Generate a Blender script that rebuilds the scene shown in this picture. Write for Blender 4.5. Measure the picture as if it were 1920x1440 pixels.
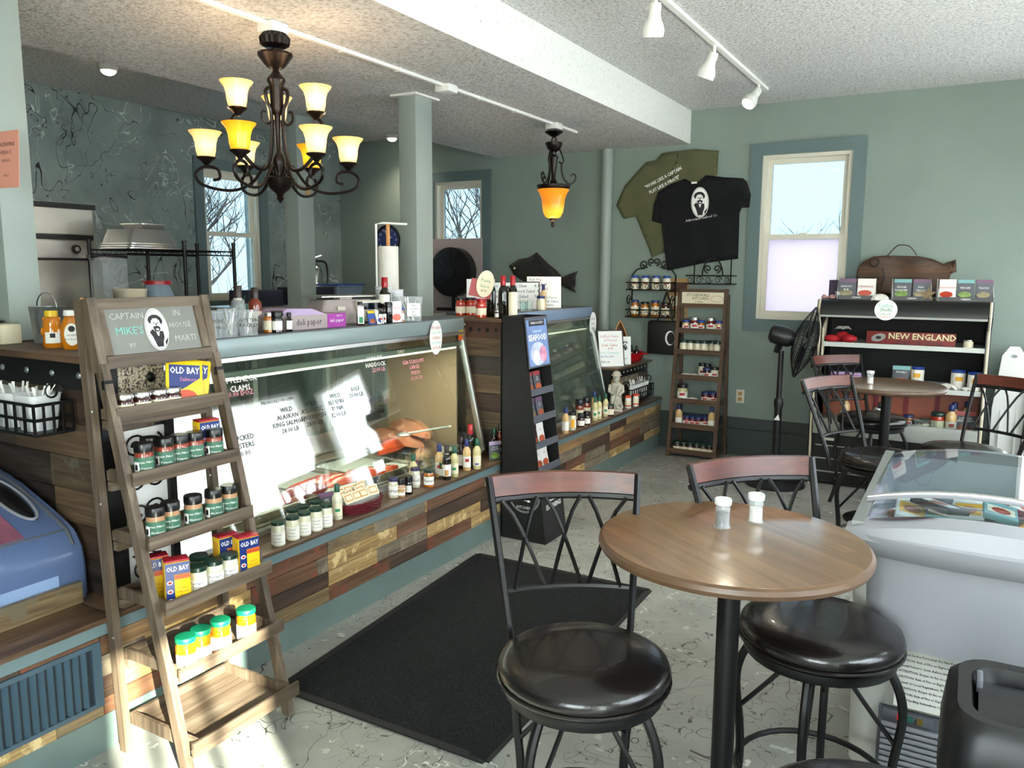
import bpy, bmesh, math, random
from mathutils import Vector, Matrix, Euler
random.seed(7)
S = bpy.context.scene
COL = S.collection
for o in list(bpy.data.objects): bpy.data.objects.remove(o)
PI = math.pi

# ------------------------------------------------------------------ camera
F_PX, PITCH, YAW, ROLL, EYE = 1496.0, math.radians(8.1), math.radians(29.8), math.radians(.3), 1.6
_fh = Vector((-math.sin(YAW), math.cos(YAW), 0)); _r0 = Vector((math.cos(YAW), math.sin(YAW), 0)); _u = Vector((0, 0, 1))
FW = _fh*math.cos(PITCH)-_u*math.sin(PITCH); _up0 = _fh*math.sin(PITCH)+_u*math.cos(PITCH)
RT = _r0*math.cos(ROLL)+_up0*math.sin(ROLL); UP = -_r0*math.sin(ROLL)+_up0*math.cos(ROLL)
CAM = Vector((0, 0, EYE))
cd = bpy.data.cameras.new('camera'); cd.sensor_width = 36; cd.lens = F_PX/1920*36; cd.clip_start = .02; cd.clip_end = 200
cam = bpy.data.objects.new('camera', cd); COL.objects.link(cam)
mm = Matrix((RT, UP, -FW)).transposed().to_4x4(); mm.translation = CAM
cam.matrix_world = mm; S.camera = cam
# measured points: where a line of sight meets a known plane of the room (height z, wall X or wall Y)
def _ray(x, y): return FW+RT*((x-960)/F_PX)-UP*((y-720)/F_PX)
def az(x, y, z): d = _ray(x, y); return CAM+d*((z-EYE)/d.z)
def ax(x, y, X): d = _ray(x, y); return CAM+d*(X/d.x)
def ay(x, y, Y): d = _ray(x, y); return CAM+d*(Y/d.y)

# ------------------------------------------------------------------ world, sun, exposure
SUN_EL, SUN_DIR = math.radians(21), Vector((.866, -.5, 0))
W = bpy.data.worlds.new('sky'); S.world = W; W.use_nodes = True
nt = W.node_tree; nt.nodes.clear()
wo = nt.nodes.new('ShaderNodeOutputWorld'); bg = nt.nodes.new('ShaderNodeBackground')
tc = nt.nodes.new('ShaderNodeTexCoord'); sp = nt.nodes.new('ShaderNodeSeparateXYZ'); cr = nt.nodes.new('ShaderNodeValToRGB')
nt.links.new(tc.outputs['Generated'], sp.inputs[0]); nt.links.new(sp.outputs['Z'], cr.inputs[0])
e = cr.color_ramp.elements
e[0].position = 0.0; e[0].color = (1.0, .95, .89, 1)
e[1].position = .5; e[1].color = (.84, .90, 1.0, 1)
x = cr.color_ramp.elements.new(.14); x.color = (.97, .97, .98, 1)
nt.links.new(cr.outputs[0], bg.inputs[0]); bg.inputs[1].default_value = 27.0
nt.links.new(bg.outputs[0], wo.inputs[0])
sl = bpy.data.lights.new('sun', 'SUN'); sl.energy = 70.0; sl.angle = math.radians(.8); sl.color = (1, .9, .76)
so = bpy.data.objects.new('sun', sl); COL.objects.link(so)
tosun = Vector((SUN_DIR.x*math.cos(SUN_EL), SUN_DIR.y*math.cos(SUN_EL), math.sin(SUN_EL)))
so.rotation_euler = tosun.to_track_quat('Z', 'Y').to_euler(); so.location = tosun*12
S.view_settings.view_transform = 'Standard'; S.view_settings.look = 'None'
S.view_settings.exposure = 0.15; S.view_settings.gamma = 1; S.view_settings.use_curve_mapping = False
try:
    S.cycles.max_bounces = 7; S.cycles.diffuse_bounces = 4; S.cycles.glossy_bounces = 3; S.cycles.transparent_max_bounces = 14
    S.cycles.sample_clamp_indirect = 25; S.cycles.caustics_reflective = False; S.cycles.caustics_refractive = False
except Exception: pass
def portal(c, sx, sy, rot):
    l = bpy.data.lights.new('daylight_portal', 'AREA'); l.shape = 'RECTANGLE'; l.size = sx; l.size_y = sy
    l.cycles.is_portal = True
    o = bpy.data.objects.new('daylight_portal', l); COL.objects.link(o); o.location = c; o.rotation_euler = rot
    return o

# ------------------------------------------------------------------ helpers: meshes
def lin(h):
    if not isinstance(h, str): return tuple(h)+(1,) if len(h) == 3 else tuple(h)
    h = h.lstrip('#'); v = [int(h[i:i+2], 16)/255 for i in (0, 2, 4)]
    return tuple(c/12.92 if c <= .04045 else ((c+.055)/1.055)**2.4 for c in v)+(1,)
class MB:
    def __init__(s): s.v = []; s.f = []
    def add(s, vs, fs):
        b = len(s.v); s.v += [tuple(p) for p in vs]; s.f += [tuple(i+b for i in f) for f in fs]; return s
    def box(s, x0, x1, y0, y1, z0, z1, bev=0):
        if bev <= 0:
            vs = [(x, y, z) for x in (x0, x1) for y in (y0, y1) for z in (z0, z1)]
            fs = [(0, 1, 3, 2), (4, 6, 7, 5), (0, 4, 5, 1), (2, 3, 7, 6), (0, 2, 6, 4), (1, 5, 7, 3)]
            return s.add(vs, fs)
        bm = bmesh.new(); bmesh.ops.create_cube(bm, size=1)
        for v in bm.verts: v.co = Vector(((x0+x1)/2+v.co.x*(x1-x0), (y0+y1)/2+v.co.y*(y1-y0), (z0+z1)/2+v.co.z*(z1-z0)))
        bmesh.ops.bevel(bm, geom=bm.edges[:], offset=bev, segments=2, profile=.5, affect='EDGES')
        bm.verts.index_update()
        s.add([v.co for v in bm.verts], [[v.index for v in f.verts] for f in bm.faces]); bm.free(); return s
    def lathe(s, prof, n=16, c=(0, 0, 0), rib=0, ribn=0):
        vs = []; fs = []; m = len(prof)
        for i in range(n):
            a = 2*PI*i/n
            for r, z in prof:
                k = 1+(rib*math.cos(ribn*a) if rib else 0)
                vs.append((c[0]+r*k*math.cos(a), c[1]+r*k*math.sin(a), c[2]+z))
        for i in range(n):
            j = (i+1) % n
            for k in range(m-1): fs.append((i*m+k, j*m+k, j*m+k+1, i*m+k+1))
        if prof[0][0] > 1e-5: fs.append(tuple(i*m for i in range(n))[::-1])
        if prof[-1][0] > 1e-5: fs.append(tuple(i*m+m-1 for i in range(n)))
        return s.add(vs, fs)
    def tube(s, pts, r, n=6, closed=False):
        pts = [Vector(p) for p in pts]; N = len(pts); vs = []; fs = []
        rs = r if isinstance(r, (list, tuple)) else [r]*N
        ref = None
        for i, p in enumerate(pts):
            if closed: t = pts[(i+1) % N]-pts[i-1]
            else: t = pts[min(i+1, N-1)]-pts[max(i-1, 0)]
            if t.length < 1e-9: t = Vector((0, 0, 1))
            t.normalize()
            if ref is None: ref = t.orthogonal().normalized()
            else:
                ref = ref-t*ref.dot(t)
                ref = ref.normalized() if ref.length > 1e-6 else t.orthogonal().normalized()
            b = t.cross(ref)
            for k in range(n):
                a = 2*PI*(k+.5)/n; vs.append(p+(ref*math.cos(a)+b*math.sin(a))*rs[i])
        M_ = N if closed else N-1
        for i in range(M_):
            j = (i+1) % N
            for k in range(n):
                l = (k+1) % n; fs.append((i*n+k, i*n+l, j*n+l, j*n+k))
        if not closed: fs.append(tuple(range(n))[::-1]); fs.append(tuple((N-1)*n+k for k in range(n)))
        return s.add(vs, fs)
    def bar(s, a, b, w, h, up=(0, 0, 1)):
        a = Vector(a); b = Vector(b); t = (b-a).normalized(); u = Vector(up); side = t.cross(u)
        if side.length < 1e-6: side = t.orthogonal()
        side.normalize(); u = side.cross(t)
        vs = [p+side*sx*w/2+u*sz*h/2 for p in (a, b) for sx, sz in ((-1, -1), (1, -1), (1, 1), (-1, 1))]
        return s.add(vs, [(0, 1, 2, 3), (7, 6, 5, 4), (0, 4, 5, 1), (1, 5, 6, 2), (2, 6, 7, 3), (3, 7, 4, 0)])
    def prism(s, poly, z0, z1, tf=None):
        n = len(poly); vs = [(p[0], p[1], z0) for p in poly]+[(p[0], p[1], z1) for p in poly]
        if tf: vs = [tf(*v) for v in vs]
        fs = [tuple(range(n))[::-1], tuple(range(n, 2*n))]+[(i, (i+1) % n, n+(i+1) % n, n+i) for i in range(n)]
        return s.add(vs, fs)
    def ball(s, c, rx, ry, rz, n=14, m=8):
        vs = []; fs = []
        for j in range(m+1):
            th = PI*j/m
            for i in range(n):
                a = 2*PI*i/n; vs.append((c[0]+rx*math.sin(th)*math.cos(a), c[1]+ry*math.sin(th)*math.sin(a), c[2]-rz*math.cos(th)))
        for j in range(m):
            for i in range(n): fs.append((j*n+i, j*n+(i+1) % n, (j+1)*n+(i+1) % n, (j+1)*n+i))
        return s.add(vs, fs)
    def map(s, fn): s.v = [tuple(fn(Vector(p))) for p in s.v]; return s
    def mesh(s, smooth=True, angle=40):
        me = bpy.data.meshes.new('m'); me.from_pydata(s.v, [], s.f)
        bm = bmesh.new(); bm.from_mesh(me)
        bmesh.ops.remove_doubles(bm, verts=bm.verts, dist=1e-6)
        bmesh.ops.recalc_face_normals(bm, faces=bm.faces)
        ca = math.radians(angle)
        for f in bm.faces: f.smooth = smooth
        if smooth:
            for ed in bm.edges:
                if len(ed.link_faces) == 2: ed.smooth = ed.calc_face_angle(0) < ca
        bm.to_mesh(me); bm.free(); return me
def box(*a, **k): return MB().box(*a, **k).mesh(smooth=k.get('bev', 0) > 0)
def cbox(sx, sy, sz, bev=0): return box(-sx/2, sx/2, -sy/2, sy/2, 0, sz, bev=bev)   # stands on z = 0
_lc = {}
def lathe(prof, n=16, **k):
    key = (tuple(prof), n, tuple(sorted(k.items())))
    if key not in _lc: _lc[key] = MB().lathe(prof, n, **k).mesh()
    return _lc[key]
def tube(pts, r, n=6, closed=False): return MB().tube(pts, r, n, closed).mesh()
def spline(pts, k=6):
    P = [Vector(p) for p in pts]; out = []
    for i in range(len(P)-1):
        a, b, c, d = P[max(i-1, 0)], P[i], P[i+1], P[min(i+2, len(P)-1)]
        for j in range(k):
            t = j/k
            out.append(.5*((2*b)+(c-a)*t+(2*a-5*b+4*c-d)*t*t+(3*b-a-3*c+d)*t**3))
    out.append(P[-1]); return out
_tx = {}
def text(s, size=.05, align='CENTER', bend=0, depth=0.0, sx=1.0, off=0.0):
    """flat lettering in the XZ plane facing -Y; bend = radius of the round surface it is printed on"""
    key = (s, size, align, bend, depth, sx, off)
    if key in _tx: return _tx[key]
    c = bpy.data.curves.new('t', 'FONT'); c.body = s; c.size = size; c.align_x = align; c.align_y = 'CENTER'
    c.resolution_u = 1; c.extrude = depth; c.offset = off
    o = bpy.data.objects.new('t', c)
    me = bpy.data.meshes.new_from_object(o)
    bpy.data.objects.remove(o); bpy.data.curves.remove(c)
    for v in me.vertices:
        x, y, z = v.co.x*sx, v.co.y, v.co.z
        if bend: v.co = ((bend+z)*math.sin(x/bend), -(bend+z)*math.cos(x/bend), y)
        else: v.co = (x, -z, y)
    _tx[key] = me; return me

# ------------------------------------------------------------------ helpers: objects
def obj(name, me, m, parent=None, loc=(0, 0, 0), rot=(0, 0, 0), label=None, cat=None, group=None, kind=None):
    if isinstance(me, MB): me = me.mesh()
    m = MT(m)
    if len(me.materials) == 0: me.materials.append(m); o = bpy.data.objects.new(name, me)
    else:
        o = bpy.data.objects.new(name, me)
        if me.materials[0] != m: o.material_slots[0].link = 'OBJECT'; o.material_slots[0].material = m
    COL.objects.link(o); o.location = loc; o.rotation_euler = rot
    if parent: o.parent = parent
    tag(o, label, cat, group, kind); return o
def tag(o, label=None, cat=None, group=None, kind=None):
    if label: o['label'] = label
    if cat: o['category'] = cat
    if group: o['group'] = group
    if kind: o['kind'] = kind
    return o
def thing(name, label, cat, loc=(0, 0, 0), rz=0, group=None, rot=None):
    o = bpy.data.objects.new(name, None); COL.objects.link(o); o.location = loc
    o.rotation_euler = rot if rot else (0, 0, rz); o.empty_display_size = .05
    return tag(o, label, cat, group)
def struct(name, me, m, parent=None, **k): return obj(name, me, m, parent, kind=None if parent else 'structure', **k)
def dup(src, loc, rz=0, label=None, group=None, rot=None):
    r = src.copy(); COL.objects.link(r); r.location = loc; r.rotation_euler = rot if rot else (0, 0, rz)
    if label: r['label'] = label
    if group: r['group'] = group
    for ch in src.children:
        c = ch.copy(); COL.objects.link(c); c.parent = r
        for g in ch.children:
            d = g.copy(); COL.objects.link(d); d.parent = c
    return r
ORD = ['first', 'second', 'third', 'fourth', 'fifth', 'sixth', 'seventh', 'eighth', 'ninth', 'tenth', 'eleventh', 'twelfth']

# ------------------------------------------------------------------ helpers: materials
_mc = {}
def MT(m): return m if not isinstance(m, str) else _mc[m]
def nodes(name):
    m = bpy.data.materials.new(name); m.use_nodes = True; t = m.node_tree
    b = t.nodes['Principled BSDF']; _mc[name] = m
    return m, t, b
def N(t, typ, **kw):
    n = t.nodes.new(typ)
    for k, v in kw.items():
        if k in n.inputs: n.inputs[k].default_value = v
        else: setattr(n, k, v)
    return n
def L(t, a, b): t.links.new(a, b)
def ramp(t, fac, stops):
    r = t.nodes.new('ShaderNodeValToRGB'); e = r.color_ramp.elements
    while len(e) > 1: e.remove(e[0])
    e[0].position = stops[0][0]; e[0].color = lin(stops[0][1])
    for p, c in stops[1:]: q = e.new(p); q.color = lin(c)
    L(t, fac, r.inputs[0]); return r
def mixc(t, fac, a, b, mode='MIX'):
    n = t.nodes.new('ShaderNodeMix'); n.data_type = 'RGBA'; n.blend_type = mode
    for s, i in ((fac, 0), (a, 6), (b, 7)):
        if hasattr(s, 'links'): L(t, s, n.inputs[i])
        elif i == 0: n.inputs[0].default_value = s
        else: n.inputs[i].default_value = lin(s)
    return n.outputs[2]
def mat(name, col, rough=.5, metal=0, var=0, vs=12, bump=0, bs=60, coat=0, emit=None, es=1, alpha=None, spec=None, trans=0):
    if name in _mc: return _mc[name]
    m, t, b = nodes(name); b.inputs['Base Color'].default_value = lin(col)
    b.inputs['Roughness'].default_value = rough; b.inputs['Metallic'].default_value = metal
    b.inputs['Coat Weight'].default_value = coat
    if spec is not None: b.inputs['Specular IOR Level'].default_value = spec
    co = None
    if var or bump: co = N(t, 'ShaderNodeTexCoord').outputs['Object']
    if var:
        n = N(t, 'ShaderNodeTexNoise', Scale=vs, Detail=5.0); L(t, co, n.inputs['Vector'])
        c = lin(col); d = tuple(max(0, k*(1-var)) for k in c[:3]); h = tuple(min(1, k*(1+var)) for k in c[:3])
        L(t, ramp(t, n.outputs['Fac'], [(.3, d), (.7, h)]).outputs[0], b.inputs['Base Color'])
    if bump:
        n = N(t, 'ShaderNodeTexNoise', Scale=bs, Detail=4.0); L(t, co, n.inputs['Vector'])
        bn = N(t, 'ShaderNodeBump', Strength=bump, Distance=.01); L(t, n.outputs['Fac'], bn.inputs['Height']); L(t, bn.outputs[0], b.inputs['Normal'])
    if emit: b.inputs['Emission Color'].default_value = lin(emit); b.inputs['Emission Strength'].default_value = es
    if trans: b.inputs['Transmission Weight'].default_value = trans
    if alpha is not None: b.inputs['Alpha'].default_value = alpha
    return m
def wood(name, c1, c2, c3=None, rough=.55, axis=0, sc=1.0, wear=0.0, wearc='#8a8a7a', coat=0):
    """long grain along the local axis, each object with its own cut of the timber"""
    m, t, b = nodes(name); co = N(t, 'ShaderNodeTexCoord').outputs['Object']
    oi = N(t, 'ShaderNodeObjectInfo'); ad = N(t, 'ShaderNodeVectorMath', operation='MULTIPLY_ADD')
    ad.inputs[1].default_value = (1, 1, 1); L(t, co, ad.inputs[0])
    rv = N(t, 'ShaderNodeVectorMath', operation='SCALE'); rv.inputs[0].default_value = (7, 5, 3); L(t, oi.outputs['Random'], rv.inputs['Scale']); L(t, rv.outputs[0], ad.inputs[2])
    mp = N(t, 'ShaderNodeMapping'); s3 = [22*sc]*3; s3[axis] = 1.6*sc; mp.inputs['Scale'].default_value = s3; L(t, ad.outputs[0], mp.inputs[0])
    n = N(t, 'ShaderNodeTexNoise', Scale=1.0, Detail=7.0, Roughness=.62, Distortion=.6); L(t, mp.outputs[0], n.inputs['Vector'])
    c = ramp(t, n.outputs['Fac'], [(.3, c1), (.5, c2), (.68, c3 or c2)]).outputs[0]
    mp2 = N(t, 'ShaderNodeMapping'); s4 = [90*sc]*3; s4[axis] = 3*sc; mp2.inputs['Scale'].default_value = s4; L(t, ad.outputs[0], mp2.inputs[0])
    n2 = N(t, 'ShaderNodeTexNoise', Scale=1.0, Detail=3.0); L(t, mp2.outputs[0], n2.inputs['Vector'])
    c = mixc(t, .35, c, ramp(t, n2.outputs['Fac'], [(.38, '#3a2c22'), (.6, '#ffffff')]).outputs[0], 'MULTIPLY')
    if wear:
        n3 = N(t, 'ShaderNodeTexNoise', Scale=9.0, Detail=6.0, Roughness=.7); L(t, ad.outputs[0], n3.inputs['Vector'])
        k = ramp(t, n3.outputs['Fac'], [(.62-wear*.25, '#000000'), (.68-wear*.2, '#ffffff')])
        c = mixc(t, k.outputs[0], c, wearc)
    L(t, c, b.inputs['Base Color']); b.inputs['Roughness'].default_value = rough; b.inputs['Coat Weight'].default_value = coat
    bn = N(t, 'ShaderNodeBump', Strength=.35, Distance=.004); L(t, n.outputs['Fac'], bn.inputs['Height']); L(t, bn.outputs[0], b.inputs['Normal'])
    return m
def thin_glass(name, tint='#f4fbf8', ior=1.5, rough=.02, haze=0.0, hazec='#ffffff'):
    m, t, b = nodes(name); t.nodes.remove(b); out = t.nodes['Material Output']
    tr = N(t, 'ShaderNodeBsdfTransparent'); tr.inputs[0].default_value = lin(tint)
    gl = N(t, 'ShaderNodeBsdfGlossy'); gl.inputs['Roughness'].default_value = rough
    f0 = ((ior-1)/(ior+1))**2*1.9; lw = N(t, 'ShaderNodeLayerWeight'); lw.inputs['Blend'].default_value = .5
    pw = N(t, 'ShaderNodeMath', operation='POWER'); pw.inputs[1].default_value = 5.0; L(t, lw.outputs['Facing'], pw.inputs[0])
    fr = N(t, 'ShaderNodeMath', operation='MULTIPLY_ADD'); fr.inputs[1].default_value = 1-f0; fr.inputs[2].default_value = f0; L(t, pw.outputs[0], fr.inputs[0])
    base = tr.outputs[0]
    if haze:
        df = N(t, 'ShaderNodeBsdfTranslucent'); df.inputs[0].default_value = lin(hazec)
        d2 = N(t, 'ShaderNodeBsdfDiffuse'); d2.inputs[0].default_value = lin(hazec)
        mx0 = N(t, 'ShaderNodeMixShader'); mx0.inputs[0].default_value = .35; L(t, df.outputs[0], mx0.inputs[1]); L(t, d2.outputs[0], mx0.inputs[2])
        mx = N(t, 'ShaderNodeMixShader'); mx.inputs[0].default_value = haze
        L(t, tr.outputs[0], mx.inputs[1]); L(t, mx0.outputs[0], mx.inputs[2]); base = mx.outputs[0]
    m2 = N(t, 'ShaderNodeMixShader'); L(t, fr.outputs[0], m2.inputs[0]); L(t, base, m2.inputs[1]); L(t, gl.outputs[0], m2.inputs[2])
    L(t, m2.outputs[0], out.inputs[0]); return m
def squiggle(t, co, scale, thr, seed, mask=.5, dist=1.5):
    """thin wandering paint lines: the level line of a warped noise, cut up by a second noise"""
    ad = N(t, 'ShaderNodeVectorMath', operation='ADD'); ad.inputs[1].default_value = (seed, seed*.7, seed*1.3); L(t, co, ad.inputs[0])
    n = N(t, 'ShaderNodeTexNoise', Scale=scale, Detail=2.0, Distortion=dist); L(t, ad.outputs[0], n.inputs['Vector'])
    a = N(t, 'ShaderNodeMath', operation='SUBTRACT'); a.inputs[1].default_value = .5; L(t, n.outputs['Fac'], a.inputs[0])
    ab = N(t, 'ShaderNodeMath', operation='ABSOLUTE'); L(t, a.outputs[0], ab.inputs[0])
    lt = N(t, 'ShaderNodeMath', operation='LESS_THAN'); lt.inputs[1].default_value = thr; L(t, ab.outputs[0], lt.inputs[0])
    n2 = N(t, 'ShaderNodeTexNoise', Scale=scale*.9, Detail=1.0); ad2 = N(t, 'ShaderNodeVectorMath', operation='ADD'); ad2.inputs[1].default_value = (seed*2, 9, seed); L(t, co, ad2.inputs[0]); L(t, ad2.outputs[0], n2.inputs['Vector'])
    gt = N(t, 'ShaderNodeMath', operation='GREATER_THAN'); gt.inputs[1].default_value = mask; L(t, n2.outputs['Fac'], gt.inputs[0])
    mu = N(t, 'ShaderNodeMath', operation='MULTIPLY'); L(t, lt.outputs[0], mu.inputs[0]); L(t, gt.outputs[0], mu.inputs[1])
    return mu.outputs[0]
def specks(t, co, scale, thr, seed):
    ad = N(t, 'ShaderNodeVectorMath', operation='ADD'); ad.inputs[1].default_value = (seed, seed, seed); L(t, co, ad.inputs[0])
    n = N(t, 'ShaderNodeTexNoise', Scale=scale, Detail=3.0, Roughness=.6); L(t, ad.outputs[0], n.inputs['Vector'])
    g = N(t, 'ShaderNodeMath', operation='GREATER_THAN'); g.inputs[1].default_value = thr; L(t, n.outputs['Fac'], g.inputs[0]); return g.outputs[0]
# ------------------------------------------------------------------ palette
mat('wall_teal', '#84928a', .6, var=.04, vs=3); mat('trim_teal', '#5f7273', .45); mat('wall_dark', '#3a4342', .5)
mat('pillar_green', '#949f98', .5, var=.05, vs=4); mat('post_grey', '#87938f', .5, var=.05, vs=4)
mat('cream_vinyl', '#d9d4c4', .4); mat('white_paint', '#e9e9e4', .5); mat('white_plastic', '#f0f0ec', .35)
mat('black_metal', '#0a0a0b', .42, spec=.35); mat('black_plastic', '#0f0f11', .4); mat('black_matte', '#0c0c0d', .6)
mat('bronze', '#1c1311', .34, metal=.5, var=.3, vs=25); mat('iron', '#101011', .45, metal=.4)
mat('steel', '#d2cec4', .38, metal=1.0, var=.12, vs=3); mat('chrome', '#d8d8d8', .12, metal=1.0); mat('alu', '#c9c9c7', .3, metal=.9)
mat('case_grey', '#8c9b9b', .35, metal=.2); mat('case_blue', '#8aa1bb', .3, metal=.3); mat('trim_blue', '#66797d', .4); mat('kick_teal', '#677875', .4, var=.06, vs=5)
mat('leather', '#130f0e', .27, coat=.15, bump=.06, bs=90); mat('red_cap', '#a3121e', .3); mat('navy_cap', '#1b2a63', .35); mat('green_cap', '#12503a', .35)
mat('black_cap', '#0c0c0e', .3); mat('brown_cap', '#2e201c', .4); mat('silver_cap', '#c8c8c6', .25, metal=1.0); mat('teal_cap', '#0c6b4c', .35); mat('darkgreen_cap', '#17342c', .3)
mat('purple_cap', '#2c2452', .35); mat('blue_cap', '#1c3f94', .35); mat('yellow_cap', '#d8b423', .35); mat('orange_cap', '#d8481f', .4)
mat('label_white', '#efece3', .5); mat('label_green', '#3f6b56', .5); mat('label_cream', '#e6dcc0', .5); mat('label_yellow', '#e8a92e', .5); mat('label_tan', '#c99a5d', .5)
mat('ink', '#16161a', .6); mat('ink_red', '#b02a2a', .6); mat('ink_white', '#f4f4f0', .6); mat('ink_green', '#2f8a5c', .6); mat('ink_teal', '#7fc9bc', .6); mat('ink_pink', '#d5889c', .6); mat('ink_blue', '#2b4f9a', .6); mat('ink_purple', '#3a2545', .6)
mat('ink_orange', '#d0562e', .6); mat('gold_ink', '#e9dfae', .5)
mat('dark_glass', '#0f0e0c', .06, coat=.5); mat('oil_glass', '#15160e', .05, coat=.5); mat('cream_sauce', '#d8b47c', .12, coat=.6); mat('white_sauce', '#dcd6bd', .12, coat=.6); mat('lemon_sauce', '#cfc48f', .12, coat=.6)
mat('red_jam', '#6e130d', .1, coat=.6); mat('dark_jam', '#3a1410', .1, coat=.6); mat('tomato', '#b5341b', .12, coat=.6); mat('corn', '#a8600f', .12, coat=.6, var=.25, vs=60); mat('spice_red', '#8a3a2a', .2, coat=.5); mat('spice_tan', '#b58a68', .2, coat=.5)
mat('honey', '#c77713', .08, coat=.7); mat('olive_jar', '#5b5a24', .15, coat=.5); mat('brown_sauce', '#1f130e', .08, coat=.6); mat('amber', '#7a2a16', .1, coat=.6)
mat('paper', '#efeee8', .6); mat('pink_paper', '#e8a08c', .6); mat('card_white', '#f2f2ee', .5); mat('kraft', '#b08a5a', .6)
mat('ob_yellow', '#edc417', .35); mat('ob_blue', '#1c2f6e', .35); mat('ob_red', '#a5182c', .35); mat('ob_orange', '#d9622a', .35)
mat('red_gloss', '#b5121b', .25, coat=.4); mat('red_cloth', '#b0141f', .7); mat('stone', '#b5b1a3', .8, var=.2, vs=30, bump=.4, bs=60); mat('shell_white', '#efece4', .45, var=.06, vs=40)
mat('shirt_olive', '#5a5b3e', .85, var=.08, vs=6, bump=.15, bs=9); mat('shirt_black', '#05060c', .95, bump=.15, bs=9)
mat('clear_plastic', '#cfd6d8', .12, alpha=.32, coat=.3); mat('smoke_plastic', '#9fb4c8', .2, alpha=.55); mat('white_trans', '#f0f2f3', .3, alpha=.75)
mat('blue_plastic', '#22408f', .35); mat('navy_box', '#1e2233', .5); mat('green_mug', '#2f6b5c', .35); mat('lav', '#b7a0c4', .5); mat('magenta', '#a02c9c', .4); mat('scale_grey', '#a79a97', .45); mat('scale_cream', '#d5cfbd', .4)
mat('galv', '#8c9291', .4, metal=.7, var=.2, vs=30); mat('cable', '#111111', .5); mat('red_led', '#ff2a12', .4, emit='#ff2a12', es=2.5); mat('green_led', '#1c5a4a', .4); mat('amber_led', '#6f5a20', .4); mat('lcd', '#0b1420', .15)
mat('frz_white', '#c6c4bc', .3, coat=.3); mat('frz_grey', '#95959a', .35); mat('frz_blue', '#55678c', .3, coat=.3); mat('frz_bluelt', '#8ca3c8', .35); mat('maroon', '#3b1216', .3); mat('frz_dark', '#5a5c63', .45)
mat('cool_black', '#0a0a0b', .38); mat('cool_in', '#050506', .7); mat('cool_shelf', '#c9ccc6', .4); mat('cool_grey', '#9b9d96', .4); mat('cool_cream', '#d8cbb2', .45)
mat('peach_panel', '#b66a52', .4); mat('sign_red', '#7c2420', .55, var=.12, vs=8); mat('grille_blue', '#3f5563', .45); mat('grille_dark', '#1a232b', .6)
mat('speckle', '#b9aa92', .6, var=.0); mat('mat_black', '#2a2b2c', 1.0, var=.55, vs=200, bump=.8, bs=260, spec=.05); mat('rubber', '#101113', .7)
mat('basket_red', '#5c1420', .45, var=.2, vs=60); mat('seed_grey', '#8d8b86', .45); mat('bag_black', '#0a0a0b', .55, bump=.5, bs=14)
mat('salmon', '#d6502c', .3, var=.2, vs=9, coat=.3); mat('fillet', '#c98a6c', .35, var=.2, vs=7, coat=.3); mat('tray_steel', '#b8b4aa', .3, metal=.8); mat('case_inner', '#c9b196', .5); mat('ice', '#c3cbc8', .4)
mat('fluo', '#fff2dc', .3, emit='#fff0d8', es=3.0)
mat('towel', '#e3dfd6', .8, bump=.3, bs=120); mat('dowel', '#c78a4b', .5); mat('clock_blue', '#28346a', .3); mat('bulb', '#fff6dc', .3, emit='#fff0d0', es=14.0); mat('snow', '#e9e8f2', .8); mat('bark', '#5a4c44', .9); mat('blocker_pale', '#d9d6e0', .7, var=.05, vs=2); mat('carton_red', '#8c2f3c', .5); mat('foodpack', '#a5552f', .45, var=.6, vs=30); mat('foodpack2', '#8a7d5c', .45, var=.6, vs=24); mat('packblack', '#26262a', .4)
mat('pk_teal', '#6fa3a3', .45); mat('pk_plum', '#6e4a6a', .45); mat('pk_white', '#e6e2dc', .45); mat('pk_slate', '#4c4f57', .45); mat('pk_red', '#a33c3c', .45)
mat('chalkboard', '#7f7f7a', .85, var=.08, vs=9); mat('chalk', '#b4b7b3', .9); mat('chalk_aqua', '#7cc2b7', .9)
mat('ham_brown', '#4a2c1c', .5)
wood('ladder_wood', '#42372c', '#665646', '#7e7060', axis=2, sc=.8)
wood('ladder_woodY', '#42372c', '#665646', '#7e7060', axis=1, sc=.8)
wood('far_woodX', '#3d2a1c', '#5b4331', '#6d5340', axis=0, sc=.9); wood('far_woodZ', '#3d2a1c', '#5b4331', '#6d5340', axis=2, sc=.9)
wood('ledge_wood', '#4a3628', '#624a37', '#755c45', axis=1, rough=.35, coat=.15)
PL = ['pl_dark', 'pl_tan', 'pl_grey', 'pl_gold', 'pl_brown', 'pl_worn']
wood('pl_dark', '#2f231d', '#4d3a2e', '#6a5443', axis=1); wood('pl_tan', '#7a5c3c', '#a37f55', '#b8966a', axis=1)
wood('pl_grey', '#5b4f42', '#7e705e', '#8e8674', axis=1, wear=.4, wearc='#8a7f6c'); wood('pl_gold', '#8b6a3e', '#b3925e', '#c9ad7c', axis=1, wear=.35, wearc='#d9c08c')
wood('pl_brown', '#4e3526', '#6f4e37', '#84614a', axis=1, wear=.3, wearc='#7c3f2c'); wood('pl_worn', '#57432f', '#8a7350', '#a48f6a', axis=1, wear=.45, wearc='#6d624e')
for k in PL:   # boards laid along X are darker copies, the partition's shade put into their colour
    pass
wood('plx_dark', '#1f1916', '#332a25', '#473b33', axis=0); wood('plx_tan', '#4d3c2d', '#69533e', '#786249', axis=0); wood('plx_brown', '#33251e', '#4b382c', '#594537', axis=0); wood('plx_worn', '#3f3227', '#5d4d39', '#6e5f4a', axis=0, wear=.3, wearc='#5f5a4e')
PLX = ['plx_dark', 'plx_tan', 'plx_brown', 'plx_worn']
wood('cherry', '#471a0c', '#612712', '#6f3116', axis=0, rough=.38, sc=.5, coat=.05)
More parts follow.
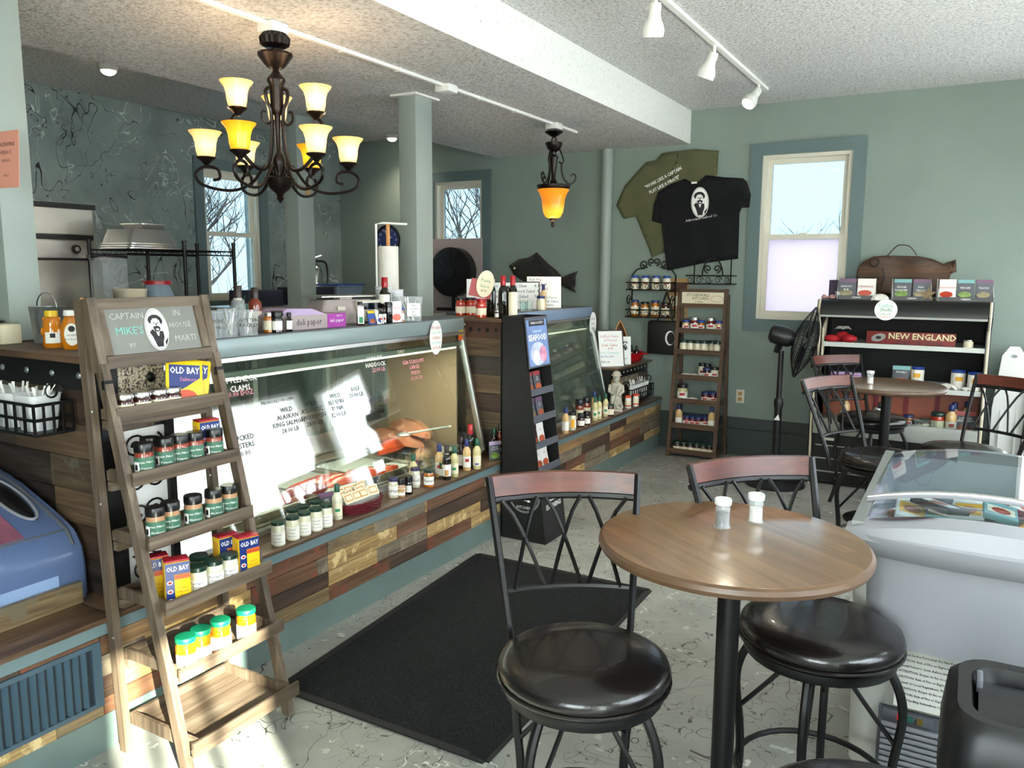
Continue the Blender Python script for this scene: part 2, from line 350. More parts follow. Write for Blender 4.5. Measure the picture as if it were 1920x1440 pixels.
wood('ham_wood', '#2c1c14', '#4d3322', '#6b4a30', axis=0, sc=.6); wood('board_wood', '#a9784c', '#c99a6b', '#d8ad80', axis=0, sc=.6); wood('boat_wood', '#5a2f18', '#7c4624', '#8d5730', axis=2)

# floor: worn grey paint with hairline squiggles and pale scuffs
m, t, b = nodes('floor_paint'); co = N(t, 'ShaderNodeTexCoord').outputs['Object']
n = N(t, 'ShaderNodeTexNoise', Scale=1.7, Detail=8.0, Roughness=.65); L(t, co, n.inputs['Vector'])
c = ramp(t, n.outputs['Fac'], [(.3, '#7a7b76'), (.5, '#91928c'), (.7, '#a0a19b')]).outputs[0]
c = mixc(t, specks(t, co, 14, .66, 3.1), c, '#b0b3ab'); c = mixc(t, specks(t, co, 22, .70, 8.7), c, '#55574f')
for sc_, th, sd, mk in ((3.2, .0035, 1.7, .50), (5.1, .0045, 5.3, .55), (2.2, .0022, 9.1, .47)): c = mixc(t, squiggle(t, co, sc_, th, sd, mk, 2.0), c, '#33342f')
c = mixc(t, squiggle(t, co, 4.0, .006, 13.7, .56, 1.2), c, '#cfd0c9')
L(t, c, b.inputs['Base Color']); b.inputs['Roughness'].default_value = .42
bn = N(t, 'ShaderNodeBump', Strength=.15, Distance=.005); L(t, n.outputs['Fac'], bn.inputs['Height']); L(t, bn.outputs[0], b.inputs['Normal'])
# knocked-down plaster ceiling
m, t, b = nodes('ceiling_plaster'); co = N(t, 'ShaderNodeTexCoord').outputs['Object']
n = N(t, 'ShaderNodeTexNoise', Scale=58.0, Detail=3.0, Roughness=.6); L(t, co, n.inputs['Vector'])
L(t, ramp(t, n.outputs['Fac'], [(.32, '#a3a2a0'), (.48, '#cfcecb'), (.62, '#e0dfdc')]).outputs[0], b.inputs['Base Color']); b.inputs['Roughness'].default_value = .8
bn = N(t, 'ShaderNodeBump', Strength=.9, Distance=.012); L(t, n.outputs['Fac'], bn.inputs['Height']); L(t, bn.outputs[0], b.inputs['Normal'])
m, t, b = nodes('beam_white'); co = N(t, 'ShaderNodeTexCoord').outputs['Object']
n = N(t, 'ShaderNodeTexNoise', Scale=40.0, Detail=4.0, Roughness=.6); L(t, co, n.inputs['Vector'])
L(t, ramp(t, n.outputs['Fac'], [(.25, '#b9b9b2'), (.36, '#dedfd9'), (.7, '#e9eae6')]).outputs[0], b.inputs['Base Color']); b.inputs['Roughness'].default_value = .8
bn = N(t, 'ShaderNodeBump', Strength=.5, Distance=.006); L(t, n.outputs['Fac'], bn.inputs['Height']); L(t, bn.outputs[0], b.inputs['Normal'])
# thrown-paint wall
m, t, b = nodes('wall_splatter'); co = N(t, 'ShaderNodeTexCoord').outputs['Object']
n = N(t, 'ShaderNodeTexNoise', Scale=2.4, Detail=8.0, Roughness=.6); L(t, co, n.inputs['Vector'])
c = ramp(t, n.outputs['Fac'], [(.3, '#6a7775'), (.5, '#7e8c89'), (.72, '#909c98')]).outputs[0]
mp = N(t, 'ShaderNodeMapping'); mp.inputs['Scale'].default_value = (1, 1, .28); L(t, co, mp.inputs[0])
c = mixc(t, specks(t, mp.outputs[0], 20, .715, 2.2), c, '#c3cfcb'); c = mixc(t, specks(t, mp.outputs[0], 24, .725, 6.6), c, '#14181a')
c = mixc(t, squiggle(t, co, 1.9, .0034, 1.3, .51, 1.6), c, '#14181a'); c = mixc(t, squiggle(t, co, 2.6, .003, 7.3, .54, 1.6), c, '#1a1f20')
c = mixc(t, squiggle(t, co, 2.2, .0035, 4.1, .54, 1.4), c, '#c9d3cf'); c = mixc(t, squiggle(t, co, 3.1, .004, 11.9, .55, 1.4), c, '#b3c2be')
L(t, c, b.inputs['Base Color']); b.inputs['Roughness'].default_value = .5
# hammered speckled plate
m = bpy.data.materials['speckle']; t = m.node_tree; b = t.nodes['Principled BSDF']; co = N(t, 'ShaderNodeTexCoord').outputs['Object']
n = N(t, 'ShaderNodeTexNoise', Scale=120.0, Detail=3.0); L(t, co, n.inputs['Vector']); L(t, ramp(t, n.outputs['Fac'], [(.4, '#3a3026'), (.5, '#b8a78c'), (.65, '#d3c6ad')]).outputs[0], b.inputs['Base Color'])
# tabletop: glued staves, satin lacquer
m, t, b = nodes('table_wood'); co = N(t, 'ShaderNodeTexCoord').outputs['Object']
mp = N(t, 'ShaderNodeMapping'); mp.inputs['Rotation'].default_value = (0, 0, math.radians(35)); L(t, co, mp.inputs[0])
br = N(t, 'ShaderNodeTexBrick', Scale=1.0); br.inputs['Color1'].default_value = lin('#7a583a'); br.inputs['Color2'].default_value = lin('#8d6a47'); br.inputs['Mortar'].default_value = lin('#74543a')
br.inputs['Mortar Size'].default_value = .0012; br.inputs['Brick Width'].default_value = .42; br.inputs['Row Height'].default_value = .045; br.inputs['Bias'].default_value = 0
L(t, mp.outputs[0], br.inputs['Vector'])
mp2 = N(t, 'ShaderNodeMapping'); mp2.inputs['Scale'].default_value = (3, 40, 1); L(t, mp.outputs[0], mp2.inputs[0])
n = N(t, 'ShaderNodeTexNoise', Scale=1.0, Detail=6.0, Distortion=.5); L(t, mp2.outputs[0], n.inputs['Vector'])
c = mixc(t, .55, br.outputs[0], ramp(t, n.outputs['Fac'], [(.3, '#a08c76'), (.6, '#ffffff')]).outputs[0], 'MULTIPLY')
L(t, c, b.inputs['Base Color']); b.inputs['Roughness'].default_value = .3; b.inputs['Coat Weight'].default_value = 1.0; b.inputs['Coat Roughness'].default_value = .1
mat('table_edge', '#5b4431', .4, var=.15, vs=20)
# lit glass of the lamps
def shade_mat(name, c_edge, c_mid, es):
    m, t, b = nodes(name); co = N(t, 'ShaderNodeTexCoord').outputs['Object']; s = N(t, 'ShaderNodeSeparateXYZ'); L(t, co, s.inputs[0])
    n = N(t, 'ShaderNodeTexNoise', Scale=18.0, Detail=3.0); L(t, co, n.inputs['Vector'])
    a = N(t, 'ShaderNodeMath', operation='MULTIPLY_ADD'); a.inputs[1].default_value = 6.0; a.inputs[2].default_value = .12; L(t, s.outputs['Z'], a.inputs[0])
    b2 = N(t, 'ShaderNodeMath', operation='MULTIPLY_ADD'); b2.inputs[1].default_value = .25; L(t, n.outputs['Fac'], b2.inputs[0]); L(t, a.outputs[0], b2.inputs[2])
    r = ramp(t, b2.outputs[0], [(.1, c_edge), (.55, c_mid), (.95, c_edge)])
    L(t, r.outputs[0], b.inputs['Base Color']); L(t, r.outputs[0], b.inputs['Emission Color']); b.inputs['Emission Strength'].default_value = es; b.inputs['Roughness'].default_value = .25
shade_mat('shade_cream', '#e3b25e', '#ffe7a8', .85); shade_mat('shade_amber', '#e08a10', '#ffc02a', .85); shade_mat('shade_pendant', '#d9801c', '#ffb638', .8)
thin_glass('window_glass', (.17, .215, .237), 1.2); thin_glass('window_fog', (.15, .155, .17), 1.2, haze=.8, hazec=(.37, .355, .38)); thin_glass('clear_glass', '#f2f8f6', 1.5)
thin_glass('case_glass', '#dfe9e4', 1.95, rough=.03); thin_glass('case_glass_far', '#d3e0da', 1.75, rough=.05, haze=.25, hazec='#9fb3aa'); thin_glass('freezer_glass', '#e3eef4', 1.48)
mat('blue_tint_paper', '#8fc3e8', .5)

# ------------------------------------------------------------------ room shell
XL, XR, YB, YF, ZC, ZS = -6.25, 1.4, 7.0, -1.7, 2.98, 2.70     # left wall, right wall, back wall, front wall, ceiling, soffit
SX0, SX1 = -4.18, -2.23                                        # soffit edges
def wall_with_holes(axis, c, thick, u0, u1, z0, z1, holes):
    """solid wall with rectangular openings (u0,u1,z0,z1); axis 'x': plane X=c running along Y"""
    us = sorted({u0, u1, *[h[0] for h in holes], *[h[1] for h in holes]}); zs = sorted({z0, z1, *[h[2] for h in holes], *[h[3] for h in holes]})
    mb = MB()
    for i in range(len(us)-1):
        for j in range(len(zs)-1):
            cu, cz = (us[i]+us[i+1])/2, (zs[j]+zs[j+1])/2
            if any(h[0] < cu < h[1] and h[2] < cz < h[3] for h in holes): continue
            if axis == 'x': mb.box(min(c, c+thick), max(c, c+thick), us[i], us[i+1], zs[j], zs[j+1])
            else: mb.box(us[i], us[i+1], min(c, c+thick), max(c, c+thick), zs[j], zs[j+1])
    return mb.mesh(smooth=False)
struct('floor', box(XL-.2, XR+.2, YF-.2, YB+.2, -.1, 0), 'floor_paint')
struct('ceiling', box(XL-.2, XR+.2, YF-.2, YB+.2, ZC, ZC+.15), 'ceiling_plaster')
sf = struct('trim_1', box(SX0, SX1-.004, YF, YB, ZS, ZC-.0005), 'ceiling_plaster'); sf['label'] = 'lowered textured plaster soffit over the counters'
struct('trim_2', box(SX1-.004, SX1, YF, YB, ZS-.001, ZC-.0005), 'beam_white')['label'] = 'white plastered side of the lowered soffit'
W3 = (-1.60, -.90, 1.20, 2.56); W2 = (-4.95, -4.36, 1.15, 2.50); W1 = (5.13, 5.80, 1.30, 2.52); W4 = (.50, 1.30, .60, 2.02)
struct('wall_back', wall_with_holes('y', YB, .2, XL-.2, XR+.2, 0, ZC, [W3, W2, W4]), 'wall_teal')
struct('wall_left', wall_with_holes('x', XL, -.2, YF, YB, 0, ZC, [W1]), 'wall_splatter')
RW = [(-.80, -.13, .10, 2.08), (.7, 2.5, .95, 2.45), (3.2, 4.4, .95, 2.45), (4.65, 6.85, .60, 2.12)]
FWH = [(-.7, 1.0, .8, 2.45)]
struct('wall_right', wall_with_holes('x', XR, .2, YF, YB, 0, ZC, RW), 'wall_teal')
struct('wall_front', wall_with_holes('y', YF, -.2, XL-.2, XR+.2, 0, ZC, FWH), 'wall_teal')
for h in RW: portal((XR+.1, (h[0]+h[1])/2, (h[2]+h[3])/2), h[1]-h[0], h[3]-h[2], (PI/2, 0, PI/2))
for h in FWH: portal(((h[0]+h[1])/2, YF-.1, (h[2]+h[3])/2), h[1]-h[0], h[3]-h[2], (PI/2, 0, PI))
struct('baseboard_back', box(XL, XR, YB-.03, YB, 0, .23), 'wall_dark')
struct('trim_3', box(-3.0, XR, YB-.022, YB, .235, .33), 'wall_dark')['label'] = 'dark painted rail above the tall baseboard'
struct('baseboard_left', box(XL, XL+.02, YF, YB, 0, .2), 'wall_dark')
# double-hung windows: casing, two sashes with their panes, sill and lock
def window(name, axis, c, h, out, casing='trim_teal', split=None, lowfog=True, cw=.1, rail='cream_vinyl', glass='window_glass'):
    u0, u1, z0, z1 = h; mid = split or (z0+z1)/2
    def bx(a0, a1, d0, d1, q0, q1):        # d measured into the room from the wall face (negative = into the wall)
        if axis == 'y': return box(a0, a1, c-d1, c-d0, q0, q1)
        return box(c+d0, c+d1, a0, a1, q0, q1) if out < 0 else box(c-d1, c-d0, a0, a1, q0, q1)
    r = bpy.data.objects.new(name, None); COL.objects.link(r); r['kind'] = 'structure'
    for nm, b_ in (('casing', (u0-cw, u0, 0, .025, z0-cw, z1+cw)), ('casing', (u1, u1+cw, 0, .025, z0-cw, z1+cw)), ('casing', (u0, u1, 0, .025, z1, z1+cw)), ('casing', (u0, u1, 0, .03, z0-cw, z0))): obj(nm, bx(*b_), casing, r)
    for b_ in ((u0, u0+.03, -.12, -.0, z0, z1), (u1-.03, u1, -.12, 0, z0, z1), (u0+.03, u1-.03, -.12, 0, z1-.03, z1), (u0+.03, u1-.03, -.12, 0, z0, z0+.03)): obj('jamb', bx(*b_), rail, r)
    for k, (q0, q1, d) in enumerate(((mid-.02, z1-.03, -.09), (z0+.03, mid+.02, -.05))):
        fr = bpy.data.objects.new('sash', None); COL.objects.link(fr); fr.parent = r
        a0, a1, w = u0+.03, u1-.03, .04
        for b_ in ((a0, a0+w, d, d+.03, q0, q1), (a1-w, a1, d, d+.03, q0, q1), (a0+w, a1-w, d, d+.03, q0, q0+w), (a0+w, a1-w, d, d+.03, q1-w, q1)): obj('sash_rail', bx(*b_), rail, fr)
        obj('pane', bx(a0+w, a1-w, d+.012, d+.018, q0+w, q1-w), 'window_fog' if (k == 1 and lowfog) else glass, fr)
    obj('sash_lock', bx((u0+u1)/2-.03, (u0+u1)/2+.03, -.02, .0, mid+.005, mid+.03), 'cream_vinyl', r)
    return r
window('window_1', 'x', XL, W1, -1, split=1.93, lowfog=False, casing='trim_teal'); window('window_2', 'y', YB, W2, 1, split=1.90, lowfog=False); window('window_3', 'y', YB, W3, 1, split=1.89)
k = 4
for h in RW[1:3]: window('window_%d' % k, 'x', XR, h, 1, lowfog=False, glass='clear_glass'); k += 1
FILM = thin_glass('sign_film', (.10, .10, .10), 1.3, rough=.2, haze=.92, hazec=(.88, .9, .88))
for ax_, h, c_ in (('x', RW[3], XR), ('y', W4, YB)):      # shop windows pasted over with white sign film
    r = bpy.data.objects.new('window_%d' % k, None); COL.objects.link(r); r['kind'] = 'structure'; k += 1
    for b_ in ((h[0], h[0]+.04, h[2], h[3]), (h[1]-.04, h[1], h[2], h[3]), (h[0]+.04, h[1]-.04, h[3]-.04, h[3]), (h[0]+.04, h[1]-.04, h[2], h[2]+.04)): obj('casing', box(c_-.015, c_+.1, b_[0], b_[1], b_[2], b_[3]) if ax_ == 'x' else box(b_[0], b_[1], c_-.015, c_+.1, b_[2], b_[3]), 'white_paint', r)
    obj('sign_film', box(c_+.05, c_+.055, h[0]+.04, h[1]-.04, h[2]+.04, h[3]-.04) if ax_ == 'x' else box(h[0]+.04, h[1]-.04, c_+.05, c_+.055, h[2]+.04, h[3]-.04), 'sign_film', r)
for h in FWH:
    r = bpy.data.objects.new('window_%d' % k, None); COL.objects.link(r); r['kind'] = 'structure'; k += 1
    for b_ in ((h[0], h[0]+.05, h[2], h[3]), (h[1]-.05, h[1], h[2], h[3]), (h[0]+.05, h[1]-.05, h[3]-.05, h[3]), (h[0]+.05, h[1]-.05, h[2], h[2]+.05)): obj('casing', box(b_[0], b_[1], YF-.1, YF+.02, b_[2], b_[3]), 'trim_teal', r)
    obj('pane', box(h[0]+.05, h[1]-.05, YF-.06, YF-.05, h[2]+.05, h[3]-.05), 'clear_glass', r)
h = RW[0]; r = bpy.data.objects.new('door_1', None); COL.objects.link(r); r['kind'] = 'structure'       # glazed door that lets the sun in
for b_ in ((h[0]-.09, h[0], 0.01, 2.2), (h[1], h[1]+.09, .01, 2.2), (h[0], h[1], 2.08, 2.2), (h[0], h[1], .01, .10)): obj('door_frame', box(XR-.03, XR-.001, b_[0], b_[1], b_[2], b_[3]), 'white_paint', r)
for y in (h[0]+.22, h[0]+.42): obj('glazing_bar', box(XR+.02, XR+.05, y-.012, y+.012, .10, 2.08), 'white_paint', r)
obj('pane', box(XR+.055, XR+.06, h[0], h[1], .10, 2.08), 'clear_glass', r); obj('door_handle', box(XR-.07, XR-.03, h[0]-.05, h[0]-.02, 1.0, 1.12), 'chrome', r)

# ------------------------------------------------------------------ outside
struct('ground', box(-40, 30, 7.3, 45, -.45, -.35), 'snow')
def bare_tree(loc, h, seed, label):
    rnd = random.Random(seed); r = thing('bare_tree', label, 'tree', loc, 0, 'leafless trees outside the windows'); tb = MB(); br = MB()
    def grow(p, d, ln, rad, lev, mb):
        pts = [p]; q = p.copy(); dd = d.copy()
        for i in range(4):
            dd = (dd+Vector((rnd.uniform(-.22, .22), rnd.uniform(-.22, .22), rnd.uniform(-.05, .16)))).normalized(); q = q+dd*ln/4; pts.append(q.copy())
        mb.tube(pts, [rad*(1-.12*i) for i in range(5)], 5 if lev < 2 else 3)
        if lev >= 4: return
        for k in range(5 if lev == 0 else 4):
            s_ = pts[rnd.randint(1, 4)]; a = rnd.uniform(0, 2*PI); nd = (dd*.7+Vector((math.cos(a), math.sin(a), rnd.uniform(.1, .7)))*.8).normalized()
            grow(s_.copy(), nd, ln*rnd.uniform(.55, .75), rad*.55, lev+1, br)
    grow(Vector((0, 0, 0)), Vector((0, 0, 1)), h*.42, .045*h/4, 0, tb)
    obj('trunk', tb, 'bark', r); obj('branches', br, 'bark', r, kind='stuff'); return r
bare_tree((-6.6, 10.6, -.35), 5.0, 3, 'leafless tree behind the fan window, its twigs filling the pane')
bare_tree((-8.6, 14.6, -.35), 5.5, 8, 'taller leafless tree farther behind the fan window')
bare_tree((-11.5, 8.6, -.35), 5.0, 5, 'leafless tree outside the kitchen window beside the wire shelf')
bare_tree((-2.8, 16.5, -.35), 4.2, 13, 'small leafless tree far behind the window by the t-shirts')
nb = thing('added_sun_blocker', 'unseen pale building added outside the shop windows to block direct sun', 'building', (0, 0, 0))  # unseen block added to keep direct sun out of the right-wall windows
obj('blocker_wall', box(5.4, 9, -2.15, 14, -.35, 4.3), 'blocker_pale', nb); obj('blocker_top', box(5.2, 9.2, -2.2, 14.2, 4.3, 4.4), 'frz_dark', nb)

# ------------------------------------------------------------------ posts and pipe
def post(name, label, x0, x1, y0, y1, z0, z1, m):
    r = thing(name, label, 'pillar', ((x0+x1)/2, (y0+y1)/2, z0)); obj('shaft', cbox(x1-x0, y1-y0, z1-z0, .006), m, r); return r
pl, pc, prr = ay(748, 300, 4.22), ay(780, 300, 4.22), 4.40
r = post('pillar', 'square grey-green pillar rising from the counter to the soffit', pl.x, pc.x, 4.22, prr, 0, ZS, 'pillar_green')
obj('top_plate', cbox(.2, .26, .012), 'white_paint', r, (0, 0, ZS-.013))
p0 = az(552, 218, 2.7)
r = post('pillar', 'grey-green post behind the chandelier with two round bolts', p0.x-.07, p0.x+.07, p0.y-.06, p0.y+.10, 0, ZS, 'post_grey')
for z in (2.36, 2.16): obj('bolt', lathe(((.022, 0), (.022, .006), (.012, .008), (0, .008)), 14), 'kraft', r, (.0705, .02, z), (0, PI/2, 0))
r = post('pillar', 'pale green post with a pink notice at the end of the kitchen counter', -3.48, -3.27, 1.74, 1.87, 1.312, ZC, 'pillar_green')
n_ = obj('pinned_notice', box(-.075, .075, -.001, .001, -.105, .105), 'pink_paper', None, ay(12, 299, 1.736), (math.radians(-4), 0, math.radians(4)), 'pink printed notice pinned to the post beside the stainless oven', 'paper')
for i, (s_, sz, z) in enumerate((('VALENTINE', .02, .055), ('MENUS', .02, .025), ('RESERVE', .013, -.005), ('EARLY', .011, -.06))): obj('lettering', text(s_, sz), 'ink', n_, (0, -.0016, z))
pp = ay(1138, 300, 6.93); obj('wall_pipe', lathe(((.052, 0), (.052, ZS-.002)), 20), 'pillar_green', None, (pp.x, 6.94, 0), label='painted vertical pipe running up the back wall beside the pendant lamp', cat='pipe')

# ------------------------------------------------------------------ counters
def plank_rows(parent, x, y0, y1, z0, z1, rows, seed, face=1, thick=.016, lmin=.28, lmax=.75, breaks=()):
    """reclaimed boards laid along Y, each board a piece of its own"""
    rnd = random.Random(seed); hts = [rnd.uniform(.8, 1.2) for _ in range(rows)]; tot = sum(hts); z = z0; last = None
    for k in range(rows):
        h = (z1-z0)*hts[k]/tot; y = y0; first = True
        while y < y1-.01:
            ln = rnd.uniform(lmin, lmax)*(rnd.uniform(.3, 1) if first else 1); ye = min(y+ln, y1)
            for b_ in breaks:
                if y < b_-.002 < ye: ye = b_
            if y1-ye < .06: ye = y1
            first = False; mt = rnd.choice([q for q in PL if q != last]); last = mt; dx = rnd.uniform(0, .004)
            obj('plank', box(-thick, dx, -(ye-y)/2+.0012, (ye-y)/2-.0012, .0012, h-.0012), mt, parent, (x, (y+ye)/2, z)); y = ye
        z += h
def plank_rows_x(parent, y, x0, x1, z0, z1, rows, seed, lmin=.3, lmax=.9, thick=.016, pal=PLX):
    rnd = random.Random(seed); z = z0; last = None
    for k in range(rows):
        h = (z1-z0)/rows; x = x0
        while x < x1-.01:
            xe = min(x+rnd.uniform(lmin, lmax), x1); xe = x1 if x1-xe < .08 else xe
            mt = rnd.choice([q for q in pal if q != last]); last = mt
            obj('plank', box(-(xe-x)/2+.0012, (xe-x)/2-.0012, -rnd.uniform(0, .004), thick, .0012, h-.0012), mt, parent, ((x+xe)/2, y, z)); x = xe
        z += h
LZ = .465                                          # ledge height
def base_counter(label, y0, y1, seed, breaks=(), grille=None):
    r = thing('plank_counter', label, 'counter', (0, 0, 0))
    obj('carcass', box(-2.85, -2.418, y0, y1, .125, LZ-.04), 'black_matte', r)
    obj('kick_board', box(-2.80, -2.405, y0, y1, .0, .125), 'kick_teal', r)
    obj('trim_strip', box(-2.43, -2.396, y0, y1, .405, LZ-.018), 'trim_blue', r)
    obj('ledge', box(-2.86, -2.385, y0, y1, LZ-.018, LZ, bev=.003), 'ledge_wood', r)
    if grille:
        plank_rows(r, -2.402, grille[1], y1, .128, .403, 4, seed); plank_rows(r, -2.402, y0, grille[1], .128, .165, 1, seed+1); plank_rows(r, -2.402, y0, grille[1], .388, .403, 1, seed+2)
        g = obj('vent_grille', box(-2.418, -2.408, y0, grille[1], .165, .388), 'grille_dark', r)
        for a in ((y0, grille[1], .165, .18), (y0, grille[1], .372, .388), (grille[1]-.03, grille[1], .18, .372)): obj('grille_frame', box(-2.409, -2.396, *a), 'grille_blue', r)
        y = y0+.004
        while y < grille[1]-.035: obj('louvre', MB().bar((-2.404, y, .18), (-2.404, y, .372), .006, .020, (.8, .6, 0)), 'grille_blue', r); y += .027
    else: plank_rows(r, -2.402, y0, y1, .128, .403, 4, seed, breaks=breaks)
    return r
base_counter('low plank-fronted counter with a blue louvred vent under the ice cream freezer', .55, 1.52, 21, grille=(.6, 1.475))
base_counter('long plank-fronted counter under the fish display with a wooden ledge', 1.525, 4.40, 33, breaks=(2.55, 3.3))
base_counter('far plank-fronted counter beyond the black seasoning rack', 4.405, 6.93, 44, breaks=(5.75,))
# deli cases -----------------------------------------------------------
def deli_case(label, y0, y1, glass, far):
    r = thing('deli_case', label, 'display case', (0, 0, 0)); gx0, gx1, gz0, gz1 = -2.575, -2.745, LZ+.02, 1.205
    obj('base_rail', box(-2.60, -2.565, y0, y1, LZ+.001, LZ+.022), 'alu', r)
    obj('glass_front', MB().prism([(gx0, gz0), (gx0-.006, gz0), (gx1-.006, gz1), (gx1, gz1)], y0+.02, y1-.02, lambda a, b_, c_: (a, c_, b_)), glass, r)
    for y, w in ((y0, .02), (y1-.02, .02)): obj('side_frame', MB().prism([(gx0+.008, gz0-.02), (gx0-.03, gz0-.02), (gx1-.03, gz1+.01), (gx1+.008, gz1+.01)], y, y+w, lambda a, b_, c_: (a, c_, b_)), 'alu', r)
    m = 'case_blue' if far else 'case_grey'
    obj('fascia', box(-2.76, -2.735, y0, y1, 1.225, 1.305, bev=.004), m, r); obj('fascia_lip', box(-2.755, -2.728, y0, y1, 1.205, 1.224), 'ink_teal' if False else 'alu', r)
    obj('top_shelf', box(-3.18, -2.761, y0, y1, 1.29, 1.308), 'frz_dark', r)
    obj('light_rail', box(-2.80, -2.765, y0+.02, y1-.02, 1.13, 1.155), 'cream_vinyl', r); obj('light_tube', MB().tube([(-2.782, y0+.03, 1.124), (-2.782, y1-.03, 1.124)], .009, 8), 'fluo', r)
    obj('floor_tray', box(-3.32, -2.605, y0+.02, y1-.02, LZ+.001, LZ+.03), 'tray_steel', r)
    obj('rear_rail', box(-3.36, -3.33, y0, y1, LZ+.03, .62), 'alu', r); obj('rear_rail', box(-3.36, -3.33, y0, y1, 1.22, 1.29), 'alu', r)
    n = 5
    for i in range(n): yy = y0+(y1-y0-.03)*i/(n-1); obj('rear_mullion', box(-3.36, -3.335, yy, yy+.03, .62, 1.22), 'post_grey', r)
    for i in range(n-1): a = y0+(y1-y0-.03)*i/(n-1)+.03; obj('rear_door_glass', box(-3.35, -3.345, a, y0+(y1-y0-.03)*(i+1)/(n-1), .62, 1.22), 'clear_glass', r)
    obj('end_wall', box(-3.36, -2.78, y1-.018, y1-.001, LZ+.03, 1.20), 'case_inner', r); obj('end_wall', MB().prism([(-3.36, LZ+.03), (-2.62, LZ+.03), (-2.785, 1.2), (-3.36, 1.2)], y0+.001, y0+.018, lambda a, b_, c_: (a, c_, b_)), 'case_inner', r)
    return r
deli_case('long slanted-glass fish display case nearest the ladder shelf, prices written on its glass', 1.88, 4.17, 'case_glass', False)
deli_case('farther slanted-glass display case with a blue top behind the seasoning rack', 4.62, 6.12, 'case_glass_far', True)
# light from the case's own tubes
for y in (2.5, 3.5):
    l = bpy.data.lights.new('case_tube_light', 'AREA'); l.shape = 'RECTANGLE'; l.size = .03; l.size_y = .9; l.energy = 13; l.color = (1, .86, .68)
    o = bpy.data.objects.new('case_tube_light', l); COL.objects.link(o); o.location = (-2.782, y, 1.11); o.rotation_euler = (0, 0, 0)
# plank piers with riveted black iron straps
def pier(label, x0, x1, y0, y1, z1, seed, zb=LZ+.001):
    r = thing('plank_pier', label, 'partition', (0, 0, 0)); obj('core', box(x0+.03, x1-.02, y0+.018, y1-.02, zb, z1), 'black_matte', r)
    plank_rows_x(r, y0, x0, x1-.03, zb+.03, z1-.1, 6, seed, .5, .9, pal=['plx_tan', 'plx_brown', 'plx_dark', 'plx_worn'])
    obj('iron_corner', box(x1-.03, x1, y0-.006, y0+.05, zb, z1), 'iron', r); obj('iron_strap', box(x0, x1-.03, y0-.006, y0+.01, z1-.1, z1), 'ham_brown', r); obj('side_panel', box(x1-.02, x1-.002, y0+.05, y1, zb, z1), 'iron', r)
    for i in range(4): obj('rivet', MB().ball((0, 0, 0), .012, .006, .012, 8, 5), 'iron', r, (x0+.04+(x1-x0-.09)*i/3.2, y0-.008, z1-.05))
    for i in range(4): obj('rivet', MB().ball((0, 0, 0), .006, .005, .009, 8, 5), 'galv', r, (x1-.013, y0-.008, zb+.1+i*.2))
    obj('counter_top', box(x0-.05, x1+.02, y0-.03, y1+.02, z1, z1+.02, bev=.003), 'far_woodX', r); return r
pier('riveted plank pier between the two display cases', -2.74, -2.455, 4.20, 4.60, 1.285, 5)
# partition facing the entrance, left of the near case
r = thing('plank_partition', 'tall dark plank partition with an iron strap at the kitchen counter end', 'partition', (0, 0, 0))
plank_rows_x(r, 1.60, -3.9, -2.53, LZ+.002, 1.19, 6, 77, .5, 1.2); obj('core', box(-3.9, -2.53, 1.62, 1.86, LZ+.002, 1.285), 'black_matte', r)
obj('iron_corner', box(-2.53, -2.49, 1.592, 1.66, LZ+.002, 1.285), 'iron', r); obj('iron_strap', box(-3.9, -2.53, 1.594, 1.62, 1.19, 1.285), 'iron', r)
for i in range(7): obj('rivet', MB().ball((0, 0, 0), .012, .007, .012, 8, 5), 'galv', r, (-2.6-i*.155, 1.592, 1.24))
# side of that partition facing the shop: speckled plate, board, iron scrollwork
obj('speckled_plate', box(-2.53, -2.498, 1.665, 1.845, 1.16, 1.285), 'speckle', r); obj('plate_bolt', MB().ball((0, 0, 0), .01, .018, .018, 10, 6), 'iron', r, (-2.495, 1.79, 1.22))
obj('end_board', box(-2.53, -2.505, 1.665, 1.80, 1.045, 1.155), 'ladder_wood', r); obj('back_panel', box(-2.53, -2.515, 1.66, 1.845, LZ+.002, 1.04), 'paper', r); obj('iron_edge', box(-2.53, -2.495, 1.845, 1.872, LZ+.002, 1.15), 'iron', r)
def scroll(cx, cz, rad, turns=1.4, a0=0, s=1, k=22): return [(cx+(rad*(1-.75*i/k))*math.cos(a0+s*2*PI*turns*i/k), cz+(rad*(1-.75*i/k))*math.sin(a0+s*2*PI*turns*i/k)) for i in range(k+1)]
for i, z in enumerate((.98, .86, .74, .62, .53)):
    for j, (yy, s_) in enumerate(((1.72, 1), (1.79, -1))): obj('iron_scroll', tube([(-2.508, a, b_) for a, b_ in scroll(yy, z, .045, 1.5, i*1.3+j, s_)], .004, 5), 'iron', r)
obj('corner_worktop', MB().prism([(-3.92, 1.565), (-2.47, 1.565), (-2.47, 1.875), (-3.38, 1.875), (-3.38, 2.5), (-3.92, 2.5)], 1.286, 1.31), 'far_woodX', None, label='dark wooden counter top at the kitchen end holding the honey bottles', cat='counter top')
# low counter at the far wall end
r = thing('end_counter', 'short plank counter with a riveted band against the back wall', 'counter', (0, 0, 0)); EZ = .80
obj('core', box(-3.2, -2.56, 6.14, 6.95, LZ+.001, EZ-.02), 'black_matte', r); obj('counter_top', box(-3.2, -2.5, 6.13, 6.95, EZ-.02, EZ, bev=.003), 'ledge_wood', r); obj('iron_strap', box(-2.565, -2.545, 6.14, 6.95, EZ-.095, EZ-.021), 'iron', r)
for i in range(9): obj('rivet', MB().ball((0, 0, 0), .007, .01, .01, 8, 5), 'galv', r, (-2.543, 6.2+i*.085, EZ-.058))
plank_rows(r, -2.545, 6.14, 6.95, LZ+.001, EZ-.1, 4, 9, lmin=.3, lmax=.6)
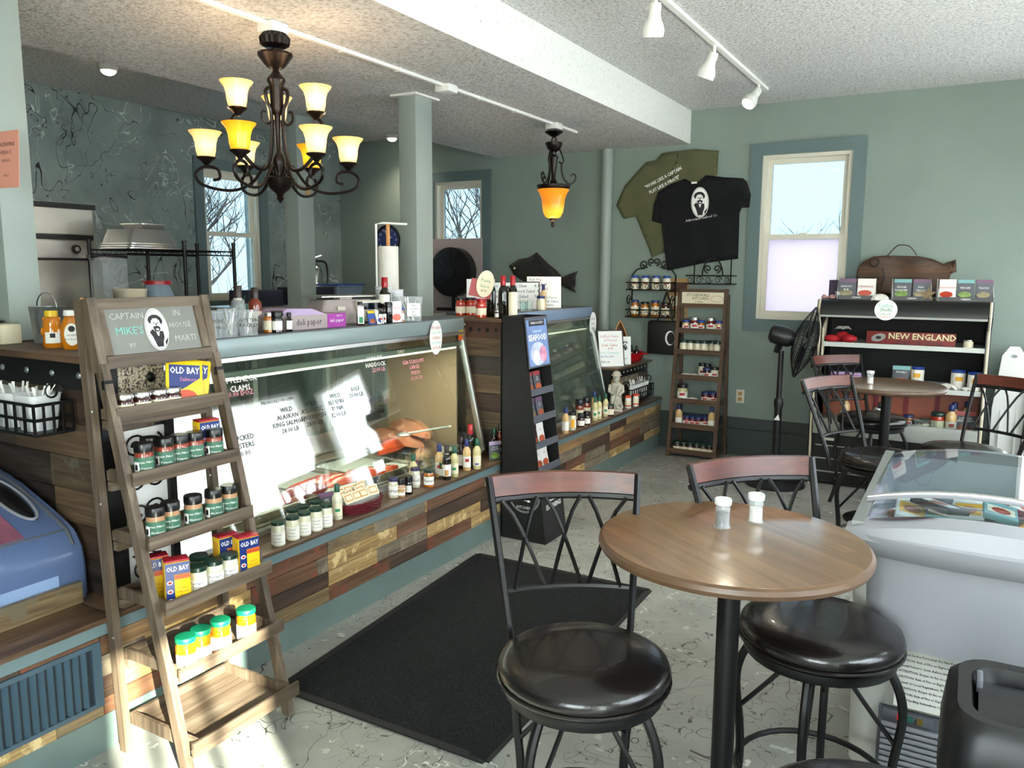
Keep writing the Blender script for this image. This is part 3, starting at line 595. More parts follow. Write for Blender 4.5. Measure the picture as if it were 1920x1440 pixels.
# soffit raceway with boxes
r = thing('conduit_run', 'white surface conduit along the soffit feeding the chandelier and pendant', 'conduit', (0, 0, 0)); CX_ = -2.83
obj('raceway', box(CX_-.012, CX_+.012, .5, 5.95, ZS-.018, ZS-.0005), 'white_paint', r)
for y in (3.2, 3.65, 4.5, 4.95): obj('clip', box(CX_-.018, CX_+.018, y, y+.018, ZS-.022, ZS-.0005), 'white_paint', r)
for y in (2.75, 4.13, 5.56): obj('junction_box', cbox(.1, .1, .045, .006), 'white_paint', r, (CX_, y, ZS-.046))

# ------------------------------------------------------------------ lamps
def point(loc, e, col, rad=.03):
    l = bpy.data.lights.new('lamp_glow', 'POINT'); l.energy = e; l.color = col; l.shadow_soft_size = rad
    o = bpy.data.objects.new('lamp_glow', l); COL.objects.link(o); o.location = loc; return o
SHADE = ((.028, 0), (.037, .004), (.043, .028), (.046, .062), (.054, .088), (.070, .108), (.072, .112), (.067, .110), (.050, .088), (.041, .062), (.037, .028))
def chandelier(c):
    r = thing('chandelier', 'dark bronze chandelier with nine glowing glass cups on scrolled arms', 'chandelier', c)
    z = lambda v: v-c[2]
    obj('canopy', MB().lathe(((.0, .0), (.05, -.0), (.066, -.02), (.062, -.05), (.04, -.062), (.0, -.062)), 36, rib=.05, ribn=18), 'bronze', r, (0, 0, 0))
    obj('canopy_bowl', MB().lathe(((.0, -.075), (.03, -.08), (.075, -.085), (.078, -.095), (.062, -.115), (.04, -.145), (.014, -.16), (.0, -.16)), 30, rib=.03, ribn=15), 'bronze', r)
    obj('column', lathe(((.014, -.065), (.014, -.16), (.022, -.175), (.04, -.195), (.042, -.205), (.032, -.225), (.028, -.33), (.02, -.35), (.014, -.36), (.012, -.52), (.028, -.55), (.03, -.575), (.014, -.6), (.016, -.66)), 18), 'bronze', r)
    obj('bowl', MB().lathe(((.0, -.63), (.05, -.63), (.07, -.638), (.06, -.66), (.045, -.685), (.02, -.705), (.012, -.72), (.018, -.727), (.012, -.735), (.0, -.752)), 24, rib=.02, ribn=12), 'bronze', r)
    def cup(p, m, amber):
        b_ = obj('shade', lathe(SHADE, 20), m, r, p); obj('cup_holder', lathe(((.0, -.038), (.01, -.036), (.014, -.028), (.03, -.014), (.042, -.006), (.044, 0), (.03, .002), (0, .002)), 16), 'bronze', b_)
        point(Vector(c)+Vector(p)+Vector((0, 0, .15)), .75, (1, .84, .62), .04)
    for i in range(6):
        a = math.radians(-14.3+60*i); u = Vector((math.cos(a), math.sin(a), 0)); R_ = .315
        P_ = [(.025, -.30), (.033, -.36), (.05, -.30), (.028, -.40), (.03, -.5), (.05, -.585), (.10, -.64), (.16, -.665), (.24, -.645), (.29, -.60), (R_+.03, -.575), (R_+.06, -.61), (R_+.045, -.66), (R_-.005, -.675), (R_-.045, -.65), (R_-.035, -.615)]
        pts = [u*q[0]+Vector((0, 0, q[1])) for q in [(.02, -.64), (.05, -.585), (.075, -.60), (.12, -.66), (.19, -.695), (.27, -.695), (R_+.03, -.67), (R_+.045, -.625), (R_+.005, -.597), (R_-.045, -.605), (R_-.055, -.645), (R_-.025, -.655)]]
        obj('arm', tube(spline(pts, 4), .0075, 6), 'bronze', r); cup(tuple(u*R_+Vector((0, 0, -.555))), 'shade_amber' if i in (2, 5) else 'shade_cream', i in (2, 5))
    for i in range(3):
        a = math.radians(15.7+120*i); u = Vector((math.cos(a), math.sin(a), 0)); R_ = .195
        pts = [u*q[0]+Vector((0, 0, q[1])) for q in [(.035, -.24), (.055, -.255), (.05, -.30), (.03, -.35), (.035, -.50), (.06, -.59), (.11, -.60), (.17, -.55), (R_+.03, -.47), (R_+.025, -.40), (R_, -.375)]]
        obj('arm', tube(spline(pts, 4), .0085, 6), 'bronze', r); cup(tuple(u*R_+Vector((0, 0, -.35))), 'shade_cream', False)
        pts = [u*q[0]+Vector((0, 0, q[1])) for q in [(.028, -.38), (.05, -.40), (.075, -.385), (.075, -.35), (.06, -.345)]]
        obj('curl', tube(spline(pts, 4), .006, 5), 'bronze', r)
chandelier((-2.82, 2.75, ZS-.047))
c = Vector((-2.83, 5.56, ZS-.047))
r = thing('pendant_lamp', 'bronze pendant lamp with one amber bell glass near the back wall', 'pendant lamp', c)
obj('canopy', lathe(((0, 0), (.05, -.002), (.075, -.018), (.04, -.04), (.012, -.055), (0, -.055)), 8), 'bronze', r); obj('chain_link', tube([(.018*math.cos(a), 0, -.075+.022*math.sin(a)) for a in [2*PI*i/12 for i in range(12)]], .005, 5, True), 'bronze', r)
obj('column', lathe(((0, -.092), (.065, -.095), (.066, -.105), (.05, -.14), (.022, -.165), (.02, -.185), (.036, -.2), (.03, -.22), (.02, -.3), (.016, -.36), (.03, -.385), (.02, -.41), (0, -.41)), 16), 'bronze', r)
obj('glass_collar', lathe(((0, -.40), (.11, -.405), (.128, -.408), (.13, -.418), (.118, -.44), (.0, -.44)), 28), 'bronze', r)
obj('shade', lathe(((.118, .22), (.122, .215), (.105, .19), (.09, .15), (.083, .09), (.075, .045), (.055, .012), (.02, 0), (0, 0)), 28), 'shade_pendant', r, (0, 0, -.66))
obj('finial', lathe(((.03, -.652), (.028, -.672), (.012, -.685), (.016, -.7), (.01, -.725), (0, -.725)), 14), 'bronze', r)
for i in range(3):
    a = math.radians(25+120*i); u = Vector((math.cos(a), math.sin(a), 0))
    pts = [u*q[0]+Vector((0, 0, q[1])) for q in [(.055, -.125), (.04, -.135), (.055, -.17), (.075, -.225), (.06, -.25), (.04, -.235)]]; obj('scroll_arm', tube(spline(pts, 5), .006, 6), 'bronze', r)
    pts = [u*q[0]+Vector((0, 0, q[1])) for q in [(.06, -.25), (.062, -.31), (.08, -.365), (.12, -.40), (.155, -.385), (.168, -.345), (.15, -.325), (.13, -.345)]]; obj('scroll_arm', tube(spline(pts, 5), .0065, 6), 'bronze', r)
point(c+Vector((0, 0, -.78)), 3.0, (1, .72, .35), .08)
# track on the high ceiling with three heads
TX = -1.47; r = thing('track_rail', 'white track rail on the high ceiling with spot heads plugged in', 'track light', (0, 0, ZC)); obj('rail', box(TX-.017, TX+.017, 2.0, 6.42, -.022, -.0005), 'white_paint', r)
def spot_head(label, loc, rot, lit, parent=None, energy=60):
    h = thing('spot_head', label, 'spotlight', loc, group='white spot heads'); obj('stem', MB().tube([(0, 0, -.022 if parent is None else 0), (0, 0, -.07)], .011, 8), 'white_paint', h); obj('track_adapter', cbox(.035, .08, .022, .003), 'white_paint', h, (0, 0, -.024))
    b_ = obj('housing', lathe(((.0, .0), (.026, 0), (.03, -.01), (.030, -.055), (.034, -.075), (.048, -.10), (.055, -.125), (.053, -.155), (.046, -.157), (.040, -.14), (0, -.139)), 18), 'white_paint', h, (0, 0, -.06), rot)
    obj('bulb_face', lathe(((0, -.150), (.03, -.149), (.042, -.143), (0, -.1405)), 16), 'bulb' if lit else 'label_cream', b_)
    if lit and energy:
        l = bpy.data.lights.new('spot_beam', 'SPOT'); l.energy = energy; l.spot_size = math.radians(95); l.spot_blend = .8; l.color = (1, .88, .68); l.shadow_soft_size = .05
        o = bpy.data.objects.new('spot_beam', l); COL.objects.link(o); m3 = Euler(rot).to_matrix(); o.location = Vector(loc)+Vector((0, 0, -.06))+m3@Vector((0, 0, -.17)); o.rotation_euler = rot
    return h
spot_head('white spot head at the near end of the ceiling track', (TX, 3.98, ZC), (math.radians(12), math.radians(8), 0), True)
spot_head('unlit white spot head at the middle of the ceiling track', (TX, 5.02, ZC), (math.radians(5), math.radians(22), 0), False)
spot_head('lit white spot head at the far end of the track, turned to the room', (TX, 6.18, ZC), (math.radians(-38), math.radians(24), 0), True, energy=40)
def can(label, p, e):
    h = thing('ceiling_spot', label, 'spotlight', p); obj('trim_ring', lathe(((.04, 0), (.06, -.002), (.062, -.02), (.05, -.05), (.04, -.045)), 20), 'white_paint', h); obj('bulb_face', MB().ball((0, 0, -.045), .05, .05, .035, 14, 8), 'bulb', h)
    l = bpy.data.lights.new('spot_beam', 'SPOT'); l.energy = e; l.spot_size = math.radians(130); l.spot_blend = .9; l.color = (1, .86, .66); l.shadow_soft_size = .06
    o = bpy.data.objects.new('spot_beam', l); COL.objects.link(o); o.location = Vector(p)+Vector((0, 0, -.09))
q = az(203, 127, ZC-.03); can('glowing ceiling spot above the kitchen in front of the paint-splattered wall', (q.x, q.y, ZC-.0005), 45)
q = az(735, 256, ZC-.03); can('small ceiling spot over the corner by the wall clock', (q.x, q.y, ZC-.0005), 35)

# ------------------------------------------------------------------ floor mat
q = [az(895, 1040, .006), az(1213, 1108, .006), az(910, 1425, .006), az(525, 1290, .006)]
r = thing('floor_mat', 'black ribbed entrance mat lying in front of the long counter', 'floor mat', (0, 0, 0))
q = [Vector((-2.32, 3.68, 0)), Vector((-1.305, 3.68, 0)), Vector((-1.275, 2.06, 0)), Vector((-2.20, 2.06, 0))]
mb = MB(); G = 24
for k in range(2):
    pass
vs = []; fs = []
for i in range(G+1):
    for j in range(G+1):
        u, v = i/G, j/G; p = (q[0]*(1-u)+q[1]*u)*(1-v)+(q[3]*(1-u)+q[2]*u)*v
        z = .007+(.004*math.sin(9*v+2)*math.sin(4*u) if u < .05 or u > .95 else 0); vs.append((p.x+(.006*math.sin(11*v) if i == 0 else 0), p.y, max(.006, z)))
for i in range(G):
    for j in range(G): fs.append((i*(G+1)+j, (i+1)*(G+1)+j, (i+1)*(G+1)+j+1, i*(G+1)+j+1))
obj('pile', MB().add(vs, fs), 'mat_black', r)
for a, b_ in ((0, 1), (1, 2), (2, 3), (3, 0)): obj('rubber_border', MB().bar(q[a]+Vector((0, 0, .004)), q[b_]+Vector((0, 0, .004)), .03, .0075), 'rubber', r)

# ------------------------------------------------------------------ bar stools and pub tables
def make_stool(label):
    r = thing('bar_stool', label, 'bar stool', (0, 0, 0), 0, 'black swivel bar stools')
    cu = obj('seat', lathe(((0, .572), (.19, .572), (.205, .58), (.217, .597), (.219, .612), (.212, .628), (.19, .639), (.12, .645), (.05, .643), (0, .642)), 40), 'leather', r)
    obj('seat_piping', tube([(.217*math.cos(2*PI*i/40), .217*math.sin(2*PI*i/40), .588) for i in range(40)], .005, 6, True), 'leather', cu)
    obj('seat_ring', lathe(((.17, .545), (.2, .545), (.203, .55), (.203, .572), (.17, .572)), 32), 'black_metal', r); obj('swivel', lathe(((0, .53), (.1, .53), (.1, .546), (0, .546)), 20), 'black_metal', r)
    for i in range(4):
        a = math.radians(45+90*i); u = Vector((math.cos(a), math.sin(a), 0))
        obj('leg', tube(spline([u*.175+Vector((0, 0, .55)), u*.21+Vector((0, 0, .48)), u*.222+Vector((0, 0, .40)), u*.205+Vector((0, 0, .25)), u*.205+Vector((0, 0, .12)), u*.235+Vector((0, 0, 0))], 5), .0125, 8), 'black_metal', r)
        a2 = a+math.radians(90); v = Vector((math.cos(a2), math.sin(a2), 0))
        obj('brace', tube(spline([u*.05+Vector((0, 0, .54)), u*.10+Vector((0, 0, .46)), u*.205+Vector((0, 0, .33))], 4), .007, 6), 'black_metal', r)
    obj('foot_ring', tube([(.208*math.cos(2*PI*i/32), .208*math.sin(2*PI*i/32), .18) for i in range(32)], .009, 7, True), 'black_metal', r)
    bow = lambda x: .05*(1-(x/.225)**2)          # the back is curved in plan
    py = lambda z: .205+(.155)*((z-.56)/.42)**1.15
    for s_ in (-1, 1):
        pts = []
        for k in range(9):
            z = .55+.455*k/8; x = s_*(.165+.055*k/8); pts.append((x, py(max(z, .56)), z))
        obj('back_post', tube(spline(pts, 2), .0115, 6), 'black_metal', r)
    def arc(z, half, dy=0): return [(half*(2*i/12-1), py(z)+bow(half*(2*i/12-1))+dy, z) for i in range(13)]
    mb = MB(); A = arc(.95, .22); n = len(A)
    vs = []; fs = []
    for i, p in enumerate(A):
        for dz, dy in ((0, 0), (0, .02), (.058, .034), (.058, .014)): vs.append((p[0], p[1]+dy, p[2]+dz))
    for i in range(n-1):
        for k in range(4): fs.append((i*4+k, i*4+(k+1) % 4, (i+1)*4+(k+1) % 4, (i+1)*4+k))
    fs += [(0, 1, 2, 3), tuple((n-1)*4+k for k in (3, 2, 1, 0))]
    obj('top_rail', mb.add(vs, fs), 'cherry', r)
    obj('back_rail', tube([(p[0], p[1]+.008, p[2]-.011) for p in A], .011, 6), 'black_metal', r); obj('lower_rail', tube(arc(.70, .182), .009, 6), 'black_metal', r)
    tops = [-.195, -.065, .065, .195]; bots = [-.16, -.053, .053, .16]
    for i in range(3):
        for a, b_ in ((tops[i]+.012, bots[i+1]-.008), (tops[i+1]-.012, bots[i]+.008)):
            pts = []
            for k in range(7):
                u = k/6; z = .94-.24*u; x = a+(b_-a)*(u**.75 if True else u); pts.append((x, py(z)+bow(x*1.1), z))
            obj('lattice_bar', tube(pts, .0062, 5), 'black_metal', r)
    return r
s0 = make_stool('black leather bar stool with cherry top rail standing on the entrance mat edge'); s0.location = (-.785, 1.745, 0); s0.rotation_euler = (0, 0, math.radians(34.8))
dup(s0, (-.30, 2.262, 0), math.radians(46), 'black leather bar stool tucked under the near round table, back rail in the light')
dup(s0, (-.075, 1.43, 0), math.radians(235), 'black leather bar stool beside the rubbish bin, only its seat showing')
dup(s0, (-.35, 4.62, 0), math.radians(63), 'bar stool in front of the far round table, seen from its side')
dup(s0, (-.53, 5.86, 0), math.radians(50), 'bar stool between the far round table and the open cooler')
dup(s0, (.02, 5.02, 0), math.radians(-36), 'bar stool at the far table close to the leaning white boards')
def make_table(label, loc, rad):
    r = thing('pub_table', label, 'table', loc, 0, 'round pub tables'); z = .9
    obj('tabletop', lathe(((0, z-.034), (rad-.02, z-.034), (rad-.006, z-.028), (rad, z-.016), (rad-.003, z-.005), (rad-.011, z-.0005), (rad-.012, z-.001)), 64), 'table_edge', r)
    obj('top_face', lathe(((0, z+.0005), (rad-.0112, z+.0005), (rad-.0110, z-.002), (0, z-.002)), 64), 'table_wood', r)
    obj('column', lathe(((.03, .03), (.03, z-.05)), 20), 'black_metal', r); obj('spider_plate', cbox(.3, .3, .014), 'black_metal', r, (0, 0, z-.05)); obj('clamp_knob', cbox(.02, .03, .04, .003), 'black_metal', r, (-.035, -.01, z-.16))
    obj('base', lathe(((0, 0), (.21, 0), (.212, .008), (.2, .014), (.06, .03), (.035, .05), (0, .05)), 36), 'black_metal', r); return r
make_table('round wooden pub table with two shakers standing on it', (-.505, 2.06, 0), .352)
make_table('round wooden pub table in front of the open cooler', (-.424, 5.53, 0), .34)
def shaker(label, p, m, g=None):
    r = thing('shaker', label, 'shaker', p, 0, g)
    obj('glass_body', lathe(((0, 0), (.021, 0), (.0225, .004), (.021, .008), (.0195, .012), (.019, .05), (.021, .056), (.0195, .06), (.0185, .066), (.0, .066)), 20), 'clear_plastic', r); obj('contents', lathe(((0, .006), (.0175, .006), (.0175, .044), (0, .044)), 18), m, r)
    obj('lid', lathe(((.019, .066), (.0225, .068), (.0235, .080), (.022, .084), (.0, .083)), 20), 'white_trans', r)
mat('pepper', '#4d4743', .8, var=.3, vs=200); mat('salt', '#e9e6e0', .8)
q = az(1354, 990, .9); shaker('pepper shaker with grey grounds on the near round table', (q.x, q.y, .9), 'pepper'); q = az(1416, 980, .9); shaker('white salt shaker on the near round table', (q.x, q.y, .9), 'salt')
q = az(1631, 720, .9); shaker('white shaker on the far round table', (q.x, q.y, .9), 'salt')

# ------------------------------------------------------------------ white novelty freezer
def loft(secs):
    n = len(secs[0]); vs = [p for s_ in secs for p in s_]; fs = []
    for i in range(len(secs)-1):
        for k in range(n): fs.append((i*n+k, i*n+(k+1) % n, (i+1)*n+(k+1) % n, (i+1)*n+k))
    return vs, fs
def plan(hw, y0, y1, z, bowf, cr=.06, k=5):
    """rounded rectangle, the ends bowed outwards"""
    pts = []
    for cx, cy, a0 in ((hw-cr, y0+cr, -PI/2), (hw-cr, y1-cr, 0), (-hw+cr, y1-cr, PI/2), (-hw+cr, y0+cr, PI)):
        for i in range(k+1):
            a = a0+PI/2*i/k; pts.append([cx+cr*math.cos(a), cy+cr*math.sin(a), z])
    out = []
    for i, p in enumerate(pts):
        out.append(p)
        nx = pts[(i+1) % len(pts)]
        if abs(nx[1]-p[1]) < 1e-6 and abs(nx[0]-p[0]) > .1:
            for j in range(1, 10): out.append([p[0]+(nx[0]-p[0])*j/10, p[1], z])
    ym = (y0+y1)/2
    for p in out: p[1] += (-1 if p[1] < ym else 1)*bowf*(1-(p[0]/hw)**2)*min(1, abs(p[1]-ym)/((y1-y0)/2))
    return [tuple(p) for p in out]
FX, FY = .095, 3.05
r = thing('display_freezer', 'pale grey novelty freezer with curved sliding glass lids beside the near table', 'freezer', (FX, FY, 0)); hw = .365
obj('body', MB().add(*loft([plan(hw-.03, -.47, .42, .05, .01), plan(hw-.025, -.48, .42, .30, .012), plan(hw-.02, -.485, .42, .5, .02), plan(hw-.01, -.53, .43, .70, .035), plan(hw-.004, -.565, .44, .775, .045)])), 'frz_white', r)
obj('collar', MB().add(*loft([plan(hw-.004, -.565, .44, .778, .045), plan(hw, -.60, .45, .80, .05), plan(hw, -.625, .47, .835, .05), plan(hw-.012, -.63, .475, .858, .05), plan(hw-.04, -.60, .45, .866, .045), plan(hw-.05, -.585, .44, .80, .04), plan(hw-.06, -.57, .42, .60, .03), plan(hw-.06, -.57, .42, .52, .03)])), 'frz_grey', r)
obj('inner_floor', box(-hw+.06, hw-.06, -.42, .4, .50, .53), 'frz_white', r)
crown = lambda x: .862+.055*(1-(x/hw)**2)
def lid(y0, y1, dz, m='freezer_glass'):
    vs = []; fs = []; n = 14; w = hw-.035
    for i in range(n+1):
        x = -w+2*w*i/n
        for y in (y0, y1): vs.append((x, y, crown(x)+dz))
    for i in range(n): fs.append((2*i, 2*i+2, 2*i+3, 2*i+1))
    return MB().add(vs, fs)
g1 = obj('lid_glass', lid(-.565, -.33, .0), 'freezer_glass', r); g2 = obj('lid_glass', lid(-.37, .42, .014), 'freezer_glass', r)
arcx = lambda y, dz, w=hw-.03: [(-w+2*w*i/14, y, crown(-w+2*w*i/14)+dz) for i in range(15)]
obj('lid_rail', tube(arcx(-.335, .016), .011, 6), 'alu', g1); obj('lid_rail', tube(arcx(-.365, .018), .006, 5), 'frz_grey', g2)
for s_ in (-1, 1): obj('side_rail', MB().bar((s_*(hw-.03), -.60, .874), (s_*(hw-.03), .44, .880), .032, .018), 'alu', r)
for y0, y1, s_ in ((-.665, -.565, -1), (.42, .52, 1)):
    n = 14; vs = []; fs = []
    for i in range(n+1):
        x = -hw+2*hw*i/n; w = (1-(x/hw)**2)
        vs += [(x, (y0 if s_ < 0 else y1)+s_*.0+s_*.03*(w-1), .842), (x, (y0 if s_ < 0 else y1)+s_*.03*(w-1)-s_*.01, crown(x)*1.0-.004), (x, y1 if s_ < 0 else y0, crown(x)+.006)]
    for i in range(n):
        for k in range(2): fs.append((i*3+k, (i+1)*3+k, (i+1)*3+k+1, i*3+k+1))
    obj('end_cap', MB().add(vs, fs), 'frz_grey', r)
    obj('pull_handle', MB().add([(-hw+.05+.19*i/8, (y1 if s_ < 0 else y0)+s_*(.004+.026*math.sin(PI*i/8)*k), crown(-hw+.05+.19*i/8)+.0085) for i in range(9) for k in (0, 1)], [(2*i, 2*i+1, 2*i+3, 2*i+2) for i in range(8)]), 'maroon', r)
gr = obj('vent_grille', box(-.25, .28, -.500, -.478, .06, .285), 'frz_dark', r)
for i in range(9): obj('vent_slat', box(-.24, .27, -.512, -.499, .075+i*.019, .087+i*.019, bev=.002), 'frz_grey', r)
pn = obj('control_panel', box(-.24, -.10, -.510, -.498, .252, .282, bev=.003), 'frz_dark', r)
for i, m in enumerate(('red_led', 'green_led', 'amber_led')): obj('indicator', box(-.196+i*.026, -.180+i*.026, -.515, -.509, .258, .277), m, pn)
lb = obj('warning_label', box(-.21, .13, -.5065, -.500, .30, .50), 'label_white', r, (0, -.012, 0), (math.radians(-.5), 0, 0))
rows = ['DANGER: Risk of Fire or Explosion. Flammable Refrigerant Used. To Be Repaired Only By', 'Trained Service Personnel. Do Not Puncture Refrigerant Tubing.', 'CAUTION: Risk of Fire or Explosion. Flammable Refrigerant Used. Consult Repair', "Manual/Owner's Guide Before Attempting To Service This Product.", 'ATTENTION: Risque de feu ou explosion. Refrigerant inflammable utilise.', 'CAUTION: Risk of Fire or Explosion. Dispose Of Property In Accordance With', 'Federal Or Local Regulations. Flammable Refrigerant Used.', 'ATTENTION: Risque de feu ou explosion. Eliminer conformement aux', 'CAUTION: Risk of Fire or Explosion Due To Puncture Of Refrigerant Tubing.', 'Follow Handling Instructions Carefully. Flammable Refrigerant Used.']
for i, s_ in enumerate(rows): obj('lettering', text(s_, .0100, 'LEFT', sx=.92, off=.0002), 'ink', lb, (-.203, -.507, .485-i*.0178))
obj('warning_sign', MB().prism([(-.009, 0), (.009, 0), (0, .016)], 0, .0006, lambda a, b_, c_: (a, -c_, b_)), 'ink_red', lb, (.115, -.507, .462))
for y in (-.12, .18): obj('wire_divider', MB().tube([(-.29, y, .76), (.29, y, .76)], .004, 5).tube([(-.29, y, .68), (.29, y, .68)], .004, 5), 'white_plastic', r)
for k in range(13): obj('basket_wire', tube([(-.28+.046*k, -.55, .74), (-.28+.046*k, -.55, .58), (-.28+.046*k, -.5, .55)], .0025, 4), 'white_plastic', r)
rnd = random.Random(4); fp = ['foodpack', 'foodpack2', 'pk_white', 'packblack', 'carton_red', 'pk_teal', 'label_green', 'foodpack']
FP = [('square', 'printed frozen food carton', 'carton'), ('pouch', 'crumpled frozen food pouch', 'pouch')]
for i in range(30):
    cxx = -.24+.095*(i % 6)+rnd.uniform(-.015, .015); cyy = -.47+.18*(i//6)+rnd.uniform(-.02, .02); zz = .70+.025*rnd.randint(0, 3)
    sx, sy, sz = rnd.uniform(.10, .14), rnd.uniform(.14, .19), .022
    o = obj('frozen_food_pack', cbox(sx, sy, sz, .004), fp[i % 8], None, (FX+cxx, FY+cyy, zz), (rnd.uniform(-.25, .25), rnd.uniform(-.25, .25), rnd.uniform(-.6, .6)), '%s frozen food pack from the handle corner in the %s row under the freezer glass' % (ORD[i % 6], ('front', 'second', 'third', 'fourth', 'back')[i//6]), 'food pack', 'frozen food packs in the novelty freezer')
    obj('printed_panel', box(-sx*.4, sx*.4, -sy*.3, sy*.2, sz, sz+.0008), rnd.choice(['label_white', 'label_yellow', 'pk_white', 'label_cream']), o); obj('picture', lathe(((0, sz+.0008), (.03, sz+.0008), (.03, sz+.0016), (0, sz+.0016)), 10), rnd.choice(['salmon', 'foodpack', 'ink_green', 'tomato']), o, (0, -sy*.1, 0))
# ------------------------------------------------------------------ rubbish bin
r = thing('trash_bin', 'black swing-lid rubbish bin with a plastic liner in front of the freezer', 'bin', (.245, 1.835, 0))
def rr(hx, hy, z, cr): return plan(hx, -hy, hy, z, 0, cr)
obj('bin_body', MB().add(*loft([rr(.17, .125, .0, .04), rr(.175, .13, .05, .04), rr(.215, .155, .62, .05)])), 'black_plastic', r); obj('liner_bag', MB().add(*loft([rr(.222, .162, .48+0, .05), rr(.226, .166, .55, .05), rr(.222, .162, .625, .05)])).map(lambda p: Vector((p.x*(1+.012*math.sin(40*p.x+23*p.z)), p.y*(1+.02*math.sin(31*p.y+17*p.x)), p.z+.012*math.sin(27*p.x+15*p.y)))), 'bag_black', r)
obj('lid_frame', MB().add(*loft([rr(.235, .175, .60, .06), rr(.238, .178, .63, .06), rr(.228, .168, .72, .06), rr(.21, .15, .745, .07), rr(.185, .125, .742, .06), rr(.175, .118, .70, .06)])), 'black_plastic', r)
obj('swing_flap', MB().add([(-.172+.344*i/8, -.112+.224*j/8, .71+.025*math.cos(PI*(j/8-.5))) for i in range(9) for j in range(9)], [(i*9+j, (i+1)*9+j, (i+1)*9+j+1, i*9+j+1) for i in range(8) for j in range(8)]), 'black_plastic', r)
obj('hinge_tab', cbox(.012, .05, .03, .003), 'frz_dark', r, (-.17, .05, .722))

mat('pinkfood2', '#8c5566', .35, var=.3, vs=10)
# ------------------------------------------------------------------ blue ice cream freezer by the partition
r = thing('ice_cream_freezer', 'blue-grey curved ice cream freezer in front of the dark plank partition', 'freezer', (0, 0, 0))
prof = [(-2.60, LZ+.002), (-2.60, .60), (-2.61, .66), (-2.64, .705), (-2.70, .735), (-2.80, .775), (-2.95, .83), (-3.10, .865), (-3.25, .875), (-3.4, .87), (-3.4, LZ+.002)]
def fr_end(y0, y1, ins=0): return MB().prism([(a, b_) for a, b_ in prof], y0, y1, lambda a, b_, c_: (a, c_, b_))
obj('hull', fr_end(.55, 1.56), 'frz_blue', r)
for y0, y1 in ((1.56, 1.585),): obj('end_cap', MB().prism([(a+(-.03 if a > -3 else .03), b_-.025) for a, b_ in prof[1:-1]]+[(-3.37, LZ+.002), (-2.63, LZ+.002)], y0, y1, lambda a, b_, c_: (a, c_, b_)), 'frz_blue', r)
obj('front_strip', box(-2.602, -2.596, .55, 1.47, .50, .575), 'frz_bluelt', r)
obj('handle_slot', MB().ball((0, 0, 0), .14, .034, .010, 20, 6), 'black_plastic', r, (-2.865, 1.475, .801), (0, math.radians(20.5), 0)); obj('slot_rim', tube([(-2.865+.15*math.cos(t_)*.937, 1.475+.043*math.sin(t_), .803-.15*math.cos(t_)*.35) for t_ in [2*PI*i/28 for i in range(28)]], .005, 5, True), 'frz_grey', r)
obj('lid_window', MB().prism([(-2.655, .7155), (-2.70, .736), (-2.80, .776), (-2.80, .779), (-2.70, .739), (-2.655, .7185)], .7, 1.40, lambda a, b_, c_: (a, c_, b_)), 'pinkfood2', r); obj('window_frost', MB().prism([(-2.70, .7395), (-2.80, .7795), (-2.80, .781), (-2.70, .741)], .7, 1.33, lambda a, b_, c_: (a, c_, b_)), 'label_white', r)
obj('lid_trim', MB().tube([(a, 1.535, b_+.002) for a, b_ in prof[2:9]], .006, 6), 'frz_dark', r); obj('lid_seam', MB().tube([(-2.645, .6, .712), (-2.645, 1.53, .712)], .004, 5), 'frz_dark', r)
obj('shelf_fence', box(-2.585, -2.565, .55, 1.53, LZ+.001, LZ+.075), 'pl_worn', None, label='low weathered board standing on the ledge before the blue freezer', cat='board')

# ------------------------------------------------------------------ near ladder shelf
LY0, LY1 = 1.53, 1.93
legx = lambda z: -2.40+(1.5-z)*.24
rearx = lambda z: -2.335-.06*z/1.5-.012
r = thing('ladder_shelf', 'weathered wooden ladder shelf with a chalkboard header standing before the fish case', 'ladder shelf', (0, 0, 0))
for y, s_ in ((LY0-.014, -1), (LY1+.014, 1)):
    obj('front_leg', MB().bar((legx(0), y, 0), (legx(1.3), y, 1.3), .026, .036, (1, 0, 0)), 'ladder_wood', r)
    obj('rear_leg', MB().bar((rearx(0), y+s_*.006, 0), (-2.435, y+s_*.004, 1.50), .026, .032, (1, 0, 0)), 'ladder_wood', r)
    obj('header_post', MB().bar((legx(1.28)-.01, y, 1.275), (-2.402, y, 1.505), .03, .04, (1, 0, 0)), 'ladder_wood', r); obj('hinge', cbox(.012, .034, .028), 'iron', r, (legx(1.24)+.012, y, 1.225))
    for z in (1.15, .85, .4): obj('screw', MB().ball((0, 0, 0), .005, .003, .005, 6, 4), 'galv', r, (rearx(z)+.004, y-.019 if s_ < 0 else y-.02, z))
hd = thing('header', None, None); hd.parent = r
TOPX, BOTX = -2.405, legx(1.30)+.004
def hx(z): return BOTX+(TOPX-BOTX)*(z-1.29)/.21
for z0, z1 in ((1.285, 1.325), (1.47, 1.505)): obj('header_rail', MB().bar((hx((z0+z1)/2), LY0, (z0+z1)/2), (hx((z0+z1)/2), LY1, (z0+z1)/2), .022, z1-z0, (0, 0, 1)), 'ladder_woodY', hd)
for y in (LY0+.012, LY1-.016): obj('header_stile', MB().bar((hx(1.325)+.001, y, 1.325), (hx(1.47)+.001, y, 1.47), .03, .02, (1, 0, 0)), 'ladder_wood', hd)
cbx = obj('chalkboard', MB().prism([(LY0+.02, 1.322), (LY1-.02, 1.322), (LY1-.02, 1.474), (LY0+.02, 1.474)], -.004, .004, lambda a, b_, c_: (hx(b_)-.002+c_, a, b_)), 'chalkboard', hd)
def onboard(me, m, y, z, nm='lettering', lift=.006): return obj(nm, me, m, cbx, (hx(z)+lift, y, z), (0, -math.atan((TOPX-BOTX)/.21)*-1 if False else 0, PI/2))
tilt = math.atan2(TOPX-BOTX, .21)
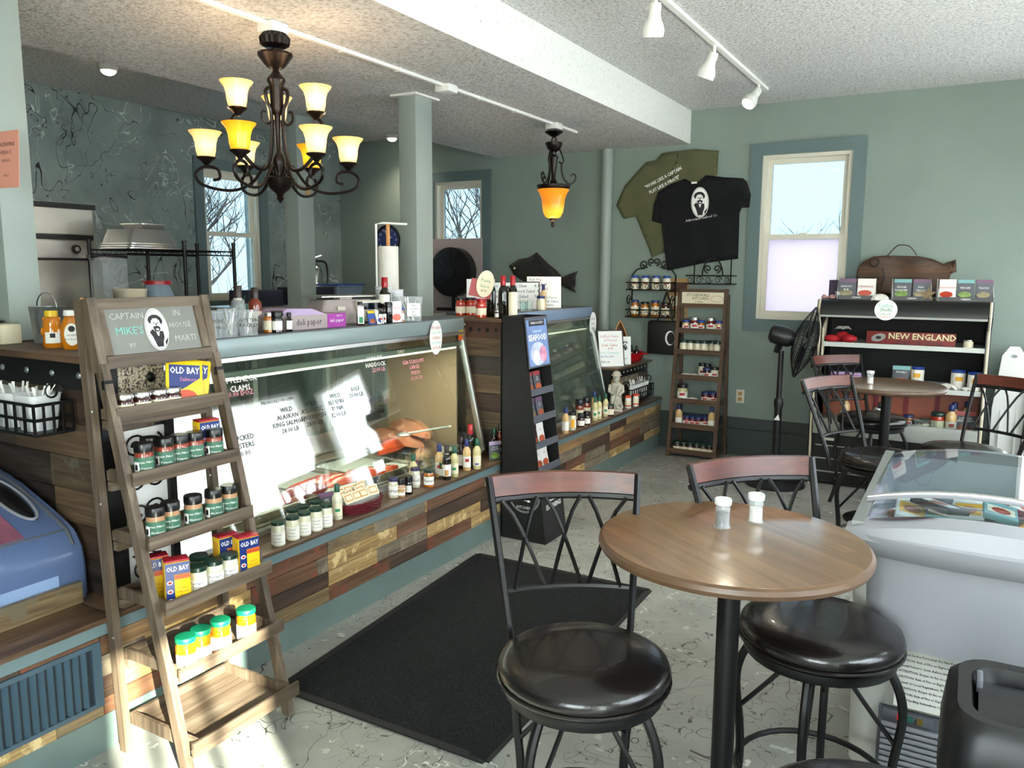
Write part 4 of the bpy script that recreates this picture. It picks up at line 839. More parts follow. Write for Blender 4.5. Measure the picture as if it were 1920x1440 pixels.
def onb(me, m, y, z, nm='lettering', lift=.004):
    o = obj(nm, me, m, cbx, (hx(z)+lift, y, z)); o.rotation_euler = (Matrix.Rotation(tilt, 3, 'Y')@Matrix.Rotation(PI/2, 3, 'Z')).to_euler(); return o
for s_, y, z, sz, m in (('CAPTAIN', 1.635, 1.445, .030, 'chalk'), ("MIKE'S", 1.635, 1.398, .036, 'chalk_aqua'), ('BY', 1.635, 1.352, .02, 'chalk'), ('IN', 1.825, 1.448, .03, 'chalk'), ('HOUSE', 1.83, 1.408, .028, 'chalk'), ('MARTI', 1.84, 1.362, .03, 'chalk')): onb(text(s_, sz), m, y, z)
def oval(a, b_, n=28): return [(a*math.cos(2*PI*i/n), b_*math.sin(2*PI*i/n)) for i in range(n)]
def flat(poly, th=.0008): return MB().prism(poly, 0, th, lambda a, b_, c_: (a, -c_, b_)).mesh()
def captain(scale):
    """oval portrait mark of a pipe-smoking skipper in a round hat, black on white"""
    s_ = scale; L_ = []
    def P(pts): return [(x*s_, y*s_) for x, y in pts]
    L_.append((flat(oval(.60*s_, 1.0*s_)), 'ink_white', 0)); L_.append((flat(oval(.565*s_, .955*s_)), 'ink', .0007)); L_.append((flat(oval(.545*s_, .93*s_)), 'ink_white', .0014))
    L_.append((flat(P([(-.36, .33), (-.40, .46), (-.30, .62), (-.1, .70), (.14, .68), (.30, .56), (.37, .40), (.33, .26), (.24, .22), (.20, .40), (.08, .52), (-.12, .52), (-.24, .40), (-.27, .26)])), 'ink', .0021))
    L_.append((flat(P([(-.20, .12), (-.05, .16), (.08, .16), (.19, .08), (.16, -.05), (.05, -.12), (-.1, -.1), (-.16, 0)])), 'ink', .0021)); L_.append((flat(P([(-.05, .03), (.06, .04), (.10, -.02), (.02, -.06), (-.05, -.03)])), 'ink_white', .0028))
    L_.append((flat(P([(-.42, -.12), (-.25, .02), (-.12, -.08), (0, -.22), (.14, -.08), (.30, -.12), (.30, -.4), (.20, -.62), (.16, -.84), (-.16, -.84), (-.24, -.55), (-.30, -.35)])), 'ink', .0021)); L_.append((flat(P([(-.08, -.12), (0, -.2), (.09, -.12), (.03, -.32), (-.02, -.32)])), 'ink_white', .0028))
    L_.append((flat(P([(.28, -.62), (.48, -.42), (.44, -.60), (.30, -.78)])), 'ink', .0021))
    for x in (-.1, .09): L_.append((flat([(q[0]+x*s_, q[1]+.30*s_) for q in oval(.045*s_, .03*s_, 8)]), 'ink', .0021))
    L_.append((flat(P([(-.02, .30), (.03, .30), (.05, .18), (-.03, .18)])), 'ink', .0021)); return L_
CAPT = captain(.072)
for me, m, d in CAPT: onb(me, m, 1.735, 1.398, 'emblem', .0045+d*.5)
SHF = [(1.165, -2.295, .045), (.965, -2.235, .045), (.765, -2.175, .045), (.57, -2.10, .045), (.36, -2.05, .042), (.135, -1.995, .05)]   # lip top, front X, lip height
SZ = []
for k, (zt, xf, lh) in enumerate(SHF):
    zb = zt-lh; xr = rearx(zt)+.012; SZ.append(zb+.009)
    t = thing('shelf', None, None); t.parent = r
    e = .02 if k == 5 else (.012 if k > 2 else .004)
    obj('shelf_board', box(xr, xf-.012, LY0+.003, LY1-.003, zb, zb+.009), 'ladder_woodY', t)
    obj('front_lip', box(xf-.012, xf, LY0-.006-e, LY1+.006+e, zb, zt, bev=.002), 'ladder_woodY', t)
    for y in (LY0+.0, LY1-.012): obj('side_lip', box(xr, xf-.013, y, y+.012, zb, zt-.006), 'ladder_wood', t)
    obj('back_lip', box(xr-.012, xr, LY0, LY1, zb, zt-.012), 'ladder_woodY', t)
    obj('brace_rail', box(xr-.01, xr+.012, LY0, LY1, zb-.034, zb-.004), 'ladder_woodY', t) if k < 5 else None

# ------------------------------------------------------------------ far ladder shelf
r = thing('ladder_shelf', 'tall narrow wooden ladder shelf of preserves against the back wall', 'ladder shelf', (0, 0, 0))
fy = lambda z: 6.60+.30*z/1.45; FXL, FXR = -2.20, -1.80
def fxl(z): return -2.205-.035*(z/1.45)
def fxr(z): return -1.80-.03*(z/1.45)
for f in (fxl, fxr):
    obj('front_leg', MB().bar((f(0), fy(0), 0), (f(1.45), fy(1.45), 1.45), .03, .022, (0, 1, 0)), 'far_woodZ', r); obj('rear_leg', MB().bar((f(0), 6.93, 0), (f(1.4), 6.945, 1.4), .03, .022, (0, 1, 0)), 'far_woodZ', r)
for z in (1.43, 1.305): obj('header_rail', box(fxl(z), fxr(z), fy(z)-.012, fy(z)+.01, z-.018, z+.018), 'far_woodX', r)
hb = obj('header_sign', box(fxl(1.37)+.02, fxr(1.37)-.02, -.006, .004, -.05, .05), 'label_cream', r, (0, fy(1.37), 1.37)); cxm = (fxl(1.37)+fxr(1.37))/2
for s_, x, z, sz in (('STONEWALL', -.04, .025, .036), ('KITCHEN', -.02, -.004, .034), ('in Maine', -.03, -.033, .022)): obj('lettering', text(s_, sz), 'ink', hb, (cxm+x, -.0065, z))
obj('emblem', flat(oval(.055, .028)), 'ink_pink', hb, (cxm+.125, -.0065, -.005)); obj('emblem', flat(oval(.05, .024)), 'label_cream', hb, (cxm+.125, -.0075, -.005))
FSZ = []
for k, z in enumerate((1.10, .915, .70, .495, .285, .065)):
    z0 = z-.035; FSZ.append(z0+.008); t = thing('shelf', None, None); t.parent = r
    obj('shelf_board', box(fxl(z), fxr(z), fy(z), 6.925, z0, z0+.008), 'far_woodX', t); obj('front_lip', box(fxl(z)-.005, fxr(z)+.005, fy(z)-.014, fy(z)-.001, z0, z0+.045), 'far_woodX', t)
    for f, d in ((fxl, .0), (fxr, -.01)): obj('side_lip', box(f(z)+d, f(z)+d+.01, fy(z), 6.92, z0+.008, z0+.04), 'far_woodZ', t)

# ------------------------------------------------------------------ black cardboard seasoning rack
r = thing('seasoning_rack', 'tall black cardboard rack of seasoning packets standing between the display cases', 'display rack', (0, 0, 0))
RX0, RY0, RY1 = -2.375, 4.02, 4.30
fx = lambda z: -2.07-.155*z/1.32        # sloping front
obj('back_panel', box(RX0, RX0+.006, RY0, RY1, 0, 1.335), 'black_matte', r)
for y in (RY0, RY1-.006): obj('side_panel', MB().prism([(RX0, 0), (fx(0), 0), (fx(1.335), 1.335), (RX0, 1.335)], y, y+.006, lambda a, b_, c_: (a, c_, b_)), 'black_matte', r)
b_ = obj('plinth', MB().prism([(RX0+.006, 0), (fx(0), 0), (fx(.42), .42), (RX0+.006, .42)], RY0+.006, RY1-.006, lambda a, c_, d: (a, d, c_)), 'black_matte', r)
RSZ = []
for k, z in enumerate((.42, .565, .72, .875)):
    RSZ.append(z+.006); t = thing('pocket', None, None); t.parent = r
    obj('pocket_floor', box(RX0+.006, fx(z), RY0+.006, RY1-.006, z, z+.006), 'black_matte', t); obj('pocket_lip', MB().prism([(fx(z), z), (fx(z)+.004, z), (fx(z+.04)+.004, z+.04), (fx(z+.04), z+.04)], RY0, RY1, lambda a, c_, d: (a, d, c_)), 'pk_slate', t)
hd2 = obj('header_card', MB().prism([(fx(1.035), 1.035), (fx(1.035)-.006, 1.035), (fx(1.33)-.006, 1.33), (fx(1.33), 1.33)], RY0, RY1, lambda a, c_, d: (a, d, c_)), 'pk_slate', r)
tl = math.atan2(-.155, 1.32)
def onrack(nm, me, m, y, z, lift=.002, par=None):
    o = obj(nm, me, m, par or hd2, (fx(z)+lift, y, z)); o.rotation_euler = (Matrix.Rotation(tl, 3, 'Y')@Matrix.Rotation(PI/2, 3, 'Z')).to_euler(); return o
mat('poster_blue', '#6d86b8', .45, var=.25, vs=8); mat('poster_pale', '#b7bfdc', .45, var=.35, vs=12); mat('pinkfood', '#c98aa0', .5, var=.5, vs=20)
def rect(w, h): return flat([(-w/2, -h/2), (w/2, -h/2), (w/2, h/2), (-w/2, h/2)])
onrack('poster', rect(.25, .27), 'poster_blue', 4.16, 1.18); onrack('poster_band', rect(.19, .035), 'packblack', 4.16, 1.295, .003); onrack('lettering', text('URBAN ACCENTS', .019), 'ink_white', 4.16, 1.295, .0045); onrack('lettering', text('FLAVORS FOR', .016), 'ink_white', 4.16, 1.245, .003); onrack('lettering', text('SEAFOOD', .05, off=.001), 'ink_white', 4.16, 1.208, .003)
onrack('food_picture', flat(oval(.095, .07, 16)), 'poster_pale', 4.15, 1.115, .003); onrack('food_picture', flat(oval(.045, .05, 12)), 'pinkfood', 4.21, 1.11, .004); onrack('food_picture', flat(oval(.035, .04, 12)), 'pk_white', 4.12, 1.10, .004)
for s_, z, sz, m in (('AMAZING', .345, .036, 'ink_white'), ('RECIPES & FLAVORFUL', .318, .012, 'ink_white'), ('DELICIOUS', .275, .05, 'ink_white'), ('SMALL BATCH SPICE', .24, .013, 'ink_white'), ('SEASONINGS', .205, .042, 'ink_white')): onrack('lettering', text(s_, sz, sx=.8, off=.0006), m, 4.165, z, .002, b_)
cc = (-2.215, RY0-.0012)
for s_, z, sz in (('URBAN ACCENTS', .30, .032), ('KITCHEN', .205, .024), ('MADE WITH', .345, .012)): obj('lettering', text(s_, sz), 'ink_white', b_, (cc[0], cc[1], z))
for i in range(2): obj('ring_mark', MB().tube([(.105*(1-.06*i)*math.cos(a), 0, .105*(1-.06*i)*math.sin(a)) for a in [2*PI*j/40 for j in range(40)]], .0008, 4, True), 'ink_white', b_, (cc[0], cc[1], .28))
obj('spoon_mark', MB().ball((0, 0, 0), .012, .0006, .007, 10, 4), 'ink_white', b_, (cc[0]+.03, cc[1], .248)); obj('spoon_mark', MB().bar((-.07, 0, .012), (.02, 0, 0), .0008, .003), 'ink_white', b_, (cc[0], cc[1], .248))
def packet(label, loc, w, h, top, body, words, rz=0, lean=0, group=None, pic='foodpack', rot=None, tcol='ink_white', name='seasoning_packet', cat='packet'):
    """flat printed pouch, face towards local -Y"""
    o = thing(name, label, cat, loc, rz, group)
    rt = (-lean, 0, 0)
    p = obj('pouch', MB().box(-w/2, w/2, -.004, .004, 0, h, bev=.003), body, o, rot=rt)
    obj('top_band', box(-w/2+.001, w/2-.001, -.0055, -.004, h*.80, h-.001), top, p)
    if words:
        for i, s_ in enumerate(words): obj('lettering', text(s_, w*.15), tcol, p, (0, -.0048, h*(.68-.11*i)))
    obj('food_picture', flat([(q[0], q[1]) for q in oval(w*.4, h*.17, 14)]), pic, p, (0, -.0044, h*.24)); return o
mat('veg_green', '#6f8a3a', .5, var=.5, vs=30); mat('skewer', '#b4502c', .5, var=.5, vs=40)
rk = [(3, 'white', 'pk_red', 'pk_slate', 'foodpack', 4.10), (3, 'w', 'pk_red', 'pk_slate', 'skewer', 4.20), (2, '', 'pk_plum', 'pk_slate', 'foodpack2', 4.10), (2, '', 'pk_plum', 'pk_slate', 'foodpack', 4.20), (1, '', 'maroon', 'maroon', 'foodpack', 4.09), (1, '', 'pk_white', 'pk_white', 'skewer', 4.18), (0, '', 'pk_white', 'pk_white', 'skewer', 4.12), (0, '', 'pk_white', 'pk_white', 'skewer', 4.20)]
pos = ['lowest', 'second lowest', 'third', 'topmost']; cnt = {}
for k, _, top, body, pic, y in rk:
    i = cnt.get(k, 0); cnt[k] = i+1
    packet('seasoning packet, %s one in the %s pocket of the black rack' % ('nearer' if i == 0 else 'farther', pos[k]), (fx(RSZ[k])-.045, y, RSZ[k]), .085, .125, top, body, ['RUB', 'SPICE'] if body == 'pk_slate' else ['SPICE'], rz=PI/2, lean=.22, group='packets in the black rack', pic=pic, tcol='ink' if body == 'pk_white' else 'ink_white')

# ------------------------------------------------------------------ open display cooler
r = thing('display_cooler', 'black open-front display cooler against the back wall with pale shelves', 'cooler', (0, 0, 0)); X0, X1, YK = -1.0, .135, 6.93
sp = [(6.30, 0), (6.27, .45), (6.27, .62), (6.42, .80), (6.42, 1.20), (6.33, 1.30), (6.36, 1.40), (YK, 1.40), (YK, 0)]
for x in (X0, X1-.03):
    obj('side_panel', MB().prism(sp, x, x+.03, lambda a, b_, c_: (c_, a, b_)), 'cool_black', r)
    e = [p for p in sp[:7]]; obj('side_edge', MB().tube([(x+.015, p[0]-.004, p[1]) for p in e], .009, 5), 'cool_cream', r)
obj('inner_liner', MB().prism([(6.44, .84), (6.44, 1.18), (6.6, 1.26), (6.6, .70), (6.30, .60), (6.30, .5), (6.6, .5)], X0+.031, X0+.045, lambda a, b_, c_: (c_, a, b_)), 'cool_cream', r)
obj('back_wall', box(X0+.03, X1-.03, YK-.03, YK, .2, 1.36), 'cool_in', r)
cp = [(6.31+.07*(1-math.cos(PI/2*i/6)), 1.285+.112*math.sin(PI/2*i/6)) for i in range(7)]
obj('canopy', MB().prism(cp+[(YK, 1.397), (YK, 1.36), (6.36, 1.30)], X0+.03, X1-.03, lambda a, b_, c_: (c_, a, b_)), 'cool_black', r); obj('canopy_strip', box(X0+.03, X1-.03, 6.305, 6.32, 1.272, 1.287), 'cool_grey', r)
CS = [1.075, .772]
for z, yf in ((1.075, 6.42), (.772, 6.40)): s_ = obj('shelf', box(X0+.045, X1-.031, yf+.012, YK-.03, z-.012, z), 'cool_shelf', r); obj('price_rail', box(X0+.045, X1-.031, yf, yf+.011, z-.03, z+.004), 'cool_shelf', s_)
obj('bin_floor', box(X0+.031, X1-.031, 6.30, YK-.03, .46, .475), 'cool_grey', r); obj('bin_back', box(X0+.031, X1-.031, 6.70, 6.71, .475, .72), 'peach_panel', r)
for i in range(10): obj('bin_back_fold', MB().bar((X0+.1+i*.105, 6.695, .48), (X0+.1+i*.105, 6.695, .71), .03, .01, (0, 1, 0)), 'carton_red' if i % 2 else 'peach_panel', r)
obj('bumper', box(X0+.031, X1-.031, 6.25, 6.30, .40, .52, bev=.006), 'cool_grey', r); obj('base', box(X0+.031, X1-.031, 6.31, YK-.03, 0.02, .40), 'cool_black', r); obj('glass_guard', box(X0+.031, X1-.031, 6.272, 6.276, .52, .57), 'clear_glass', r)
for i in range(3): obj('base_trim', box(X0+.05, X1-.05, 6.302, 6.309, .1+.1*i, .108+.1*i), 'cool_grey', r)
obj('badge', box(X0+.1, X0+.19, 6.300, 6.306, .345, .365), 'label_white', r)
sg = obj('round_sign', lathe(((0, 0), (.075, 0), (.075, .004), (0, .004)), 32), 'card_white', None, (0, 0, 0), label='round hand-lettered card sign stuck on the cooler canopy', cat='sign'); q = ay(1661, 581, 6.295); sg.location = (q.x, 6.299, q.z); sg.rotation_euler = (PI/2, 0, 0)
for s_, y, sz, m in (('Scallop', .03, .036, 'ink_teal'), ('Shells', .0, .034, 'ink_green'), ('2.00 each', -.03, .018, 'ink_green'), ('or 3 for 5', -.05, .018, 'ink_orange')): o = obj('lettering', text(s_, sz), m, sg, (0, y, .0046)); o.rotation_euler = (-PI/2, 0, 0)
# pedestal fan
FXP, FYP = -1.20, 6.12
r = thing('pedestal_fan', 'black pedestal fan standing by the cooler, seen from the side', 'fan', (FXP, FYP, 0))
obj('base', lathe(((0, 0), (.22, 0), (.22, .012), (.2, .025), (.05, .04), (.03, .06), (0, .06)), 32), 'black_plastic', r); obj('pole', lathe(((.028, .03), (.028, .62), (.02, .62), (.02, 1.02), (0, 1.02)), 16), 'black_plastic', r); obj('height_collar', lathe(((.034, .60), (.036, .64), (.03, .66), (.0, .66)), 14), 'black_plastic', r)
obj('warning_sticker', MB().prism([(-.022, 0), (.022, 0), (.008, .045)], 0, .001, lambda a, b_, c_: (a, -c_, b_)), 'ink_white', r, (0, -.029, .5))
hd = thing('fan_head', None, None); hd.parent = r; hd.location = (.0, 0, 1.13); hd.rotation_euler = (0, math.radians(14), math.radians(4))
obj('motor', MB().lathe(((0, -.09), (.045, -.09), (.068, -.07), (.075, .0), (.068, .06), (.05, .085), (0, .085)), 20).map(lambda p: Vector((p.z, p.y, p.x))), 'black_plastic', hd, (-.0, 0, 0)); obj('neck', MB().bar((0, 0, -.13), (0, 0, -.05), .04, .03), 'black_plastic', hd)
RC = .265
cg = thing('cage', None, None); cg.parent = r
for nm, mbx in (('cage', None),): pass
bpy.data.objects.remove(cg)
def cage_pt(rad, a, bulge): return (.17+bulge*(1-(rad/RC)**2)*.085, rad*math.cos(a), rad*math.sin(a))
for s_ in (1, -1):
    mb = MB()
    for i in range(44): a = 2*PI*i/44; mb.tube([cage_pt(RC*k/6 if k else .03, a, s_) if k < 6 else (.17+s_*.008, RC*math.cos(a), RC*math.sin(a)) for k in range(7)], .0016, 3)
    for rad in (.06, .13, .19): mb.tube([cage_pt(rad, 2*PI*i/36, s_) for i in range(36)], .0018, 3, True)
    obj('guard_wires', mb, 'black_metal', hd, kind='stuff')
obj('guard_ring', tube([(.17, RC*math.cos(2*PI*i/40), RC*math.sin(2*PI*i/40)) for i in range(40)], .006, 6, True), 'black_metal', hd); obj('guard_hub', MB().lathe(((0, .225), (.05, .225), (.05, .243), (0, .243)), 18).map(lambda p: Vector((p.z, p.y, p.x))), 'black_plastic', hd)
for i in range(3):
    vs = []; fs = []
    for j in range(7):
        u = .04+.18*j/6
        for k in range(5):
            w = (k/4-.5)*.9*(1-.25*j/6); a = 2*PI*i/3+w; vs.append((.17+.03*(k/4-.5), u*math.cos(a), u*math.sin(a)))
    for j in range(6):
        for k in range(4): fs.append((j*5+k, (j+1)*5+k, (j+1)*5+k+1, j*5+k+1))
    obj('blade', MB().add(vs, fs), 'black_plastic', hd)

# ------------------------------------------------------------------ jars, bottles, tins
_arc = {}
def band(rad, z0, z1, half=1.25, n=10):
    key = (round(rad, 4), round(z0, 4), round(z1, 4), half)
    if key not in _arc:
        vs = []; fs = []
        for i in range(n+1):
            a = -PI/2-half+2*half*i/n
            for rr_ in (rad, rad-.0009):
                for z in (z0, z1): vs.append((rr_*math.cos(a), rr_*math.sin(a), z))
        for i in range(n):
            b_ = i*4; c_ = b_+4; fs += [(b_, c_, c_+1, b_+1), (b_+2, b_+3, c_+3, c_+2), (b_+1, c_+1, c_+3, b_+3), (b_, b_+2, c_+2, c_)]
        fs += [(0, 1, 3, 2), (4*n, 4*n+2, 4*n+3, 4*n+1)]
        _arc[key] = MB().add(vs, fs).mesh()
    return _arc[key]
def face(p, jit=0.0):
    d = CAM-Vector(p); return math.atan2(d.y, d.x)+PI/2+random.uniform(-jit, jit)
def jar(label, p, rad, h, body, cap, lab='label_white', words=(), group=None, capr=1.0, caph=None, mark=None, lz=(.18, .72), jit=.15, name='jar', cat='jar', neck=.86, emblem=False, tcol='ink', half=1.25, rz=None, tsize=None, caps=16):
    r_ = thing(name, label, cat, p, face(p, jit) if rz is None else rz, group); ch = caph or h*.18; bh = h-ch
    obj('glass_body', lathe(((0, 0), (rad*.92, 0), (rad, h*.025), (rad, bh*.80), (rad*.97, bh*.87), (rad*neck, bh*.95), (rad*neck, bh), (0, bh)), caps), body, r_)
    obj('lid', lathe(((0, bh-.001), (rad*capr*.99, bh-.001), (rad*capr, bh+ch*.1), (rad*capr, bh+ch*.85), (rad*capr*.94, h), (0, h)), caps), cap, r_)
    if lab:
        z0, z1 = bh*lz[0], bh*lz[1]; l_ = obj('label', band(rad+.0012, z0, z1, half), lab, r_)
        n = len(words)
        for i, s_ in enumerate(words):
            sz = (tsize or (z1-z0)/(n+.6)*.82); obj('lettering', text(s_, sz, bend=rad+.0016), tcol, l_, (0, 0, z1-(z1-z0)*(i+.8)/(n+.6)))
        if mark: obj('label_mark', band(rad+.0017, z0+(z1-z0)*mark[1], z0+(z1-z0)*mark[2], mark[3] if len(mark) > 3 else .5), mark[0], l_)
    return r_
def bottle(label, p, rad, h, body, cap, lab='label_white', mark=None, group=None, cr_=.46, capf=.22, sh=.60, lz=(.12, .46), neck_lab=None, name='bottle', cat='bottle', jit=.2, rz=None, n=16, square=False, words=(), tcol='ink'):
    r_ = thing(name, label, cat, p, face(p, jit) if rz is None else rz, group); zc = h*(1-capf)
    prof = ((0, 0), (rad*.94, 0), (rad, h*.012), (rad, h*sh), (rad*.9, h*(sh+.06)), (rad*(cr_+.12), h*(sh+.13)), (rad*cr_, h*(sh+.17)), (rad*cr_, zc), (0, zc))
    nn = 4 if square else n
    me = lathe(prof, nn); g = obj('glass_body', me, body, r_, rot=(0, 0, PI/4) if square else (0, 0, 0))
    obj('cap', lathe(((0, zc-.001), (rad*cr_*1.18, zc-.001), (rad*cr_*1.22, zc+.004), (rad*cr_*1.16, h-.003), (rad*cr_, h), (0, h)), 14), cap, r_)
    if lab:
        if square: l_ = obj('label', box(-rad*.62, rad*.62, -rad*.722, -rad*.71, h*lz[0], h*lz[1]), lab, r_)
        else: l_ = obj('label', band(rad+.0012, h*lz[0], h*lz[1], 1.1), lab, r_)
        if mark: obj('label_mark', band(rad+.0018, h*(lz[0]+(lz[1]-lz[0])*mark[1]), h*(lz[0]+(lz[1]-lz[0])*mark[2]), .45) if not square else box(-rad*.4, rad*.4, -rad*.73, -rad*.722, h*(lz[0]+(lz[1]-lz[0])*mark[1]), h*(lz[0]+(lz[1]-lz[0])*mark[2])), mark[0], l_)
        for i, s_ in enumerate(words): obj('lettering', text(s_, h*.035, bend=0 if square else rad+.0018), tcol, l_, (0, -rad*.73 if square else 0, h*(lz[1]-.06-.05*i)))
    if neck_lab: obj('neck_band', lathe(((rad*cr_+.001, zc-h*.05), (rad*cr_+.0012, zc-.001), (rad*cr_*.9, zc-.001), (rad*cr_*.9, zc-h*.05)), 12), neck_lab, r_)
    return r_
def tin(label, p, rz, w=.076, d=.05, h=.142, group=None):
    r_ = thing('seasoning_tin', label, 'tin', p, rz, group)
    b_ = obj('tin_body', box(-w/2, w/2, -d/2, d/2, 0, h, bev=.002), 'ob_yellow', r_); obj('lid', box(-w/2+.0005, w/2-.0005, -d/2+.0005, d/2-.0005, h, h+.007, bev=.003), 'ob_red', r_)
    f = -d/2-.0006
    obj('blue_panel', box(-w/2+.001, -w*.14, f, -d/2+.001, .002, h*.72), 'ob_blue', b_); t = obj('title_panel', box(-w/2+.001, w/2-.001, f, -d/2+.001, h*.72, h*.99), 'ob_blue', b_)
    obj('lettering', text('OLD BAY', h*.155, sx=.72, off=.0004), 'ink_white', t, (0, f-.0006, h*.855)); obj('stripe', box(-w*.13, w/2-.001, f, -d/2+.001, h*.60, h*.715), 'ob_orange', b_); obj('lettering', text('SEASONING', h*.07, sx=.8), 'ob_red', b_, (w*.17, f-.0008, h*.655))
    for i in range(3): obj('crab_mark', flat(oval(w*.12, h*.05, 10)), 'ink_white', b_, (-w*.32, f-.0005, h*(.55-.21*i))); obj('crab_mark', flat(oval(w*.08, h*.03, 8)), 'ink_red', b_, (-w*.32, f-.0013, h*(.55-.21*i)))
    for i in range(3): obj('lettering', text(('For Seafood', 'Poultry, Salads', 'Meats')[i], h*.055, sx=.8), 'ob_red', b_, (w*.17, f-.0006, h*(.40-.09*i)))
    obj('side_print', box(-w/2-.0006, -w/2+.001, -d*.35, d*.35, h*.12, h*.9), 'label_yellow', b_)
    return r_
# --- near ladder goods
def lad(px, py, k, back=.05): 
    X = SHF[k][1]-back; q = ax(px, py, X); return (X, min(max(q.y, LY0+.045), LY1-.045), SZ[k]+.0005)
g = 'small jars on the top ladder shelf'
for i, (px, py, w) in enumerate(((230, 770, .031), (266, 765, .033), (298, 760, .029), (323, 755, .030))): jar('%s low silver-lidded jar from the left post on the ladder\'s top shelf' % ORD[i], lad(px, py, 0, .045), .031, .072, 'dark_jam', 'silver_cap', 'label_cream', ('BACON', 'JAM'), g, caph=.016, lz=(.1, .72))
def obpack(label, p, rz, lean, rz2=0):
    o = thing('seasoning_pouch', label, 'packet', p, rz, 'yellow seasoning pouches'); w, h = .125, .16
    b_ = obj('pouch', MB().box(-w/2, w/2, -.004, .004, 0, h, bev=.003), 'ob_yellow', o, rot=(-lean, rz2, 0)); t = obj('blue_panel', MB().prism([(-w*.42, h*.2), (w*.05, h*.42), (w*.42, h*.62), (w*.42, h*.90), (-w*.42, h*.90)], -.0052, -.0042, lambda a, b2, c_: (a, c_, b2)), 'ob_blue', b_)
    obj('lettering', text('OLD BAY', .032, sx=.75, off=.0006), 'ink_white', t, (0, -.0058, h*.77)); obj('lettering', text('Salmon', .02), 'ink_pink', t, (.012, -.0058, h*.58)); obj('food_picture', flat(oval(.036, .022, 14)), 'salmon', b_, (.005, -.0047, h*.22)); return o
p = lad(365, 740, 0, .05); obpack('yellow and blue salmon seasoning pouch leaning in front on the ladder\'s top shelf', (p[0]+.01, 1.80, p[2]), math.radians(70), .28, .12); obpack('yellow seasoning pouch half hidden behind the salmon pouch on the top shelf', (p[0]-.012, 1.835, p[2]), math.radians(66), .25, .2)
g = 'green-labelled spice jars on the ladder'
def spice(label, p, w): return jar(label, p, .030, .118, 'spice_red' if w else 'spice_tan', 'black_cap', 'label_green', ("Captain Mike's", 'All Purpose' if w else 'Pan-Blackened', 'Fish & Seafood' if w else 'Spice'), g, caph=.027, capr=1.0, neck=.94, lz=(.05, .82), tcol='ink_white', jit=.1, half=1.3, tsize=.0105, name='spice_jar', mark=None)
for i, (px, py, bk) in enumerate(((272, 890, .035), (283, 880, .098), (311, 880, .05), (339, 872, .05), (367, 866, .045), (403, 858, .036))):
    j = spice('%s green-labelled reddish spice jar on the second ladder shelf, left to right' % ORD[i], lad(px, py, 1, bk), True)
for i, (px, py, bk) in enumerate(((284, 1010, .04), (322, 1000, .05), (364, 985, .05), (402, 970, .05), (431, 962, .05))): spice('%s green-labelled spice jar from the left on the third ladder shelf' % ORD[i], lad(px, py, 2, bk), False)
for o in [o for o in bpy.data.objects if o.name.startswith('spice_jar') and o.parent is None]:
    for ch in o.children:
        if ch.name.startswith('label'): obj('emblem', band(.0318, .025, .06, .32), 'ink_white', ch, rot=(0, 0, -.85)); obj('emblem', band(.0321, .034, .052, .16), 'ink', ch, rot=(0, 0, -.85)); break
p = lad(386, 850, 1, .085); tin('yellow seasoning tin behind the green spice jars, second ladder shelf', (p[0]+.012, 1.862, p[2]), math.radians(80), group='yellow seasoning tins')
g = 'yellow seasoning tins'; SQ = SZ[3]+.0005
tin('yellow seasoning tin at the front left of the fourth ladder shelf', (-2.150, 1.592, SQ), math.radians(62), group=g); tin('yellow seasoning tin right behind the front left one, fourth ladder shelf', (-2.232, 1.578, SQ), math.radians(64), group=g)
tin('yellow seasoning tin at the right front of the fourth ladder shelf', (-2.140, 1.868, SQ), math.radians(76), group=g); tin('yellow seasoning tin with pale lid tucked behind the right front one', (-2.205, 1.838, SQ), math.radians(78), group=g)
g = 'tartar sauce jars on the fourth ladder shelf'
for i, (x, y, w) in enumerate(((-2.145, 1.667, 'front left'), (-2.225, 1.665, 'back left'), (-2.145, 1.733, 'front middle'), (-2.225, 1.738, 'back right'), (-2.147, 1.798, 'front right'))): jar('cream jar with a dark green lid, %s of the cluster between yellow tins' % w, (x, y, SQ), .031, .10, 'white_sauce', 'darkgreen_cap', 'label_white', ('Tarragon', 'Tartar', 'Sauce'), g, caph=.014, lz=(.12, .7), tsize=.012)
g = 'orange relish jars on the fifth ladder shelf'; S5 = SZ[4]+.0005
for i, (px, py, bk) in enumerate(((338, 1250, .05), (378, 1222, .055), (415, 1208, .055), (463, 1192, .05))): jar('%s jar of orange relish with a bright green lid, counted from the left' % ORD[i], lad(px, py, 4, bk), .033, .112, 'corn', 'teal_cap', 'label_white', ('Roasted', 'Relish'), g, caph=.016, lz=(.06, .62), tsize=.014)
# --- ledge of the fish counter
def led(px, py, z=LZ+.0006): q = az(px, py, z); return (max(min(q.x, -2.40), -2.535), q.y, z)
g = 'white sauce jars with green lids on the ledge'
for i, (px, py) in enumerate(((496, 1015), (521, 1004), (544, 996), (567, 988), (588, 981))): p = led(px, py); jar('%s tartar sauce jar with a dark green lid in the front row on the ledge' % ORD[i], (-2.425, p[1], p[2]), .0285, .102, 'white_sauce', 'darkgreen_cap', 'label_white', ('Stonewall', 'Tarragon', 'Tartar Sauce'), g, caph=.012, lz=(.1, .68), tsize=.0085)
for i, (px, py) in enumerate(((506, 984), (528, 978), (549, 968))): p = led(px, py); jar('%s tartar sauce jar in the back row against the fish case glass' % ORD[i], (-2.500, p[1]-.01, p[2]), .0285, .102, 'white_sauce', 'darkgreen_cap', 'label_white', ('Stonewall', 'Tartar'), g, caph=.012, lz=(.1, .68), tsize=.0085)
p = led(602, 968); bottle('pale dressing bottle with a green cap beside the row of white jars', (-2.455, p[1]+.012, p[2]), .0235, .165, 'white_sauce', 'green_cap', 'label_cream', ('ink_green', .35, .6))
